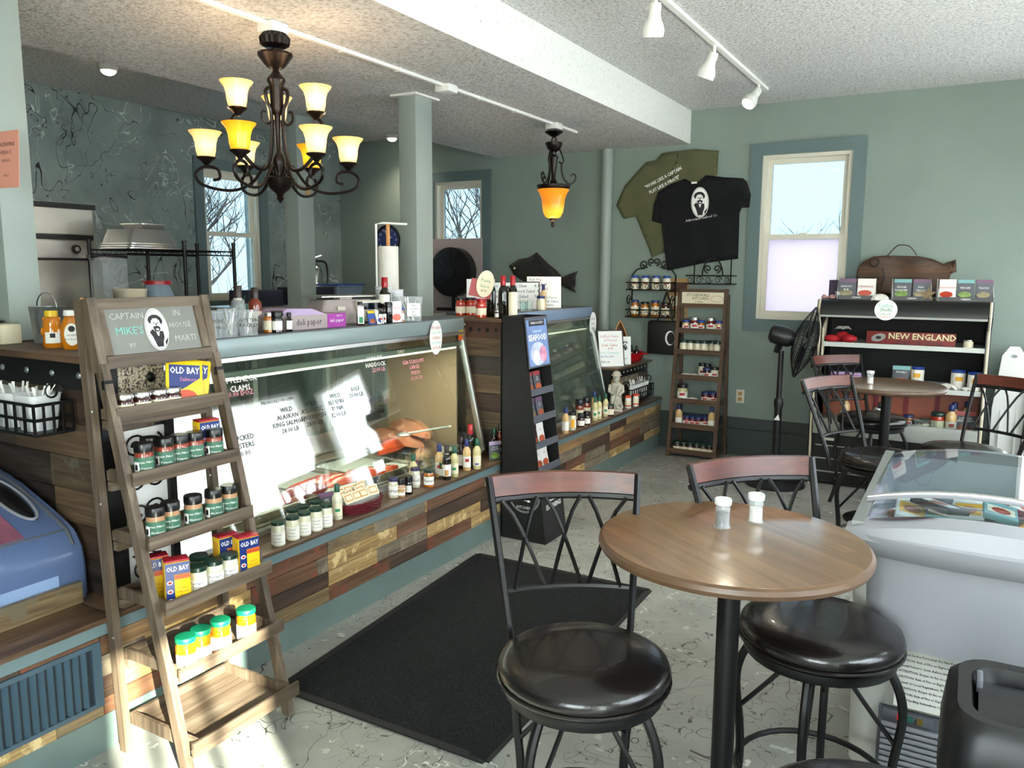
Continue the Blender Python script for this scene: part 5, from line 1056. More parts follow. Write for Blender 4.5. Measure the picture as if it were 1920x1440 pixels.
p = led(580, 955); packet('dark baja seasoning packet leaning on the case glass behind the white jars', (-2.525, p[1]-.03, p[2]), .075, .11, 'pk_plum', 'pk_slate', ['BAJA', 'SPICE'], rz=math.radians(75), lean=.14, group='printed seasoning packets', pic='foodpack')
# woven basket with seed packets
bc = Vector((-2.458, led(656, 950)[1], LZ+.0006)); r = thing('wicker_basket', 'low oval dark red wicker basket full of seed packets on the ledge', 'basket', bc, math.radians(2))
for k in range(8):
    z = .006+k*.0062; a_, b2 = .058+.0012*k, .118+.002*k
    obj('woven_strand', tube([(a_*math.cos(t_)+(.004 if (i+k) % 2 else -.002)*math.cos(t_), b2*math.sin(t_)+(.004 if (i+k) % 2 else -.002)*math.sin(t_), z) for i, t_ in enumerate([2*PI*i/44 for i in range(44)])], .0042, 5, True), 'basket_red', r)
obj('basket_floor', lathe(((0, 0), (1, 0), (1, .006), (0, .006)), 28), 'basket_red', r).scale = (.058, .118, 1)
rnd = random.Random(11); k = 0; dsc = ['front', 'front', 'front', 'middle', 'middle', 'middle', 'rear', 'rear', 'rear']
for row in range(3):
    for c_ in range(4 if row != 1 else 3):
        yy = -.078+.052*c_+rnd.uniform(-.006, .006); xx = .028-.028*row; wd = 'front middle rear'.split()[row]
        o = thing('seed_packet', '%s cream seed packet from the tin jars in the %s row of the red basket' % (ORD[c_], wd), 'packet', bc+Vector((xx, yy, .009+.008*row)), math.radians(90+rnd.uniform(-14, 14)), 'seed packets in the red basket'); h = .098
        b_ = obj('pouch', MB().box(-.03, .03, -.003, .003, 0, h, bev=.002), 'seed_grey', o, rot=(-.45-rnd.uniform(0, .15), 0, 0)); cdd = obj('header_card', box(-.0305, .0305, -.004, .004, h*.48, h), 'label_cream', b_); obj('card_print', box(-.024, .024, -.0046, -.004, h*.58, h*.92), 'label_tan', cdd); obj('card_print', box(-.019, .019, -.0051, -.0046, h*.64, h*.86), 'label_cream', cdd)
# jars and bottles right of the basket
g = 'condiments on the fish counter ledge'
def J(label, px, py, rad, h, body, cap, lab, X=None, **k): p = led(px, py); return jar(label, (X if X else p[0], p[1], p[2]), rad, h, body, cap, lab, group=g, **k)
def B(label, px, py, rad, h, body, cap, lab, X=None, **k): p = led(px, py); return bottle(label, (X if X else p[0], p[1], p[2]), rad, h, body, cap, lab, group=g, **k)
J('white dressing jar with a dark blue lid beside the wicker basket', 712, 927, .026, .10, 'white_sauce', 'purple_cap', 'label_white', -2.455, words=('Spread',), caph=.014)
J('orange-labelled spice grinder with a black cap on the ledge', 733, 928, .021, .095, 'spice_tan', 'black_cap', 'label_white', -2.425, words=('RUB',), caph=.028, mark=('label_tan', .5, .95, 1.0))
J('dark spice grinder with a round white label on the ledge', 749, 922, .021, .092, 'dark_glass', 'black_cap', 'label_white', -2.43, caph=.028, half=.8)
J('white dressing jar with a purple lid behind the spice grinders', 762, 910, .026, .105, 'white_sauce', 'purple_cap', 'label_white', -2.475, caph=.013, words=('Aioli',))
packet('purple-topped seasoning packet standing behind the spice grinders', (-2.525, led(745, 900)[1], LZ+.0006), .075, .12, 'pk_plum', 'pk_slate', ['GRILL'], rz=PI/2, lean=.1, group='printed seasoning packets')
B('dressing bottle with a green neck behind the white jars', 752, 905, .024, .17, 'lemon_sauce', 'green_cap', 'label_cream', -2.51)
J('mustard jar with a dark green lid at the front of the ledge', 787, 909, .0275, .092, 'corn', 'darkgreen_cap', 'label_white', -2.42, caph=.012, words=('Mustard',))
B('cream sauce bottle with a navy cap behind the mustard jar', 790, 888, .025, .185, 'cream_sauce', 'navy_cap', 'label_white', -2.49, mark=('ink_red', .5, .8))
B('dark brown sauce bottle with a gold label on the ledge', 814, 895, .0245, .19, 'brown_sauce', 'brown_cap', 'label_white', -2.42, neck_lab='label_cream', mark=('label_tan', .05, .55))
B('pale dressing bottle with a green cap next to the brown sauce', 832, 890, .0235, .172, 'lemon_sauce', 'green_cap', 'label_cream', -2.42, mark=('ink_green', .35, .6))
B('second dark sauce bottle standing behind the pale dressing', 832, 873, .0235, .185, 'brown_sauce', 'brown_cap', 'label_white', -2.49)
B('cream sauce bottle with a navy cap and red mark, middle of the ledge', 848, 877, .0235, .18, 'cream_sauce', 'navy_cap', 'label_white', -2.44, mark=('ink_red', .5, .8))
J('small green-lidded jar hidden among the bottles on the ledge', 803, 890, .024, .085, 'olive_jar', 'green_cap', 'label_white', -2.47, caph=.013)
B('tall dark oil bottle with a red cap on the fish counter ledge', 866, 874, .028, .255, 'oil_glass', 'red_cap', None, -2.455, sh=.62)
B('pale dressing bottle with a green cap in front of the tall oil bottle', 879, 876, .0245, .175, 'lemon_sauce', 'green_cap', 'label_cream', -2.41, mark=('ink_blue', .1, .25))
packet('bright vegetable seasoning packet standing near the end of the ledge', (-2.43, led(919, 861)[1], LZ+.0006), .078, .115, 'lav', 'pk_slate', ['VEGGIE', 'ROASTER'], rz=math.radians(60), lean=.05, group='printed seasoning packets', pic='veg_green')
B('brown dressing bottle with a green cap behind the vegetable packet', 916, 850, .023, .165, 'brown_sauce', 'green_cap', 'label_cream', -2.51); B('brown sauce bottle with a dark cap at the far end of the ledge', 936, 850, .024, .185, 'amber', 'brown_cap', 'label_cream', -2.49, neck_lab='label_cream', mark=('spice_red', .3, .7))
# --- far ledge
g = 'condiments on the far counter ledge'
B('cream sauce bottle with a navy cap at the near end of the far ledge', 1061, 812, .027, .185, 'cream_sauce', 'navy_cap', 'label_white', -2.42); J('white and yellow dressing jar beside the navy-capped bottle, far ledge', 1075, 806, .029, .13, 'white_sauce', 'black_cap', 'label_white', -2.43, mark=('label_yellow', 0, 1, .5), caph=.02)
J('small dark jar with a swirl label, near one on the far ledge', 1086, 800, .027, .1, 'dark_jam', 'black_cap', 'label_white', -2.42, caph=.03); J('small dark jar with a swirl label, farther one on the far ledge', 1098, 796, .027, .1, 'dark_jam', 'black_cap', 'label_white', -2.42, caph=.03)
J('red jam jar with a tall cap behind the swirl jars', 1083, 790, .032, .17, 'amber', 'black_cap', 'label_cream', -2.52, caph=.04); J('second red jam jar behind the swirl jars, far ledge', 1097, 785, .032, .17, 'amber', 'black_cap', 'label_cream', -2.52, caph=.04)
for i, (px, py) in enumerate(((1107, 787), (1114, 784), (1123, 779))): B('%s green-capped dressing bottle from the swirl jars, far ledge' % ORD[i], px, py, .0225, .18, 'lemon_sauce', 'green_cap', 'label_cream', -2.44, mark=('ink_green', .3, .6))
B('navy-capped sauce bottle behind the green-capped dressings', 1105, 780, .024, .2, 'cream_sauce', 'navy_cap', 'label_white', -2.51)
B('dark red-capped vinegar bottle beside the stone statue', 1143, 770, .029, .235, 'oil_glass', 'red_cap', 'label_white', -2.47, lz=(.1, .6)); B('second dark red-capped vinegar bottle touching the statue', 1152, 767, .029, .235, 'oil_glass', 'red_cap', 'label_white', -2.49, lz=(.1, .6)); J('dark preserve jar with a cream label in front of the vinegar bottles', 1145, 780, .034, .095, 'dark_jam', 'darkgreen_cap', 'label_cream', -2.415, caph=.014)
for i, (px, py) in enumerate(((1180, 765), (1189, 761))): p = led(px, py); jar('%s spice tub with an orange lid beside the statue' % ('front' if i == 0 else 'rear'), (-2.43+.02*i, p[1], p[2]), .026, .105, 'label_white', 'orange_cap', 'label_cream', group=g, caph=.016, mark=('orange_cap', 0, .2, 1.2))
# stone fisherman statue
p = led(1168, 772); r = thing('fisherman_statue', 'pale stone fisherman statuette standing on the far ledge', 'statue', (-2.46, p[1], p[2]), face((-2.46, p[1], p[2])))
obj('plinth', MB().box(-.055, .055, -.045, .045, 0, .02, bev=.006), 'stone', r)
obj('figure', MB().lathe(((.0, .02), (.045, .02), (.05, .06), (.042, .12), (.046, .17), (.05, .20), (.042, .225), (.02, .24), (.017, .25), (.026, .262), (.028, .285), (.022, .30), (0, .305)), 18).map(lambda q: Vector((q.x*(1.05), q.y*.8-(.03*max(0, q.z-.2)), q.z))), 'stone', r)
obj('hat', lathe(((0, .298), (.042, .293), (.034, .305), (.026, .325), (0, .333)), 16), 'stone', r); obj('beard', MB().ball((0, -.022, .255), .018, .014, .028, 10, 6), 'stone', r)
for s_ in (-1, 1): obj('arm', tube([(s_*.048, 0, .215), (s_*.055, -.02, .165), (s_*.02, -.05, .14)], [.015, .014, .01], 8), 'stone', r)
obj('oar', MB().tube([(-.03, -.052, .02), (.02, -.05, .22)], .005, 6).ball((-.032, -.052, .05), .014, .004, .035, 8, 6), 'stone', r); obj('rope_coil', MB().tube([(.03+.022*math.cos(2*PI*i/16), -.04, .045+.022*math.sin(2*PI*i/16)) for i in range(16)], .007, 6, True), 'stone', r)

# ------------------------------------------------------------------ goods on the case tops
CT = 1.3085; PT = 1.3055
def top(px, py, z=CT): q = az(px, py, z); return (min(max(q.x, -3.12), -2.785), q.y, z+.0006)
g = 'goods on top of the fish case'
def clear_tub(label, p, w, d, h, word, m='clear_plastic', stuff=None):
    r = thing('clear_tub', label, 'container', p, face(p)); b_ = obj('tub', MB().add(*loft([plan(w*.43, -d*.43, d*.43, 0, 0, .01, 2), plan(w*.5, -d*.5, d*.5, h, 0, .012, 2), plan(w*.52, -d*.52, d*.52, h-.004, 0, .012, 2)])), m, r); obj('tub_floor', box(-w*.4, w*.4, -d*.4, d*.4, .001, .003), m, r)
    for i, s_ in enumerate(word): obj('lettering', text(s_, .022), 'ink', b_, (0, -d*.485, h*(.62-.2*i)))
    if stuff:
        rnd = random.Random(len(label))
        for i in range(stuff): obj('utensil', MB().bar((rnd.uniform(-w*.25, w*.25), rnd.uniform(-d*.25, d*.25), .006), (rnd.uniform(-w*.38, w*.38), rnd.uniform(-d*.3, d*.3), h*rnd.uniform(.8, 1.1)), .006, .002), 'chrome' if i % 2 else 'white_plastic', r)
    return r
p = top(404, 634); clear_tub('clear tub with writing beside the chalkboard ladder top, on the fish case', (p[0], p[1], p[2]), .075, .075, .115, ('LEMON', '.75 ea'))
p = top(436, 632); clear_tub('clear tub of picks, middle one of the tubs on the fish case', (p[0], p[1], p[2]), .085, .085, .12, (), stuff=8)
p = top(478, 629); clear_tub('clear tub of scoops with handwriting, third on the fish case', (p[0], p[1], p[2]), .09, .085, .11, ('OYSTER', 'CRACKERS'), stuff=6)
def TB(label, px, py, rad, h, body, cap, lab, dx=0, z=CT, **k): p = top(px, py, z); return bottle(label, (p[0]+dx, p[1], p[2]), rad, h, body, cap, lab, group=g, **k)
def TJ(label, px, py, rad, h, body, cap, lab, dx=0, z=CT, **k): p = top(px, py, z); return jar(label, (p[0]+dx, p[1], p[2]), rad, h, body, cap, lab, group=g, **k)
TB('whisky-style glaze bottle with a black stopper behind the tubs', 466, 624, .034, .215, 'clear_plastic', 'brown_cap', None, -.06, capf=.26, neck_lab='label_cream'); TB('amber glaze bottle with a black stopper behind the tubs', 494, 621, .032, .205, 'amber', 'brown_cap', 'label_cream', -.05, capf=.26, neck_lab='label_cream')
TJ('orange mustard jar on the fish case beside the amber bottle', 511, 624, .027, .095, 'corn', 'silver_cap', 'label_cream', -.02); TJ('black jar with a round white label on the fish case', 525, 624, .029, .10, 'dark_glass', 'black_cap', 'label_white', 0, caph=.024, half=.85); TB('small dark square bottle with a narrow label beside the deli paper box', 547, 622, .019, .09, 'dark_glass', 'black_cap', 'label_white', 0, square=True)
# deli paper carton
a = top(551, 625); b2 = top(668, 613)
r = thing('deli_paper_box', 'long carton of deli paper with a magenta end on the fish case', 'box', (-2.865, (a[1]+b2[1])/2, CT+.0006), math.radians(90)); Lb = (b2[1]-a[1])
obj('carton', box(-Lb/2, Lb/2, -.06, .08, 0, .07, bev=.002), 'scale_grey', r); obj('flap', MB().prism([(-Lb/2, .07), (Lb*.2, .07), (0, .10), (-Lb*.35, .105)], -.06, .08, lambda x, z, y: (x, y, z)), 'lav', r); mg = obj('magenta_end', box(Lb*.22, Lb/2+.001, -.0615, -.06, 0, .07), 'magenta', r)
obj('lettering', text('deli paper', .044), 'ink_purple', r, (-Lb*.05, -.0615, .036)); obj('lettering', text('deli paper', .026), 'ink_white', mg, (Lb*.36, -.0625, .035)); obj('lettering', text('500 ct', .016), 'ink_white', mg, (Lb*.40, -.0625, .058))
# counter scale
q = ay(665, 600, 3.25); r = thing('counter_scale', 'grey electronic counter scale behind the deli paper carton', 'scale', (-3.0, 3.36, CT+.0006), math.radians(78))
obj('housing', MB().add(*loft([plan(.20, -.09, .11, 0, 0, .02, 3), plan(.20, -.09, .11, .06, 0, .02, 3), plan(.155, -.06, .09, .13, 0, .02, 3)])).add([(-.155, -.06, .1299), (.155, -.06, .1299), (.155, .09, .1299), (-.155, .09, .1299)], [(0, 1, 2, 3)]), 'scale_grey', r); obj('platter', MB().box(-.19, .17, -.08, .11, .142, .152, bev=.003), 'steel', r); obj('platter_post', cbox(.08, .06, .013), 'scale_cream', r, (0, 0, .13))
obj('display_panel', MB().box(.02, .20, -.105, -.085, .01, .125, bev=.003), 'scale_cream', r); obj('lcd', box(.035, .185, -.108, -.105, .075, .11), 'lcd', r); obj('nameplate', box(-.10, -.05, -.0925, -.09, .075, .095), 'scale_cream', r)
TB('square dark syrup bottle with the skipper label on the fish case', 689, 611, .026, .125, 'dark_jam', 'black_cap', 'label_white', 0, square=True, lz=(.08, .80), capf=.14, mark=('ink_green', .05, .4), words=('CAPTAIN',))
packet('small colourful leaflet packet leaning on the scale', (top(709, 609)[0]+.005, top(709, 609)[1], CT+.0006), .05, .075, 'ob_yellow', 'ink_blue', (), rz=math.radians(80), lean=.3, group=g); packet('white card packet with a ring mark leaning beside the leaflet packet', (top(726, 608)[0]+.01, top(726, 608)[1], CT+.0006), .048, .08, 'pk_white', 'card_white', (), rz=math.radians(82), lean=.35, group=g, pic='ink_blue')
for i, px in enumerate((742, 752, 764)): TB('%s of three tiny syrup bottles in a line on the fish case' % ORD[i], px, 608.5, .0165, .085, 'dark_glass', 'brown_cap', 'label_white', 0, square=True, lz=(.06, .62), capf=.16, mark=('ink_red', .3, .6))
TJ('tall black boxed grinder beside the crab packet', 776, 608, .022, .115, 'dark_glass', 'black_cap', None, 0, neck=1.0); TB('tall dark oil bottle with a red cap standing behind the tiny bottles', 768, 606, .033, .25, 'oil_glass', 'red_cap', 'label_white', -.07, lz=(.42, .62))
packet('white crab seasoning packet on the front edge of the fish case', (top(797, 607)[0], top(797, 607)[1], CT+.0006), .075, .118, 'pk_white', 'card_white', ['CHESAPEAKE'], rz=math.radians(76), lean=.04, group='printed seasoning packets', pic='salmon', tcol='ink_red'); TJ('small spice bottle half hidden behind the crab packet', 811, 606, .016, .08, 'spice_tan', 'blue_cap', 'label_white', -.01)
# paper towel holder, cups, bags
q = ay(735, 540, 3.9); r = thing('paper_towel_stand', 'white wire stand holding a paper towel roll on a wooden dowel', 'towel holder', (-3.06, 3.84, CT+.0006), face((-3.06, 3.84, 1.4)))
obj('base', lathe(((0, 0), (.085, 0), (.085, .01), (0, .01)), 24), 'white_plastic', r); obj('frame', MB().tube([(-.07, 0, .005), (-.07, 0, .56), (-.03, 0, .568), (.115, 0, .562)], .007, 6), 'white_plastic', r); obj('dowel', lathe(((0, .012), (.012, .012), (.012, .56), (0, .56)), 12), 'dowel', r, (.0, 0, 0))
obj('towel_roll', lathe(((.014, .06), (.058, .06), (.06, .065), (.06, .425), (.058, .43), (.014, .43)), 28), 'towel', r)
def cup_stack(label, p, rad, h, m, n=5):
    r = thing('cup_stack', label, 'cup stack', p)
    for i in range(n): obj('cup', MB().lathe(((rad*.62, 0), (rad*.64, .002), (rad*.93, h*.55), (rad, h*.56), (rad*1.02, h*.58), (rad*.96, h*.575)), 18), m, r, (0, 0, h*.42*i/n))
    return r
p = top(757, 604); cup_stack('stack of white foam cups upside up beside the paper towel roll', (p[0]-.16, p[1]+.05, p[2]), .05, .21, 'white_trans', 6); p = top(789, 604); cup_stack('stack of translucent lids and cups behind the crab packet', (p[0]-.12, p[1]+.05, p[2]), .048, .19, 'white_trans', 7)
p = top(832, 605); r = clear_tub('clear bag-lined tub of plastic spoons with a handwritten card', (p[0], min(p[1], 4.08), p[2]), .14, .10, .14, (), stuff=10); cdn = obj('price_card', box(-.02, .055, -.056, -.054, .03, .105), 'card_white', r)
for i, s_ in enumerate(('Take', 'one kit', '$ 1', 'each')): obj('lettering', text(s_, .015), 'ink', cdn, (.018, -.0565, .092-.018*i))
# jars and bottles on the pier top and the far case
g = 'goods on the pier and far case'
def pj(px, py, X, z=PT): q = ax(px, py, X); return (X, q.y, z+.0006)
def on(px, py, z=PT): q = az(px, py, z); return (q.x, q.y, z+.0006)
for i, (px, py, cap) in enumerate(((864, 592, 'black_cap'), (883, 592, 'black_cap'), (902, 596, 'red_cap'))): p = on(px, py); jar('%s red pasta sauce jar %s on the pier top' % (ORD[i], 'with a red lid' if i == 2 else 'with a black lid'), (min(p[0], -2.5), max(p[1], 4.24), p[2]), .034, .118, 'tomato', cap, 'label_cream', group='red sauce jars on the pier', caph=.016, mark=('ink_red', .78, 1.0, 1.2))
for i, (px, py) in enumerate(((921, 594), (943, 597), (961, 597))): p = on(px, py); bottle('%s tall dark balsamic bottle with a red cap from the red sauce jars' % ORD[i], (p[0], min(max(p[1], 4.24), 4.56), p[2]), .030, .262, 'oil_glass', 'red_cap', 'label_cream' if i == 2 else None, square=False, lz=(.06, .62), group='red-capped oil bottles on the pier', sh=.62)
p = on(932, 597); jar('tiny preserve jar between the balsamic bottles', (p[0], max(p[1], 4.24), p[2]), .014, .05, 'dark_jam', 'silver_cap', 'label_white', group=g)
def fc(px, py, dx=0): q = az(px, py, CT); return (min(max(q.x+dx, -3.05), -2.78), max(q.y, 4.68), CT+.0006)
for i, (px, py) in enumerate(((969, 588), (982, 588), (995, 587))): bottle('%s dark red barbecue bottle in the row on the far case' % ORD[i], fc(px, py, -.04), .026, .185, 'dark_jam', 'black_cap', 'label_cream', group=g, lz=(.1, .4))
for i, (px, py) in enumerate(((973, 590), (981, 590), (989, 589))): jar('%s little cream-labelled jar before the barbecue bottles' % ORD[i], fc(px, py), .019, .07, 'label_cream', 'brown_cap', 'label_white', group=g)
bottle('small black tapered bottle next to the barbecue row on the far case', fc(1008, 589), .02, .12, 'dark_glass', 'black_cap', 'label_white', group=g); jar('dark cone-capped jar beside the small black bottle, far case', fc(1017, 589, -.03), .022, .14, 'dark_glass', 'black_cap', None, group=g, neck=.5, caph=.05)
jar('white and blue jar on the far case before the whiteboards', fc(1030, 588), .02, .085, 'label_white', 'navy_cap', 'label_cream', group=g); jar('small salt jar with a blue lid on the far case', fc(1023, 589), .017, .07, 'label_white', 'blue_cap', 'label_tan', group=g)
for i, (px, py) in enumerate(((1043, 586), (1058, 587), (1071, 586))): p = fc(px, py); r = thing('glass_tumbler', '%s empty glass tumbler in front of the handwritten whiteboards' % ORD[i], 'glass', p, 0, 'glass tumblers on the far case'); obj('tumbler', lathe(((.02, .002), (.024, .07), (.0225, .07), (.019, .005), (0, .005)), 16), 'clear_glass', r)
bottle('cream sauce bottle with a navy cap at the end of the far case', fc(1077, 583, -.05), .023, .19, 'cream_sauce', 'navy_cap', None, group=g); jar('short cream dressing bottle at the end of the far case', fc(1091, 584), .032, .105, 'white_sauce', 'navy_cap', 'label_cream', group=g, caph=.018)
# menu whiteboards standing on the far case
def board(name, label, pl, w, h, rz, lean, lines, m='card_white', frame=None, cat='whiteboard'):
    r = thing(name, label, cat, pl, 0); r.rotation_euler = (-lean, 0, rz)
    b_ = obj('board', box(-w/2, w/2, -.004, .004, 0, h), m, r)
    if frame:
        for f in ((-w/2-.008, -w/2, -.006, .006, 0, h), (w/2, w/2+.008, -.006, .006, 0, h), (-w/2-.008, w/2+.008, -.006, .006, h, h+.008)): obj('board_frame', box(*f), frame, r)
    for s_, x, z, sz, c_ in lines: obj('lettering', text(s_, sz, 'LEFT'), c_, b_, (x, -.0048, z))
    return r
q = az(1012, 588, CT); rzb = math.radians(25)
board('menu_board', 'white menu board of salad prices behind the barbecue bottles on the far case', (-3.02, 5.28, CT+.0006), .40, .20, math.radians(38), .1, [('Cole Slaw      4.99', -.03, .175, .034, 'ink'), ('Seaweed Salad  8.99', -.03, .135, .034, 'ink'), ('Tuna Salad     9.99', -.03, .095, .034, 'ink'), ('Crab Salad', -.03, .055, .034, 'ink'), ('Bisque', -.19, .175, .03, 'ink_blue'), ('Chowder', -.19, .135, .03, 'ink_green'), ('Gumbo', -.19, .095, .03, 'ink')], frame='black_plastic')
board('menu_board', 'tall white sandwich menu board with coloured handwriting on the far case', (-2.93, 5.62, CT+.0006), .27, .245, math.radians(34), .12, [('Fish Fry', -.12, .22, .032, 'ink'), ('Shrimp Roll', -.12, .185, .03, 'ink'), ('Lobster Roll', -.12, .15, .03, 'ink_red'), ('Scallops', -.12, .115, .03, 'ink_red'), ('Fish Tacos', -.01, .08, .026, 'ink_green'), ('Crab Cakes', -.01, .05, .026, 'ink_blue'), ('Oysters', -.01, .022, .026, 'ink')])
board('menu_board', 'small blank white board behind the balsamic bottles', (-3.02, 4.82, CT+.0006), .2, .23, math.radians(30), .1, [])
# oval price signs
def oval_sign(label, p, a_, b2, rz, words, tiltx=0, m='card_white', roll=0):
    r = thing('oval_sign', label, 'sign', p, 0, 'white oval signs'); r.rotation_euler = (tiltx, roll, rz); c_ = obj('card', flat(oval(a_, b2, 32), .003), m, r)
    for s_, z, sz, k in words: obj('lettering', text(s_, sz), k, c_, (0, -.0036, z))
    return r
q = ax(817, 633, -2.722); oval_sign('white oval sign about frozen items hung on the fish case fascia', (-2.722, q.y, q.z), .062, .10, PI/2, [('Frozen', .06, .034, 'ink_red'), ('Lobster Tails', .03, .018, 'ink_teal'), ('Scallops', .0, .024, 'ink_orange'), ('Clams & Mussels', -.03, .016, 'ink_teal'), ('24.99 LB', -.06, .022, 'ink_orange')])
q = ax(384, 683, -2.70); oval_sign('blank white oval sign behind the chalkboard ladder on the fish case', (-2.722, ax(386, 683, -2.722).y, ax(386, 683, -2.722).z), .075, .085, PI/2, [])
q = ax(1116, 606, -2.722); oval_sign('white oval sign at the far end of the blue-topped case', (-2.722, min(q.y, 6.1), q.z), .065, .095, PI/2, [('Fresh', .04, .03, 'ink_blue'), ('Local', 0, .03, 'ink'), ('Fish', -.04, .03, 'ink_blue')])
q = on(881, 556); oval_sign('cream oval sign standing up on the red sauce jars', (-2.66, 4.30, PT+.21), .055, .085, math.radians(40), [('Pasta', .02, .03, 'ink_green'), ('Sauce', -.015, .026, 'ink_green'), ('8.99', -.045, .022, 'ink')], m='label_cream', roll=math.radians(12)); obj('jar_card', box(-.09, .05, .004, .007, -.09, .02), 'pk_red', bpy.data.objects['oval_sign.003'])
st = obj('price_sticker', box(-.001, .001, -.03, .03, -.03, .03), 'ob_orange', None, (-2.735, 4.135, 1.20), label='orange and yellow sticker on the corner of the fish case', cat='sticker'); obj('sticker_top', box(.0005, .0018, -.03, .03, 0, .03), 'ob_yellow', st)

# ------------------------------------------------------------------ inside the fish case
rnd = random.Random(3)
def fillet(label, p, ln, wd, th, m, rz, group='fish fillets in the case', sk=None):
    vs = []; fs = []; n, k = 18, 9
    for i in range(n+1):
        u = i/n; w = wd*(math.sin(PI*min(1, u*.92+.08))**.6)*(1-.45*u); z = th*(math.sin(PI*(u*.9+.05))**.5)
        for j in range(k+1): v = j/k*2-1; vs.append(((u-.5)*ln, v*w/2+.02*math.sin(4*u), .002+z*(1-abs(v)**2.2)*(1+.12*math.sin(14*u+5*v))))
    b_ = len(vs)
    for i in range(n+1):
        for j in range(k+1): q = vs[i*(k+1)+j]; vs.append((q[0], q[1], 0))
    for i in range(n):
        for j in range(k): a = i*(k+1)+j; fs.append((a, a+k+1, a+k+2, a+1)); fs.append((b_+a, b_+a+1, b_+a+k+2, b_+a+k+1))
    o = thing('fish_fillet', label, 'fish', p, rz, group); obj('flesh', MB().add(vs, fs), m, o); obj('dark_line', tube([((u-.5)*ln, .01*math.sin(5*u), .004+th*(math.sin(PI*(u*.9+.05))**.5)) for u in [.1+.8*i/12 for i in range(13)]], .0025, 4), 'foodpack', o); return o
mat('cod', '#cfa68a', .35, var=.2, vs=8, coat=.3)
fillet('large pale pink fillet at the back of the fish pile near the case end', (-3.02, 3.86, LZ+.085), .58, .26, .06, 'fillet', math.radians(-18)); fillet('large tan fillet on top of the fish pile near the case end', (-2.93, 3.90, LZ+.15), .56, .24, .055, 'fillet', math.radians(-30)); fillet('pale fillet at the front of the fish pile near the case end', (-2.82, 3.84, LZ+.045), .52, .22, .05, 'cod', math.radians(-55)); fillet('orange salmon fillet folded beside the pale fish pile', (-2.90, 3.60, LZ+.10), .36, .18, .05, 'salmon', math.radians(-60))
fillet('long red salmon fillet at the front of the fish case', (-2.735, 3.18, LZ+.045), .50, .15, .04, 'salmon', math.radians(82)); fillet('second red salmon fillet behind the wicker basket in the case', (-2.80, 3.0, LZ+.045), .46, .16, .04, 'salmon', math.radians(75)); fillet('dark red tuna piece at the left of the salmon fillets', (-2.74, 2.75, LZ+.045), .3, .14, .05, 'carton_red', math.radians(88))
for i, y in enumerate((2.15, 2.55, 2.95, 3.35, 3.85)): r = thing('steel_pan', '%s shallow steel pan from the ladder end inside the fish case' % ORD[i], 'pan', (-2.88, y, LZ+.0305), 0, 'steel pans in the fish case'); obj('pan', MB().box(-.24, .24, -.19, .19, 0, .008).box(-.25, -.24, -.19, .19, 0, .035).box(.24, .25, -.19, .19, 0, .035).box(-.25, .25, -.195, -.19, 0, .035).box(-.25, .25, .19, .195, 0, .035), 'tray_steel', r); obj('ice_bed', MB().box(-.235, .235, -.185, .185, .008, .014, bev=.004), 'ice', r)
for i, (y, x) in enumerate(((2.2, -2.9), (2.5, -2.85), (2.2, -2.72))): fillet('%s white fillet on ice toward the ladder end of the case' % ORD[i], (x, y, LZ+.046), .34, .14, .03, 'label_cream', math.radians(80))
r = thing('oyster_scoop', 'long white-handled scoop resting on the fish pile', 'scoop', (-2.80, 3.66, LZ+.19), math.radians(40)); obj('handle', MB().tube([(0, 0, 0), (.26, .03, .03)], .006, 6), 'white_plastic', r); obj('blade', MB().ball((-.02, 0, -.005), .05, .04, .012, 12, 6), 'steel', r)
# prices written on the slanted glass
gn = Vector((math.cos(math.atan(.17/.72)), 0, math.sin(math.atan(.17/.72)))); g0 = Vector((-2.575, 0, .485))
gl = bpy.data.objects['glass_front']
def glass_text(lines, px, py, m, sz=.03):
    d = _ray(px, py); t_ = (g0-CAM).dot(gn)/d.dot(gn); p = CAM+d*t_+gn*.0015
    rot = (Matrix.Rotation(-math.atan(.17/.72), 3, 'Y')@Matrix.Rotation(PI/2, 3, 'Z')).to_euler(); upv = Vector((-math.sin(math.atan(.17/.72)), 0, math.cos(math.atan(.17/.72))))
    for i, s_ in enumerate(lines): obj('lettering', text(s_, sz), m, gl, p-upv*(sz*1.05*i), rot)
glass_text(('LITTLENECK', 'CLAMS'), 447, 712, 'ink_white', .036); glass_text(('10.00 DOZ',), 449, 738, 'ink_pink', .032); glass_text(('SKINLESS', 'HADDOCK'), 702, 672, 'ink_white', .032); glass_text(('22.00 LB',), 710, 693, 'ink_pink', .03)
glass_text(('DRY',), 752, 660, 'label_cream', .03); glass_text(('SEA SCALLOPS', 'LARGE', 'FRESH', '32.00 LB'), 775, 678, 'ink_pink', .03); glass_text(('PREVIOUSLY FROZEN',), 520, 752, 'ink', .02); glass_text(('WILD', 'ALASKAN', 'KING SALMON', '28.00 LB'), 537, 768, 'ink', .03); glass_text(('WILD', 'ATLANTIC', 'SWORDFISH', '28.00 LB'), 583, 757, 'ink', .03); glass_text(('WILD', 'BLUEFIN', 'TUNA', '32.00 LB'), 628, 742, 'ink', .03); glass_text(('SOLE', '20.00 LB'), 666, 729, 'ink', .03); glass_text(('COOKED', 'BAY', 'SHRIMP'), 713, 762, 'ink', .026); glass_text(('SHUCKED', 'OYSTERS', '20.00'), 452, 822, 'ink', .032)
# angled blue card on the far case glass
obj('glass_notice', box(-.001, .001, -.12, .12, -.13, .13), 'blue_tint_paper', None, (-2.655, 5.02, .93), (math.radians(-20), -.232, 0), 'pale blue sheet taped at an angle on the far case glass', 'paper')

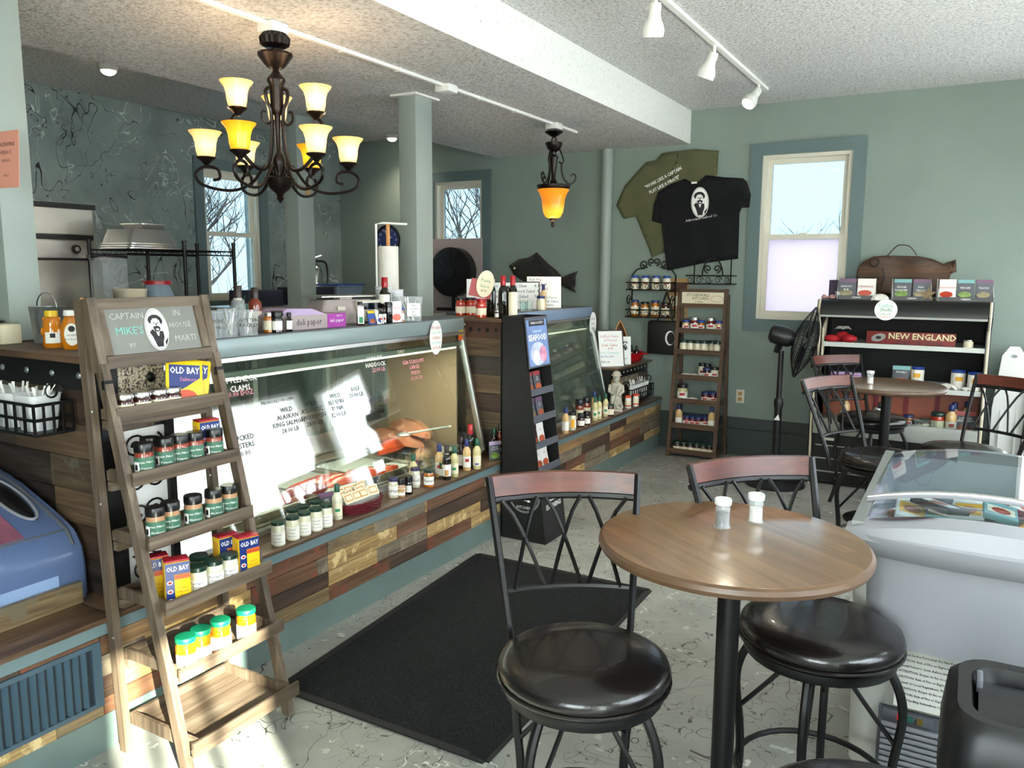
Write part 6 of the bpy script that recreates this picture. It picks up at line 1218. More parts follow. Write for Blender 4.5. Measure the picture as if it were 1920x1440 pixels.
# ------------------------------------------------------------------ back wall: shirts, iron racks, notices
def shirt(label, pix, Y, m, th=.012, seams=()):
    c_ = ay(sum(p[0] for p in pix)/len(pix), sum(p[1] for p in pix)/len(pix), Y); r = thing('t_shirt', label, 't-shirt', (c_.x, Y, c_.z))
    poly = [(ay(x, y, Y).x-c_.x, ay(x, y, Y).z-c_.z) for x, y in pix]
    bm = bmesh.new(); vs = [bm.verts.new((x, 0, z)) for x, z in poly]; f = bm.faces.new(vs)
    bmesh.ops.triangulate(bm, faces=bm.faces[:]); 
    for _ in range(4): bmesh.ops.subdivide_edges(bm, edges=[e_ for e_ in bm.edges if e_.calc_length() > .045], cuts=1, use_grid_fill=False); bmesh.ops.triangulate(bm, faces=bm.faces[:])
    bd = {v for e_ in bm.edges if len(e_.link_faces) == 1 for v in e_.verts}
    for v in bm.verts: v.co.y = -th*(.35 if v in bd else 1.0)-(0 if v in bd else .006*math.sin(23*v.co.x+9*v.co.z)+.004*math.sin(41*v.co.z-13*v.co.x))
    ret = bmesh.ops.extrude_edge_only(bm, edges=[e_ for e_ in bm.edges if len(e_.link_faces) == 1])
    for v in [q for q in ret['geom'] if isinstance(q, bmesh.types.BMVert)]: v.co.y = 0
    bmesh.ops.recalc_face_normals(bm, faces=bm.faces[:]); me = bpy.data.meshes.new('m'); bm.to_mesh(me); bm.free()
    for p in me.polygons: p.use_smooth = True
    obj('cloth', me, m, r); return r, c_
o2 = lambda pts, ox, oy, k: [(ox+x/k, oy+y/k) for x, y in pts]
sh1, c1 = shirt('olive green t-shirt pinned askew on the back wall behind the black one', o2([(370, 205), (480, 185), (545, 105), (730, 80), (920, 55), (1190, 75), (1165, 200), (1170, 350), (1000, 420), (760, 560), (560, 640), (585, 960), (585, 1215), (440, 1280), (350, 1050), (255, 815), (120, 845), (35, 690), (130, 470)], 1150, 270, 6), 6.985, 'shirt_olive')
for s_, px, py in (('"WORK LIKE A CAPTAIN', 1245, 334), ('PLAY LIKE A PIRATE"', 1247, 347)): q = ay(px, py, 6.985); obj('lettering', text(s_, .040, sx=.82, off=.001), 'ink_white', sh1, (q.x-c1.x, -.024, q.z-c1.z), (0, math.radians(-25), 0))
sh2, c2 = shirt('black t-shirt with a white skipper emblem pinned beside the window', o2([(810, 390), (870, 425), (960, 425), (1045, 350), (1250, 375), (1460, 385), (1500, 420), (1548, 570), (1530, 715), (1445, 720), (1420, 780), (1405, 1290), (1000, 1345), (610, 1425), (585, 1100), (575, 905), (440, 870), (455, 690), (505, 540), (650, 450)], 1150, 270, 6), 6.962, 'shirt_black', .014)
q = ay(1314, 380, 6.962)
for me, m, d in captain(.13): obj('emblem', me, m, sh2, (q.x-c2.x, -.026-d, q.z-c2.z), (0, math.radians(-4), 0))
q = ay(1317, 409, 6.962); obj('lettering', text('Adirondack Seafood Co.', .030, sx=.95), 'ink_white', sh2, (q.x-c2.x, -.026, q.z-c2.z), (0, math.radians(-9), 0)); q = ay(1303, 343, 6.962); obj('collar_tag', box(-.025, .025, -.002, 0, -.008, .008), 'ink_white', sh2, (q.x-c2.x, -.02, q.z-c2.z))
# wrought-iron two-tier jar rack
def iron_basket(par, x0, x1, y0, y1, z, h):
    for zz in (z, z+h): obj('basket_rail', MB().tube([(x0, y1, zz), (x0, y0, zz), (x1, y0, zz), (x1, y1, zz)], .006, 5), 'iron', par)
    obj('basket_floor', box(x0, x1, y0, y1, z-.004, z), 'iron', par); n = max(2, int((x1-x0)/.075))
    for i in range(n):
        cxx = x0+(i+.5)*(x1-x0)/n; s_ = 1 if i % 2 else -1; obj('scrollwork', tube([(a, y0-.002, b_) for a, b_ in scroll(cxx, z+h/2, h*.46, 1.3, 0, s_, 16)], .0035, 4), 'iron', par)
a = ay(1168, 600, 6.78); b2 = ay(1250, 600, 6.78)
r = thing('jar_rack', 'two-tier black wrought-iron rack of jars hung on the back wall', 'wall rack', ((a.x+b2.x)/2, 6.995, ay(1210, 596, 6.82).z)); hw_ = (b2.x-a.x)/2; RZ = [.0, .245]
for z in RZ: iron_basket(r, -hw_, hw_, -.16, -.01, z+.004, .065)
for s_ in (-1, 1): obj('upright', tube([(s_*hw_, -.008, 0), (s_*hw_, -.008, .38), (s_*hw_*.8, -.008, .43), (s_*hw_*.3, -.008, .45)], .007, 5), 'iron', r); obj('crest_scroll', tube([(x, -.01, z) for x, z in scroll(s_*hw_*.45, .475, .04, 1.3, -PI/2, s_, 18)], .006, 5), 'iron', r); obj('crest_scroll', tube([(x, -.01, z) for x, z in scroll(s_*hw_*.12, .50, .035, 1.3, -PI/2, s_, 18)], .006, 5), 'iron', r); obj('side_scroll', tube([(s_*hw_, -.09+y_, z) for y_, z in scroll(0, .15, .055, 1.3, 0, 1, 16)], .005, 4), 'iron', r)
rx, ry, rzz = r.location
for i in range(4): jar('%s cream jar with a blue lid from the left in the iron rack\'s upper tier' % ORD[i], (rx-hw_+.055+i*(2*hw_-.11)/3, ry-.085, rzz+RZ[1]+.005), .036, .125, 'white_sauce', 'blue_cap', 'label_cream', group='jars in the upper tier of the iron rack', caph=.02, mark=('ink_red', .55, .85, .5))
for i in range(4): jar('%s orange preserve jar from the left in the iron rack\'s lower tier' % ORD[i], (rx-hw_+.06+i*(2*hw_-.12)/3, ry-.085, rzz+.005), .037, .135 if i % 2 else .15, 'corn' if i != 3 else 'dark_jam', 'black_cap' if i % 2 else 'navy_cap', 'label_cream', group='jars in the lower tier of the iron rack', caph=.02)
a = ay(1284, 532, 6.82); b2 = ay(1371, 528, 6.82); r = thing('wall_basket', 'small empty wrought-iron basket on the wall under the black t-shirt', 'wall rack', ((a.x+b2.x)/2, 6.995, a.z)); hw_ = (b2.x-a.x)/2; iron_basket(r, -hw_, hw_, -.15, -.01, .0, .07)
for s_ in (-1, 1): obj('upright', tube([(s_*hw_*.8, -.045, 0), (s_*hw_*.8, -.045, .22)], .006, 5), 'iron', r); obj('crest_scroll', tube([(x, -.045, z) for x, z in scroll(s_*.04, .13, .035, 1.3, -PI/2, s_, 18)], .006, 5), 'iron', r)
obj('arch', tube([(hw_*.45*math.cos(t_), -.045, .07+.15*math.sin(t_)) for t_ in [PI*i/12 for i in range(13)]], .006, 5), 'iron', r)
q = ay(1270, 560, 6.985); w_ = obj('wall_notice', box(-.1, .1, -.002, .002, -.2, .2), 'kraft', None, (q.x, 6.99, q.z-.02), label='brown framed print on the wall between the iron rack and ladder shelf', cat='print')
for i, (m, z) in enumerate((('ham_brown', .12), ('label_cream', .0), ('foodpack2', -.12))): obj('print_panel', box(-.085, .085, -.0035, -.002, z-.045, z+.045), m, w_)
# tote bag hanging at the end counter
q = ay(1248, 640, 6.86); r = thing('tote_bag', 'black tote bag with a round white mark hanging below the iron rack', 'bag', (q.x-.02, 6.91, q.z-.12)); obj('bag', MB().box(-.16, .14, -.05, .05, 0, .30, bev=.02), 'bag_black', r)
for s_ in (-1, 1): obj('strap', tube([(s_*.08-.01, -.03*s_, .29), (s_*.04, -.02*s_, .46), (.0, 0, .56)], .008, 6), 'bag_black', r)
obj('emblem', flat(oval(.045, .065)), 'ink_white', r, (.06, -.051, .15)); obj('emblem', flat(oval(.036, .055)), 'ink', r, (.068, -.0525, .15))
# outlet
q = ay(1388, 743, 7.0); r = thing('wall_outlet', 'cream double power outlet on the back wall beside the ladder shelf', 'outlet', (q.x, 6.9995, q.z)); obj('plate', MB().box(-.036, .036, -.007, 0, -.06, .06, bev=.002), 'cream_vinyl', r)
for z in (-.024, .024): f_ = obj('socket', MB().box(-.017, .017, -.010, -.006, z-.016, z+.016, bev=.003), 'label_tan', r); [obj('slot', box(x-.0015, x+.0015, -.0108, -.0098, z-.004, z+.007), 'ink', f_) for x in (-.006, .006)]
# wooden fish on the wall, clock
fpx = [(585, 1075), (640, 1040), (700, 1030), (740, 1000), (770, 1030), (800, 1060), (850, 1100), (885, 1140), (970, 1105), (940, 1180), (960, 1225), (880, 1185), (800, 1205), (700, 1190), (620, 1130)]
r, c_ = shirt('x', [(760+x/3, 140+y/3) for x, y in fpx], 6.97, 'ham_brown', .03); r.name = 'carved_fish'; r['label'] = 'dark carved wooden fish plaque on the wall behind the menu boards'; r['category'] = 'fish plaque'; r.children[0].name = 'fish_body'; mat('dark_scales', '#2c2927', .5, var=.6, vs=60); r.children[0].data.materials[0] = MT('dark_scales')
obj('eye', MB().ball((-.33, -.035, .04), .012, .008, .012, 8, 5), 'label_cream', r)
q = ay(717, 450, 6.985); r = thing('wall_clock', 'round black-rimmed clock with a dark blue face behind the towel stand', 'clock', (q.x+.08, 6.985, q.z)); obj('rim', lathe(((.14, 0), (.15, .006), (.16, .02), (.165, .0), (.14, -.01)), 32), 'black_plastic', r, rot=(PI/2, 0, 0)); obj('dial', lathe(((0, 0), (.145, 0), (.145, .006), (0, .006)), 32), 'clock_blue', r, rot=(PI/2, 0, 0))
for i in range(12): a = 2*PI*i/12; obj('numeral', text(str(12 if i == 0 else i), .036), 'ink_white', r, (.115*math.sin(a), -.008, .115*math.cos(a)))
obj('hour_hand', MB().bar((0, -.009, 0), (.05, -.009, .03), .003, .008), 'ink_white', r); obj('minute_hand', MB().bar((0, -.011, 0), (-.03, -.011, .1), .003, .006), 'ink_white', r)
# window fan in the corner window
q = ay(855, 510, 6.93); r = thing('window_fan', 'large black round fan standing in the corner window', 'fan', (q.x, 6.88, 1.20)); cz = q.z-1.20
obj('window_board', box(-.31, .31, .06, .075, -.05, .72), 'scale_grey', r); obj('drum', MB().lathe(((.235, -.06), (.25, -.055), (.25, .05), (.235, .055)), 36).map(lambda p: Vector((p.x, p.z, p.y))), 'black_plastic', r, (0, 0, cz)); obj('motor', MB().lathe(((0, -.07), (.06, -.07), (.07, 0), (0, .01)), 16).map(lambda p: Vector((p.x, p.z, p.y))), 'black_plastic', r, (0, 0, cz)); obj('fan_stand', MB().bar((-.18, 0, .0), (.18, 0, .0), .1, .03), 'black_plastic', r); obj('stand_leg', MB().bar((0, .02, 0), (0, .02, cz), .05, .03, (0, 1, 0)), 'black_plastic', r)
for i in range(5):
    vs = [(.06*math.cos(2*PI*i/5+w), .01+.03*w, .06*math.sin(2*PI*i/5+w)) for w in (-.4, 0, .4)]+[(.225*math.cos(2*PI*i/5+w), .01+.04*w, .225*math.sin(2*PI*i/5+w)) for w in (-.42, 0, .42)]; obj('blade', MB().add(vs, [(0, 1, 4, 3), (1, 2, 5, 4)]), 'cool_black', r, (0, 0, cz))
mb = MB()
for rad in (.08, .12, .16, .2, .23): mb.tube([(rad*math.cos(2*PI*i/32), -.065, rad*math.sin(2*PI*i/32)) for i in range(32)], .002, 3, True)
for i in range(12): a = 2*PI*i/12; mb.tube([(.05*math.cos(a), -.066, .05*math.sin(a)), (.24*math.cos(a), -.062, .24*math.sin(a))], .002, 3)
obj('guard_wires', mb, 'black_metal', r, (0, 0, cz), kind='stuff')
# ------------------------------------------------------------------ end counter goods
EC = EZ+.0006
board('counter_sign', 'white counter sign with coloured handwriting on a wire easel', (-2.60, 6.24, EC), .22, .30, math.radians(48), .2, [('Stuffed Clams', -.1, .255, .032, 'ink_pink'), ('& Mussels', -.06, .222, .03, 'ink_pink'), ('Crab Cakes', -.09, .18, .032, 'ink_red'), ('4.00', -.03, .15, .03, 'ink_red'), ('Hot Chowder', -.1, .115, .03, 'ink_teal'), ('by the pint', -.1, .085, .028, 'ink_blue'), ('Ask us', -.1, .04, .03, 'ink')], cat='sign', frame='black_plastic')
board('emblem_card', 'narrow white card with the skipper emblem beside the counter sign', (-2.56, 6.44, EC), .10, .24, math.radians(40), .1, [('MENU', -.04, .05, .02, 'ink')], cat='card')
for me, m, d in captain(.05): obj('emblem', me, m, bpy.data.objects['emblem_card'].children[0], (0, -.0046-d*.6, .165))
r = thing('boat_shelf', 'small upright wooden rowing boat ornament on the end counter', 'ornament', (-2.72, 6.70, EC), face((-2.72, 6.70, 1))); bh = lambda z: .075*math.sin(PI*(z/.62*.5+.5))**.8 if z > .28 else .075
vs = []; fs = []
for i in range(13):
    z = .36*i/12; w = .07*(1-(max(0, z-.12)/.24)**2)
    vs += [(-w, -.03, z), (-w*.7, .045, z), (w*.7, .045, z), (w, -.03, z)]
for i in range(12):
    for k in range(3): fs.append((i*4+k, i*4+k+1, (i+1)*4+k+1, (i+1)*4+k))
obj('hull', MB().add(vs, fs), 'boat_wood', r); obj('gunwale', MB().tube([vs[i*4] for i in range(13)], .006, 5).tube([vs[i*4+3] for i in range(13)], .006, 5), 'dowel', r)
for z in (.09, .2): obj('thwart', box(-.055, .055, -.03, .03, z, z+.008), 'dowel', r)
q = ax(1214, 672, -2.64); r = thing('red_dish', 'red fluted dish full of small dark bottles on the end counter', 'dish', (-2.66, 6.74, EC)); obj('dish', MB().lathe(((0, .004), (.12, .004), (.15, .075), (.158, .08), (.145, .075), (.115, .012), (0, .012)), 40, rib=.02, ribn=20), 'red_gloss', r); obj('handle', MB().box(.14, .19, -.04, .04, .066, .078, bev=.004), 'red_gloss', r)
for i in range(8): a = 2*PI*i/8; bottle('%s small dark syrup bottle round the rim inside the red fluted dish, from the handle' % ORD[i], (-2.66+.085*math.cos(a), 6.74+.085*math.sin(a), EC+.013), .021, .12, 'dark_glass', 'black_cap', 'label_cream', group='small bottles in the red dish')
# utensil baskets hung on plank faces
def wire_caddy(label, p, rz, w, d, h):
    r = thing('wire_basket', label, 'basket', p, rz); t = .004
    for z in (0, h*.5, h): obj('basket_rail', MB().tube([(-w/2, 0, z), (-w/2, -d, z), (w/2, -d, z), (w/2, 0, z)], .006, 5, True), 'iron', r)
    n = int(w/.05)
    for i in range(n+1): obj('basket_bar', MB().bar((-w/2+w*i/n, -d, 0), (-w/2+w*i/n, -d, h), .010, .006, (0, 1, 0)), 'iron', r)
    for i in range(4):
        for x in (-w/2, w/2): obj('basket_bar', MB().bar((x, -d*i/4, 0), (x, -d*i/4, h), .008, .006, (0, 1, 0)), 'iron', r)
    obj('basket_floor', box(-w/2, w/2, -d, 0, -.003, .003), 'iron', r)
    for s_ in (-1, 1): obj('side_curl', tube([(s_*(w/2+.004), -d*.5+y_, z) for y_, z in scroll(0, h+.04, .035, 1.2, 0, 1, 14)], .004, 4), 'iron', r)
    return r
p = ay(60, 800, 1.575); r = wire_caddy('black wire basket of plastic cutlery hung on the dark plank partition', (-2.84, 1.574, 1.055), 0, .44, .13, .10)
for i in range(3): o = thing('cutlery_tub', '%s white tub of plastic cutlery in the wire basket on the partition' % ORD[i], 'tub', (-2.98+i*.135, 1.51, 1.06), 0, 'tubs of plastic cutlery'); obj('tub', MB().add(*loft([plan(.045, -.045, .045, 0, 0, .02, 3), plan(.06, -.055, .055, .12, 0, .02, 3), plan(.064, -.058, .058, .122, 0, .02, 3)])), 'white_trans', o); [obj('fork', MB().bar((rnd.uniform(-.03, .03), rnd.uniform(-.03, .03), .01), (rnd.uniform(-.06, .06), rnd.uniform(-.04, .04), .15), .009, .003), 'white_plastic', o) for _ in range(7)]
r = wire_caddy('long black wire basket of cutlery and napkins below the end counter', (-2.535, 6.56, LZ+.035), PI/2, .52, .10, .10)
for i in range(2): o = thing('cutlery_tub', '%s white tub in the far wire basket below the end counter' % ('near' if i == 0 else 'far'), 'tub', (-2.485, 6.45+i*.2, LZ+.04), PI/2, 'tubs of plastic cutlery'); obj('tub', MB().add(*loft([plan(.06, -.03, .03, 0, 0, .015, 3), plan(.085, -.042, .042, .13, 0, .015, 3), plan(.088, -.045, .045, .132, 0, .015, 3)])), 'white_plastic', o); [obj('fork', MB().bar((rnd.uniform(-.05, .05), 0, .01), (rnd.uniform(-.07, .07), rnd.uniform(-.03, .03), .17), .009, .003), 'white_plastic', o) for _ in range(5)]
# ------------------------------------------------------------------ far ladder goods
def fl(k, t_, back=.06): z = FSZ[k]; return (fxl(z)+.05+(fxr(z)-fxl(z)-.1)*t_, fy(z)+back, z+.0008)
def frow(k, items, gname):
    for i, (t_, rad, h, body, cap, lab, back, d) in enumerate(items): jar(d, fl(k, t_, back), rad, h, body, cap, lab, group=gname, caph=h*.2, mark=('ink_red', .5, .85, .5) if lab == 'label_white' else None, jit=.1)
T6 = ['topmost', 'second', 'third', 'fourth', 'fifth', 'lowest']
frow(0, [(t_, r_, h, b_, c_, 'label_white', .06, '%s jam jar from the left on the narrow shelf\'s topmost tier' % ORD[i]) for i, (t_, r_, h, b_, c_) in enumerate(((.02, .033, .105, 'cream_sauce', 'blue_cap'), (.27, .04, .13, 'red_jam', 'silver_cap'), (.46, .033, .105, 'corn', 'blue_cap'), (.74, .04, .13, 'red_jam', 'silver_cap'), (.97, .033, .105, 'cream_sauce', 'blue_cap')))], 'jam jars on the topmost far tier')
frow(1, [(.0+.196*i, .037, .115, 'white_sauce', 'darkgreen_cap', 'label_cream', .06 if i != 4 else .12, '%s cream sauce jar from the left on the narrow shelf\'s second tier' % ORD[i]) for i in range(6)], 'cream jars on the second far tier')
frow(2, [(.52, .033, .13, 'white_sauce', 'black_cap', 'label_white', .14, 'tall white jar at the back of the narrow shelf\'s third tier'), (.66, .033, .125, 'white_sauce', 'black_cap', 'label_white', .14, 'second tall white jar at the back of the third tier'), (.73, .035, .10, 'dark_jam', 'navy_cap', 'label_white', .06, 'dark jar with a white label at the front of the third tier'), (.95, .037, .11, 'white_sauce', 'black_cap', 'label_white', .07, 'white jar at the right end of the third tier')], 'jars on the third far tier')
frow(3, [(.05, .045, .15, 'lemon_sauce', 'black_cap', 'label_white', .08, 'big pale yellow jar at the left of the narrow shelf\'s fourth tier'), (.74, .036, .10, 'red_jam', 'navy_cap', 'label_white', .06, 'navy-lidded jar left of its twin on the fourth tier'), (.96, .036, .10, 'red_jam', 'navy_cap', 'label_white', .06, 'navy-lidded jar at the right end of the fourth tier'), (.85, .036, .10, 'red_jam', 'navy_cap', 'label_white', .14, 'navy-lidded jar behind the pair on the fourth tier')], 'jars on the fourth far tier')
for t_, w in ((.02, 'left'), (.97, 'right')): bottle('cream bottle with a navy cap at the %s end of the narrow fifth tier' % w, fl(4, t_, .06), .032, .19, 'cream_sauce', 'navy_cap', 'label_white', group='bottles on the fifth far tier', lz=(.04, .4))
frow(4, [(.25+.165*i, .034, .095, 'red_jam', 'navy_cap', 'label_white', .06 if i < 3 else .1, '%s navy-lidded jam jar from the left on the fifth tier' % ORD[i]) for i in range(4)], 'jam jars on the fifth far tier'); frow(4, [(.32+.165*i, .034, .095, 'red_jam', 'navy_cap', 'label_white', .15, '%s navy-lidded jam jar in the back row of the fifth tier' % ORD[i]) for i in range(3)], 'jam jars on the fifth far tier')
frow(5, [(.03+.188*i, .035, .09, 'dark_jam', 'darkgreen_cap', 'label_cream', .06, '%s dark preserve jar from the left on the lowest tier' % ORD[i]) for i in range(6)], 'preserve jars on the lowest far tier')
def shell(label, p, rad, rz, m='shell_white', group='scallop shells', tilt_=0):
    o = thing('scallop_shell', label, 'shell', p, rz, group); vs = [(0, -rad*.75, .004)]; n = 24
    for i in range(n+1):
        a = PI*(-.12+1.24*i/n); k = 1+.05*math.cos(i*PI); vs.append((rad*k*math.cos(a), rad*k*math.sin(a)*.9, .003+.004*(i % 2)))
    mid = []
    for i in range(n+1): a = PI*(-.12+1.24*i/n); mid.append((rad*.6*math.cos(a), rad*.6*math.sin(a)*.9-.1*rad, rad*.42+.005*(i % 2)))
    vs += mid; fs = [(0, n+2+i, n+3+i) for i in range(n)]+[(1+i, 2+i, n+3+i, n+2+i) for i in range(n)]
    s_ = obj('shell', MB().add(vs, fs), m, o, rot=(tilt_, 0, 0)); return o
for i, (k, t_) in enumerate(((2, .13), (2, .33), (3, .35))): p = fl(k, t_, .07); shell('%s white scallop shell on the narrow ladder shelf' % ORD[i], p, .07, face(p), tilt_=.15)
# ------------------------------------------------------------------ cooler goods
TOPZ = 1.4005; g = 'seasoning cartons on the cooler'
def carton(label, px, packs, w=.20):
    p = ay(px, 558, 6.50); o = thing('packet_carton', label, 'display carton', (p.x, 6.50, TOPZ), math.radians(8), g)
    obj('tray', MB().box(-w/2, w/2, -.07, .07, 0, .006), 'pk_white', o); obj('front_lip', box(-w/2, w/2, -.074, -.07, 0, .03), 'packblack', o); lb_ = obj('lettering', text('URBAN', .018), 'ink_white', o, (0, -.0752, .015))
    for x in (-w/2, w/2): obj('side_flap', MB().prism([(-.07, .0), (.07, 0), (.07, .155), (.03, .155), (-.07, .03)], x-.0015, x+.0015, lambda a, b_, c_: (c_, a, b_)), 'card_white', o)
    for i, (top_, body, pic, word) in enumerate(packs):
        k = len(packs)
        for j in range(3): xx = -w/2+w*(i+.5)/k; q_ = obj('pouch', MB().box(-w/k*.46, w/k*.46, -.003, .003, 0, .145), body, o, (xx+.004*j, -.05+.03*j, .008), (-.12, 0, 0)); obj('top_band', box(-w/k*.45, w/k*.45, -.0042, -.003, .12, .144), top_, q_)
        for j, s_ in enumerate(word): obj('lettering', text(s_, .019), 'ink_white' if body != 'pk_white' else 'ink_red', o, (xx-.008, -.064, .095-.022*j), (-.12, 0, 0))
        obj('food_picture', flat(oval(w/k*.36, .022, 12)), pic, o, (xx-.008, -.06, .048), (-.12, 0, 0))
carton('display carton of dark and white seasoning packets at the cooler\'s left end', 1605, [('pk_plum', 'pk_slate', 'foodpack2', ('FAMOUS', 'RUB')), ('pk_white', 'pk_white', 'tomato', ('CHESAPEAKE',))], .26)
carton('display carton of teal and plum packets before the fish-shaped board', 1708, [('pk_teal', 'pk_slate', 'veg_green', ('VEGGIE', 'ROASTER')), ('pk_plum', 'pk_slate', 'foodpack2', ('FISH', 'TACOS'))], .25)
carton('display carton of three kinds of packets at the cooler\'s right end', 1808, [('pk_white', 'pk_white', 'tomato', ('CHESAPEAKE',)), ('pk_teal', 'pk_slate', 'veg_green', ('VEGGIE',)), ('pk_plum', 'pk_slate', 'foodpack2', ('TACOS',))], .34)
obj('packet_row', MB().box(-.06, .06, -.04, .05, 0, .14), 'ink_purple', None, (ay(1568, 550, 6.55).x, 6.6, TOPZ), (0, 0, .1), 'dark purple packet pack standing at the cooler\'s window end', 'packet')
fpx = [(415, 445), (430, 350), (480, 280), (590, 225), (720, 215), (1060, 222), (1200, 250), (1310, 300), (1440, 255), (1447, 380), (1350, 420), (1310, 440), (1310, 640), (430, 640)]
r, c_ = shirt('x', [(1530+x/5.486, 440+y/5.486) for x, y in fpx], 6.93, 'ham_wood', .03); r.name = 'fish_board'; r['label'] = 'large dark fish-shaped cutting board standing on the cooler'; r['category'] = 'cutting board'; r.children[0].name = 'board'
q = ay(1640, 492, 6.93); obj('carved_ring', tube([(q.x-c_.x+.032*math.cos(2*PI*i/20), -.036, q.z-c_.z+.032*math.sin(2*PI*i/20)) for i in range(20)], .004, 5, True), 'iron', r); q = ay(1656, 520, 6.93); obj('carved_gill', tube([(q.x-c_.x-.005, -.037, q.z-c_.z+.07), (q.x-c_.x+.012, -.037, q.z-c_.z), (q.x-c_.x-.005, -.037, q.z-c_.z-.06)], .004, 5), 'iron', r)
a, b2, m2 = ay(1664, 479, 6.92), ay(1719, 479, 6.92), ay(1692, 459, 6.92); obj('rope_handle', tube(spline([(a.x-c_.x, -.012, a.z-c_.z), (a.x-c_.x+.06, -.012, m2.z-c_.z-.01), (m2.x-c_.x, -.012, m2.z-c_.z), (b2.x-c_.x-.05, -.012, m2.z-c_.z-.015), (b2.x-c_.x, -.012, b2.z-c_.z)], 5), .004, 5), 'maroon', r)
for i, (px, w) in enumerate(((1558, 'pink cluster'), )): p = ay(px, 556, 6.45); o = thing('coral_cluster', 'small heap of pink shells at the cooler\'s left corner', 'shells', (p.x, 6.44, TOPZ)); mat('pinkshell', '#b98a86', .5, var=.4, vs=50); [obj('small_shell', MB().ball((rnd.uniform(-.05, .05), rnd.uniform(-.03, .03), .012+.01*(k % 2)), .016, .014, .011, 8, 5), 'pinkshell', o) for k in range(10)]
p = ay(1650, 560, 6.42); shell('grey scallop shell leaning on the cooler canopy', (p.x, 6.42, TOPZ), .06, face(p), tilt_=.9); p = ay(1740, 556, 6.44); o = thing('starfish', 'knobbly tan starfish leaning between two cartons on the cooler', 'starfish', (p.x, 6.45, TOPZ+.045), 0); mat('starf', '#8a7656', .8, var=.3, vs=60, bump=.6, bs=80); obj('body', MB().prism([((.055 if i % 2 == 0 else .022)*math.cos(2*PI*i/10+PI/2), (.055 if i % 2 == 0 else .022)*math.sin(2*PI*i/10+PI/2)) for i in range(10)], -.01, .01, lambda a, b_, c_: (a, c_, b_)), 'starf', o, rot=(-.25, 0, 0))
p = ay(1574, 551, 6.46); o = thing('plastic_cup', 'small frosted cup among the shells on the cooler', 'cup', (p.x, 6.46, TOPZ)); obj('cup', lathe(((.02, 0), (.032, .055), (.03, .055), (.019, .003), (0, .003)), 16), 'white_trans', o)
sx_, s1 = 0, CS[0]+.0006; a = ay(1624, 630, 6.47); b2 = ay(1792, 640, 6.47)
r = thing('wooden_sign', 'dark red wooden NEW ENGLAND sign with an oyster on the cooler\'s upper shelf', 'sign', ((a.x+b2.x)/2, 6.50, s1)); w_ = (b2.x-a.x); bb = obj('board', box(-w_/2, w_/2, -.008, .008, 0, .092, bev=.002), 'sign_red', r, rot=(-.08, 0, 0)); obj('lettering', text('NEW ENGLAND', .062, sx=.98, off=.001), 'gold_ink', bb, (w_*.13, -.0085, .058)); obj('lettering', text('CLAM CHOWDER', .04, sx=.95), 'ink', bb, (w_*.10, -.0085, .013)); obj('oyster_mark', flat(oval(.05, .028, 16)), 'seed_grey', bb, (-w_*.36, -.0085, .045), (0, -.3, 0)); obj('oyster_mark', flat(oval(.02, .012, 12)), 'ink', bb, (-w_*.36, -.0095, .045))
for i, (px, rr_, zz) in enumerate(((1560, .045, 0), (1592, .05, .0), (1580, .05, .0))): p = ay(px, 632, 6.47+.05*(i == 2)); o = thing('red_netting', '%s red net bundle on the cooler\'s upper shelf' % ('left', 'right', 'middle')[i], 'net bundle', (p.x, 6.46+.07*(i == 2), s1), 0, 'red net bundles'); obj('bundle', MB().ball((0, 0, rr_*.62), rr_*1.15, rr_*.8, rr_*(.62 if i < 2 else .95), 14, 8).map(lambda q: Vector((q.x*(1+.06*math.sin(9*q.x*30)), q.y, q.z))), 'red_cloth', o)
p = ay(1580, 615, 6.5); shell('white scallop shell on the red net bundles', (p.x, 6.52, s1+.09), .06, face(p)); p = ay(1816, 640, 6.48); jar('small silver-lidded glass jar at the right of the NEW ENGLAND sign', (p.x, 6.48, s1), .032, .058, 'label_cream', 'silver_cap', None)
s2 = CS[1]+.0006
for i, px in enumerate((1571, 1601)): p = ay(px, 680, 6.48); o = obj('purple_carton', box(-.05, .05, -.04, .04, 0, .07, bev=.002), 'lav', None, (p.x, 6.55, s2), label='%s lavender carton behind the far stool on the cooler shelf' % ('left' if i == 0 else 'right'), cat='carton', group='lavender cartons'); [obj('carton_seam', box(-.0505, .0505, -.0405, -.04, .015+.018*j, .019+.018*j), 'magenta', o) for j in range(3)]
p = ay(1690, 700, 6.46); packet('dark teal-topped packet leaning in a carton on the middle cooler shelf', (p.x, 6.47, s2), .12, .15, 'pk_teal', 'pk_slate', ['MUSSELS'], lean=.25, rz=.1, group='printed seasoning packets'); obj('carton_side', MB().prism([(-.09, 0), (.06, 0), (.06, .15)], -.002, .002, lambda a, b_, c_: (c_, a, b_)), 'kraft', bpy.data.objects[[o.name for o in bpy.data.objects if o.name.startswith('seasoning_packet')][-1]], (.065, 0, 0))
for i, (px, y) in enumerate(((1718, 6.62), (1796, 6.56), (1828, 6.48))): p = ay(px, 716, y); jar('%s canister with a blue lid from the left on the middle cooler shelf' % ORD[i], (p.x, y, s2), .048, .135, 'label_cream', 'blue_cap', 'label_white', group='blue-lidded canisters', neck=1.0, caph=.02, mark=('label_yellow', .5, .8, .5), lz=(.05, .95), half=1.4)
for i, (px, py, rr_) in enumerate(((1712, 708, .075), (1745, 712, .075), (1775, 718, .07), (1810, 722, .04), (1653, 702, .06))): p = ay(px, py, 6.44); shell('%s scallop shell on the cooler\'s middle shelf' % (ORD[i] + ' pale'), (p.x, 6.45, s2+.002), rr_, face(p)+rnd.uniform(-.4, .4), tilt_=.25)
s3 = .4756; g = 'jars in the cooler\'s bottom bin'
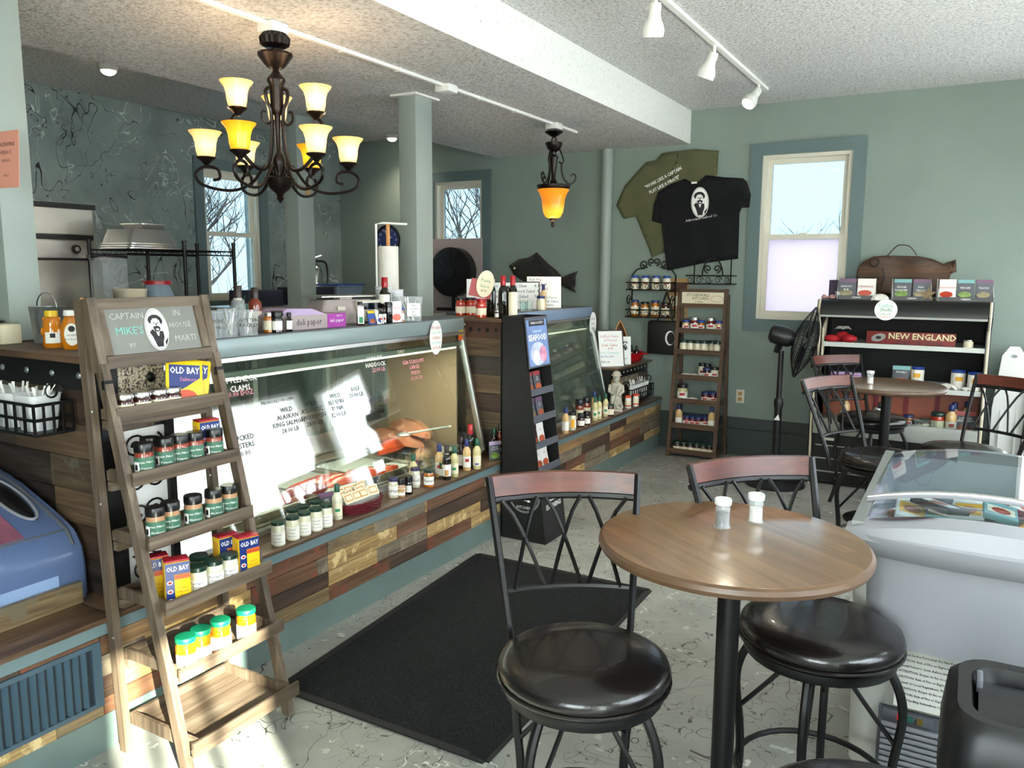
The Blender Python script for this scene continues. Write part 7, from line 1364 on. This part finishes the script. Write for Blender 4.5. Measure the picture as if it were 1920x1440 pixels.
for d, px, y, rad, h, body, cap, lab in (('small white jar at the left of the cooler bin behind the stool', 1632, 6.42, .036, .10, 'white_sauce', 'silver_cap', 'label_cream'), ('cream jar beside the table column in the cooler bin', 1644, 6.46, .038, .13, 'white_sauce', 'silver_cap', 'label_white'), ('jar with a navy lid and red mark in the cooler bin', 1703, 6.40, .034, .10, 'corn', 'navy_cap', 'label_white'), ('low dark green-lidded jar, left of two in the cooler bin', 1720, 6.38, .036, .07, 'dark_jam', 'darkgreen_cap', 'label_cream'), ('low dark green-lidded jar, right of two in the cooler bin', 1733, 6.42, .036, .08, 'dark_jam', 'darkgreen_cap', 'label_cream'), ('tall salsa jar with a dark lid in the cooler bin', 1758, 6.40, .045, .135, 'tomato', 'darkgreen_cap', 'label_cream')):
    p = ay(px, 790, y); jar(d, (p.x, y, s3), rad, h, body, cap, lab, group=g, mark=('ink_red', .5, .85, .5) if cap == 'navy_cap' else None)
for d, px, y in (('front cream bottle with a navy cap in the cooler bin', 1783, 6.38), ('rear cream bottle with a navy cap in the cooler bin', 1788, 6.50), ('navy-capped bottle hidden at the right of the cooler bin', 1812, 6.60), ('navy-capped bottle behind the stool at the left of the bin', 1583, 6.5)): p = ay(px, 790, y); bottle(d, (p.x, y, s3), .036, .2, 'cream_sauce', 'navy_cap', 'label_white', group=g, lz=(.04, .4), mark=('ink_red', .5, .85))
p = ay(1811, 795, 6.37); packet('red-topped seasoning packet leaning at the right end of the cooler bin', (p.x, 6.38, s3), .13, .16, 'pk_red', 'pk_slate', ['LOBSTER', 'SEASONING'], lean=.3, rz=.15, group='printed seasoning packets', pic='skewer'); obj('red_tray', box(-.12, .12, -.06, .06, 0, .045), 'orange_cap', None, (ay(1680, 785, 6.5).x, 6.56, s3), label='orange-red carton lying in the cooler bin', cat='carton')
# folded white boards leaning in the corner
r = thing('ironing_board', 'folded white ironing board leaning in the corner behind the far stool', 'ironing board', (.30, 6.87, 0)); obj('board', MB().prism([(-.10, .1), (.08, .1), (.10, .6), (.075, 1.0), (.03, 1.07), (-.03, 1.07), (-.075, 1.0), (-.11, .6)], -.012, .012, lambda a, b_, c_: (a, c_+.08*(1.1-b_)-.02, b_)), 'white_plastic', r)
for x in (-.05, .05): obj('folding_leg', MB().bar((x, .0, .0), (x, .02, .9), .012, .012, (0, 1, 0)), 'white_plastic', r)
obj('hook_slot', flat(oval(.02, .012, 12)), 'frz_grey', r, (0, -.04, 1.0))
for i, (x, h) in enumerate(((.405, .95), (.465, 1.08))): obj('leaning_panel', box(-.008, .008, -.16, .0, .001, h), 'white_plastic', None, (x, 6.96, 0), (math.radians(-3), 0, 0), '%s thin white panel leaning on edge beside the ironing board' % ('shorter', 'taller')[i], 'panel', 'thin white panels')

# ------------------------------------------------------------------ kitchen behind the counter
r = thing('stainless_oven', 'large stainless deck oven against the paint-splattered wall', 'oven', (-5.92, 3.22, 0)); fx0 = .32
obj('cabinet', MB().box(-.3, .30, -.55, .42, 1.02, 2.05, bev=.006), 'steel', r)
for z in (2.02, 1.80, 1.655): obj('dark_seam', box(.30, .312, -.55, .40 if z < 2 else .43, z, z+.035 if z > 1.7 else z+.015), 'black_plastic', r)
dr = obj('oven_door', MB().box(.30, .335, -.545, .44, 1.17, 1.65, bev=.008), 'steel', r); obj('drawer_front', box(.30, .318, -.545, .40, 1.675, 1.79), 'steel', r); obj('upper_front', box(.30, .314, -.545, .40, 1.84, 2.015), 'steel', r)
obj('dial', MB().lathe(((0, 0), (.034, 0), (.03, .018), (0, .018)), 20).map(lambda p: Vector((p.z, p.x, p.y))), 'black_plastic', r, (.318, .255, 1.735)); obj('dial_face', MB().lathe(((0, 0), (.016, 0), (.016, .002), (0, .002)), 16).map(lambda p: Vector((p.z, p.x, p.y))), 'seed_grey', r, (.337, .255, 1.735)); obj('dial', MB().lathe(((0, 0), (.018, 0), (.015, .015), (0, .015)), 16).map(lambda p: Vector((p.z, p.x, p.y))), 'black_plastic', r, (.318, -.28, 1.73))
for y in (-.5, .38):
    for x in (-.25, .25): obj('leg', box(x-.025, x+.025, y-.025, y+.025, 0, 1.02), 'black_metal', r)
obj('under_shelf', box(-.28, .28, -.5, .38, .5, .53), 'steel', r)
# wire shelving unit
q = ax(345, 465, -5.0); r = thing('wire_shelf', 'black wire shelving unit before the kitchen window', 'shelf unit', (-5.0, 3.60, 0)); y0, y1 = -.14, .77
for y in (y0, .32, y1):
    for x in ((0, -.42) if y != y0 else (-.42,)): obj('upright', MB().lathe(((.014, 0), (.014, 1.78 if y != .32 else 1.80), (.017, 1.78), (.017, 1.80), (0, 1.802)), 10), 'black_metal', r, (x, y, 0))
for z in (1.73, .95, .4):
    for x in (0, -.42): obj('shelf_rail', MB().tube([(x, y0, z), (x, y1, z)], .006, 5).tube([(x, y0, z-.03), (x, y1, z-.03)], .005, 5), 'black_metal', r); obj('truss', tube([(x, y0+(y1-y0)*i/40, z-(.03 if i % 2 else 0)) for i in range(41)], .003, 4), 'black_metal', r)
    for i in range(17): obj('shelf_wire', tube([(0, y0+(y1-y0)*i/16, z), (-.42, y0+(y1-y0)*i/16, z)], .003, 4), 'black_metal', r)
# foil pans stacked on the shelf
for i in range(4):
    for s_, nm in ((0, 'tall'), (1, 'low')):
        pass
def foil(label, p, w, d, h, rz): r = thing('foil_pan', label, 'foil pan', p, rz, 'foil pans on the wire shelf'); obj('pan', MB().add(*loft([plan(w*.42, -d*.42, d*.42, 0, 0, .02, 3), plan(w*.5, -d*.5, d*.5, h, 0, .03, 3), plan(w*.53, -d*.53, d*.53, h, 0, .03, 3), plan(w*.53, -d*.53, d*.53, h-.008, 0, .03, 3)])).add([(-w*.42, -d*.42, .002), (w*.42, -d*.42, .002), (w*.42, d*.42, .002), (-w*.42, d*.42, .002)], [(0, 1, 2, 3)]), 'alu', r); [obj('crimp', MB().bar((-w*.49, -d*.5+d*j/5, h*.95), (-w*.43, -d*.44+d*.88*j/5, .01), .004, .004), 'alu', r) for j in range(1, 5)]; return r
for i, (zz, w, d, h, lab) in enumerate(((1.737, .36, .40, .10, 'lowest upturned foil pan of the stack on the wire shelf'), (1.752, .345, .385, .10, 'second upturned foil pan of the stack on the wire shelf'), (1.768, .33, .37, .105, 'topmost upturned foil pan of the stack'))): o = foil(lab, (-5.2, 3.70, zz+h), w, d, h, .02*i); o.rotation_euler = (PI, 0, .02*i)
foil('small foil pan lying on the upturned stack', (-5.2, 3.74, 1.875), .22, .22, .04, .1)
o = thing('plastic_bag', 'crumpled clear plastic bag hanging beside the oven', 'bag', (-5.28, 3.50, 1.28)); obj('bag', MB().box(-.08, .08, -.10, .10, 0, .40, bev=.03).map(lambda p: Vector((p.x+.02*math.sin(30*p.z+20*p.y), p.y+.015*math.sin(25*p.z), p.z))), 'clear_plastic', o); obj('bag_bar', MB().bar((0, -.14, .40), (0, .14, .40), .05, .02), 'black_metal', o)
# bench with tubs, jars and boxes
def tabl(x0, x1, y0, y1, z, nm, lab): r = thing(nm, lab, 'workbench', ((x0+x1)/2, (y0+y1)/2, 0)); obj('bench_top', cbox(x1-x0, y1-y0, .035), 'steel', r, (0, 0, z-.035)); [obj('leg', box(sx*(x1-x0)/2-.04*sx-.02, sx*(x1-x0)/2-.04*sx+.02, sy*(y1-y0)/2-.04*sy-.02, sy*(y1-y0)/2-.04*sy+.02, 0, z-.035), 'steel', r) for sx in (-1, 1) for sy in (-1, 1)]; return r
KZ = 1.26; tabl(-4.75, -4.2, 2.2, 3.95, KZ, 'prep_bench', 'steel prep bench behind the fish case'); K = KZ+.0006
def kp(px, X=-4.45): q = ax(px, 560, X); return (X, q.y, K)
p = kp(245); r = thing('ice_cream_tub', 'white cardboard tub with red print on the prep bench', 'tub', p, face(p)); obj('tub', lathe(((0, 0), (.085, 0), (.095, .2), (.098, .205), (.098, .215), (0, .212)), 24), 'label_cream', r); obj('print_band', band(.0935, .05, .16, .9), 'carton_red', r); obj('print_band', band(.0955, .085, .14, .5), 'label_cream', r)
p = kp(296, -4.5); r = thing('red_lidded_jar', 'big translucent jar with a red lid on the prep bench', 'jar', p); obj('jar_body', lathe(((0, 0), (.10, 0), (.105, .02), (.105, .16), (.08, .225), (.075, .24), (0, .24)), 24), 'smoke_plastic', r); obj('lid', lathe(((0, .24), (.085, .24), (.085, .262), (0, .264)), 24), 'red_cap', r)
p = kp(274, -4.27); r = thing('utensil_tub', 'clear tub of markers and red-handled tools on the prep bench', 'container', (p[0], p[1], K)); obj('tub', MB().add(*loft([plan(.07, -.09, .09, 0, 0, .02, 3), plan(.08, -.1, .1, .11, 0, .02, 3)])), 'clear_plastic', r)
for i in range(9): obj('tool', MB().bar((rnd.uniform(-.05, .05), rnd.uniform(-.06, .06), .005), (rnd.uniform(-.06, .06), rnd.uniform(-.09, .09), .15), .015, .015), ('red_cap', 'orange_cap', 'green_cap', 'red_gloss', 'ink_blue')[i % 5], r)
obj('dark_crate', MB().box(-.12, .12, -.20, .20, 0, .14, bev=.01), 'navy_box', None, (-5.25, 4.52, 1.52-.22), label='long dark bin standing under the kitchen window', cat='bin'); tabl(-5.75, -5.15, 4.6, 6.3, 1.28, 'window_bench', 'steel bench under the kitchen window'); bpy.data.objects['dark_crate'].location = (-5.40, 4.95, 1.2806)
obj('dark_crate', MB().box(-.13, .13, -.24, .24, 0, .16, bev=.01), 'navy_box', None, (-5.40, 5.55, 1.2806), label='second dark bin right of the first under the window', cat='bin')
p = ax(518, 570, -4.9); r = thing('storage_tote', 'translucent blue storage tote on the bench behind the post', 'tote', (-5.42, 6.03, 1.2806)); obj('tote', MB().add(*loft([plan(.13, -.16, .16, 0, 0, .02, 3), plan(.15, -.19, .19, .15, 0, .02, 3), plan(.16, -.2, .2, .155, 0, .02, 3), plan(.16, -.2, .2, .165, 0, .02, 3)])), 'smoke_plastic', r); obj('tote_lid', box(-.16, .16, -.2, .2, .166, .18), 'blue_plastic', r)
obj('blue_tray', MB().box(-.1, .1, -.13, .13, 0, .05, bev=.01), 'blue_plastic', None, (-4.45, 3.66, K), label='dark blue tray on the prep bench below the window', cat='tray'); o = thing('travel_mug', 'green mug with a straw at the end of the prep bench', 'mug', (-4.36, 3.88, K)); obj('mug', lathe(((0, 0), (.04, 0), (.045, .09), (.042, .1), (0, .1)), 18), 'green_mug', o); obj('straw', tube([(0, 0, .09), (.01, 0, .16)], .004, 5), 'green_mug', o)
q = ax(590, 530, -6.12); r = thing('fire_extinguisher', 'chrome fire extinguisher on the splattered wall beside the post', 'fire extinguisher', (-6.12, q.y, 1.22)); obj('cylinder', lathe(((0, 0), (.08, 0), (.085, .02), (.085, .36), (.06, .42), (.025, .44), (0, .44)), 22), 'chrome', r); obj('valve', MB().box(-.02, .02, -.03, .03, .44, .49, bev=.004), 'chrome', r); obj('lever', MB().bar((0, -.02, .50), (.06, .05, .53), .015, .008), 'chrome', r); obj('hose', tube(spline([(.02, .03, .47), (.05, .12, .45), (.05, .15, .3), (.05, .12, .05)], 5), .012, 7), 'black_plastic', r)
obj('wall_shelf', box(-.1, .1, -.14, .14, 0, .03), 'trim_teal', None, (-6.14, 6.55, 1.17), label='small teal wall ledge in the kitchen corner', cat='shelf')
# honey, bucket and boards on the corner worktop
WZ = 1.3106
r = thing('honey_bear', 'honey bear bottle with a yellow cap on the corner worktop', 'bottle', (-2.92, 1.70, WZ), face((-2.92, 1.70, 1.3))); obj('body', lathe(((0, 0), (.03, 0), (.033, .01), (.031, .05), (.034, .065), (.030, .075), (.031, .09), (.027, .105), (.018, .115), (0, .116)), 20), 'honey', r); obj('cap', lathe(((0, .114), (.022, .114), (.022, .132), (.02, .135), (0, .135)), 16), 'yellow_cap', r); l_ = obj('label', band(.0345, .018, .058, .75), 'label_white', r); obj('label_mark', band(.0349, .038, .054, .25), 'ink', l_)
for s_ in (-1, 1): obj('ear', MB().ball((s_*.022, -.004, .104), .008, .006, .009, 8, 5), 'honey', r); obj('arm', MB().ball((s_*.03, -.012, .06), .008, .012, .016, 8, 5), 'honey', r)
r = thing('honey_bottle', 'oval squeeze bottle of honey with a white cap beside the ladder shelf', 'bottle', (-2.80, 1.70, WZ), face((-2.80, 1.70, 1.3))); obj('body', MB().lathe(((0, 0), (.03, 0), (.036, .02), (.036, .06), (.028, .10), (.017, .122), (0, .122)), 22).map(lambda p: Vector((p.x, p.y*.7, p.z))), 'honey', r); obj('cap', lathe(((0, .121), (.024, .121), (.022, .14), (0, .141)), 16), 'white_plastic', r); l_ = obj('label', MB().prism(oval(.024, .040, 20), 0, .001, lambda a, b_, c_: (a, -c_-.0262, b_+.055)), 'label_white', r); obj('label_mark', flat(oval(.011, .011, 14)), 'ink', l_, (0, -.0275, .075)); [obj('lettering', text(s_, .009), 'ink', l_, (0, -.0278, .052-.014*i)) for i, s_ in enumerate(('HONEY', 'Raw & Local'))]
r = thing('metal_pail', 'small galvanised pail with a wire handle on the corner worktop', 'pail', (-3.10, 1.79, WZ)); obj('pail', lathe(((0, .003), (.05, .003), (.062, .14), (.065, .143), (.06, .142), (.048, .008), (0, .008)), 26), 'galv', r); obj('handle', tube([(.066*math.cos(a), 0, .14+.055*math.sin(a)) for a in [PI*i/14 for i in range(15)]], .0028, 5), 'chrome', r)
for i in range(3): obj('cutting_board', cbox(.15, .012, .19, .002) if False else MB().box(-.085, .085, -.006, .006, 0, .17, bev=.003), ('ham_wood', 'ham_wood', 'board_wood')[i], None, (-2.925+.02*i, 1.845-.021*i, WZ+.0), (math.radians(-14), math.radians(14), math.radians(16)), ('dark cutting board at the back of the leaning trio on the worktop', 'middle dark cutting board of the leaning trio', 'pale wooden cutting board in front of the leaning trio on the worktop')[i], 'cutting board', 'leaning cutting boards')
r = thing('paper_box', 'small white napkin box with a black edge on the corner worktop', 'box', (-3.23, 1.69, WZ), .1); obj('box', MB().box(-.05, .05, -.04, .04, 0, .075, bev=.003), 'label_cream', r); obj('edge', box(-.055, -.05, -.042, .042, 0, .085), 'black_plastic', r)
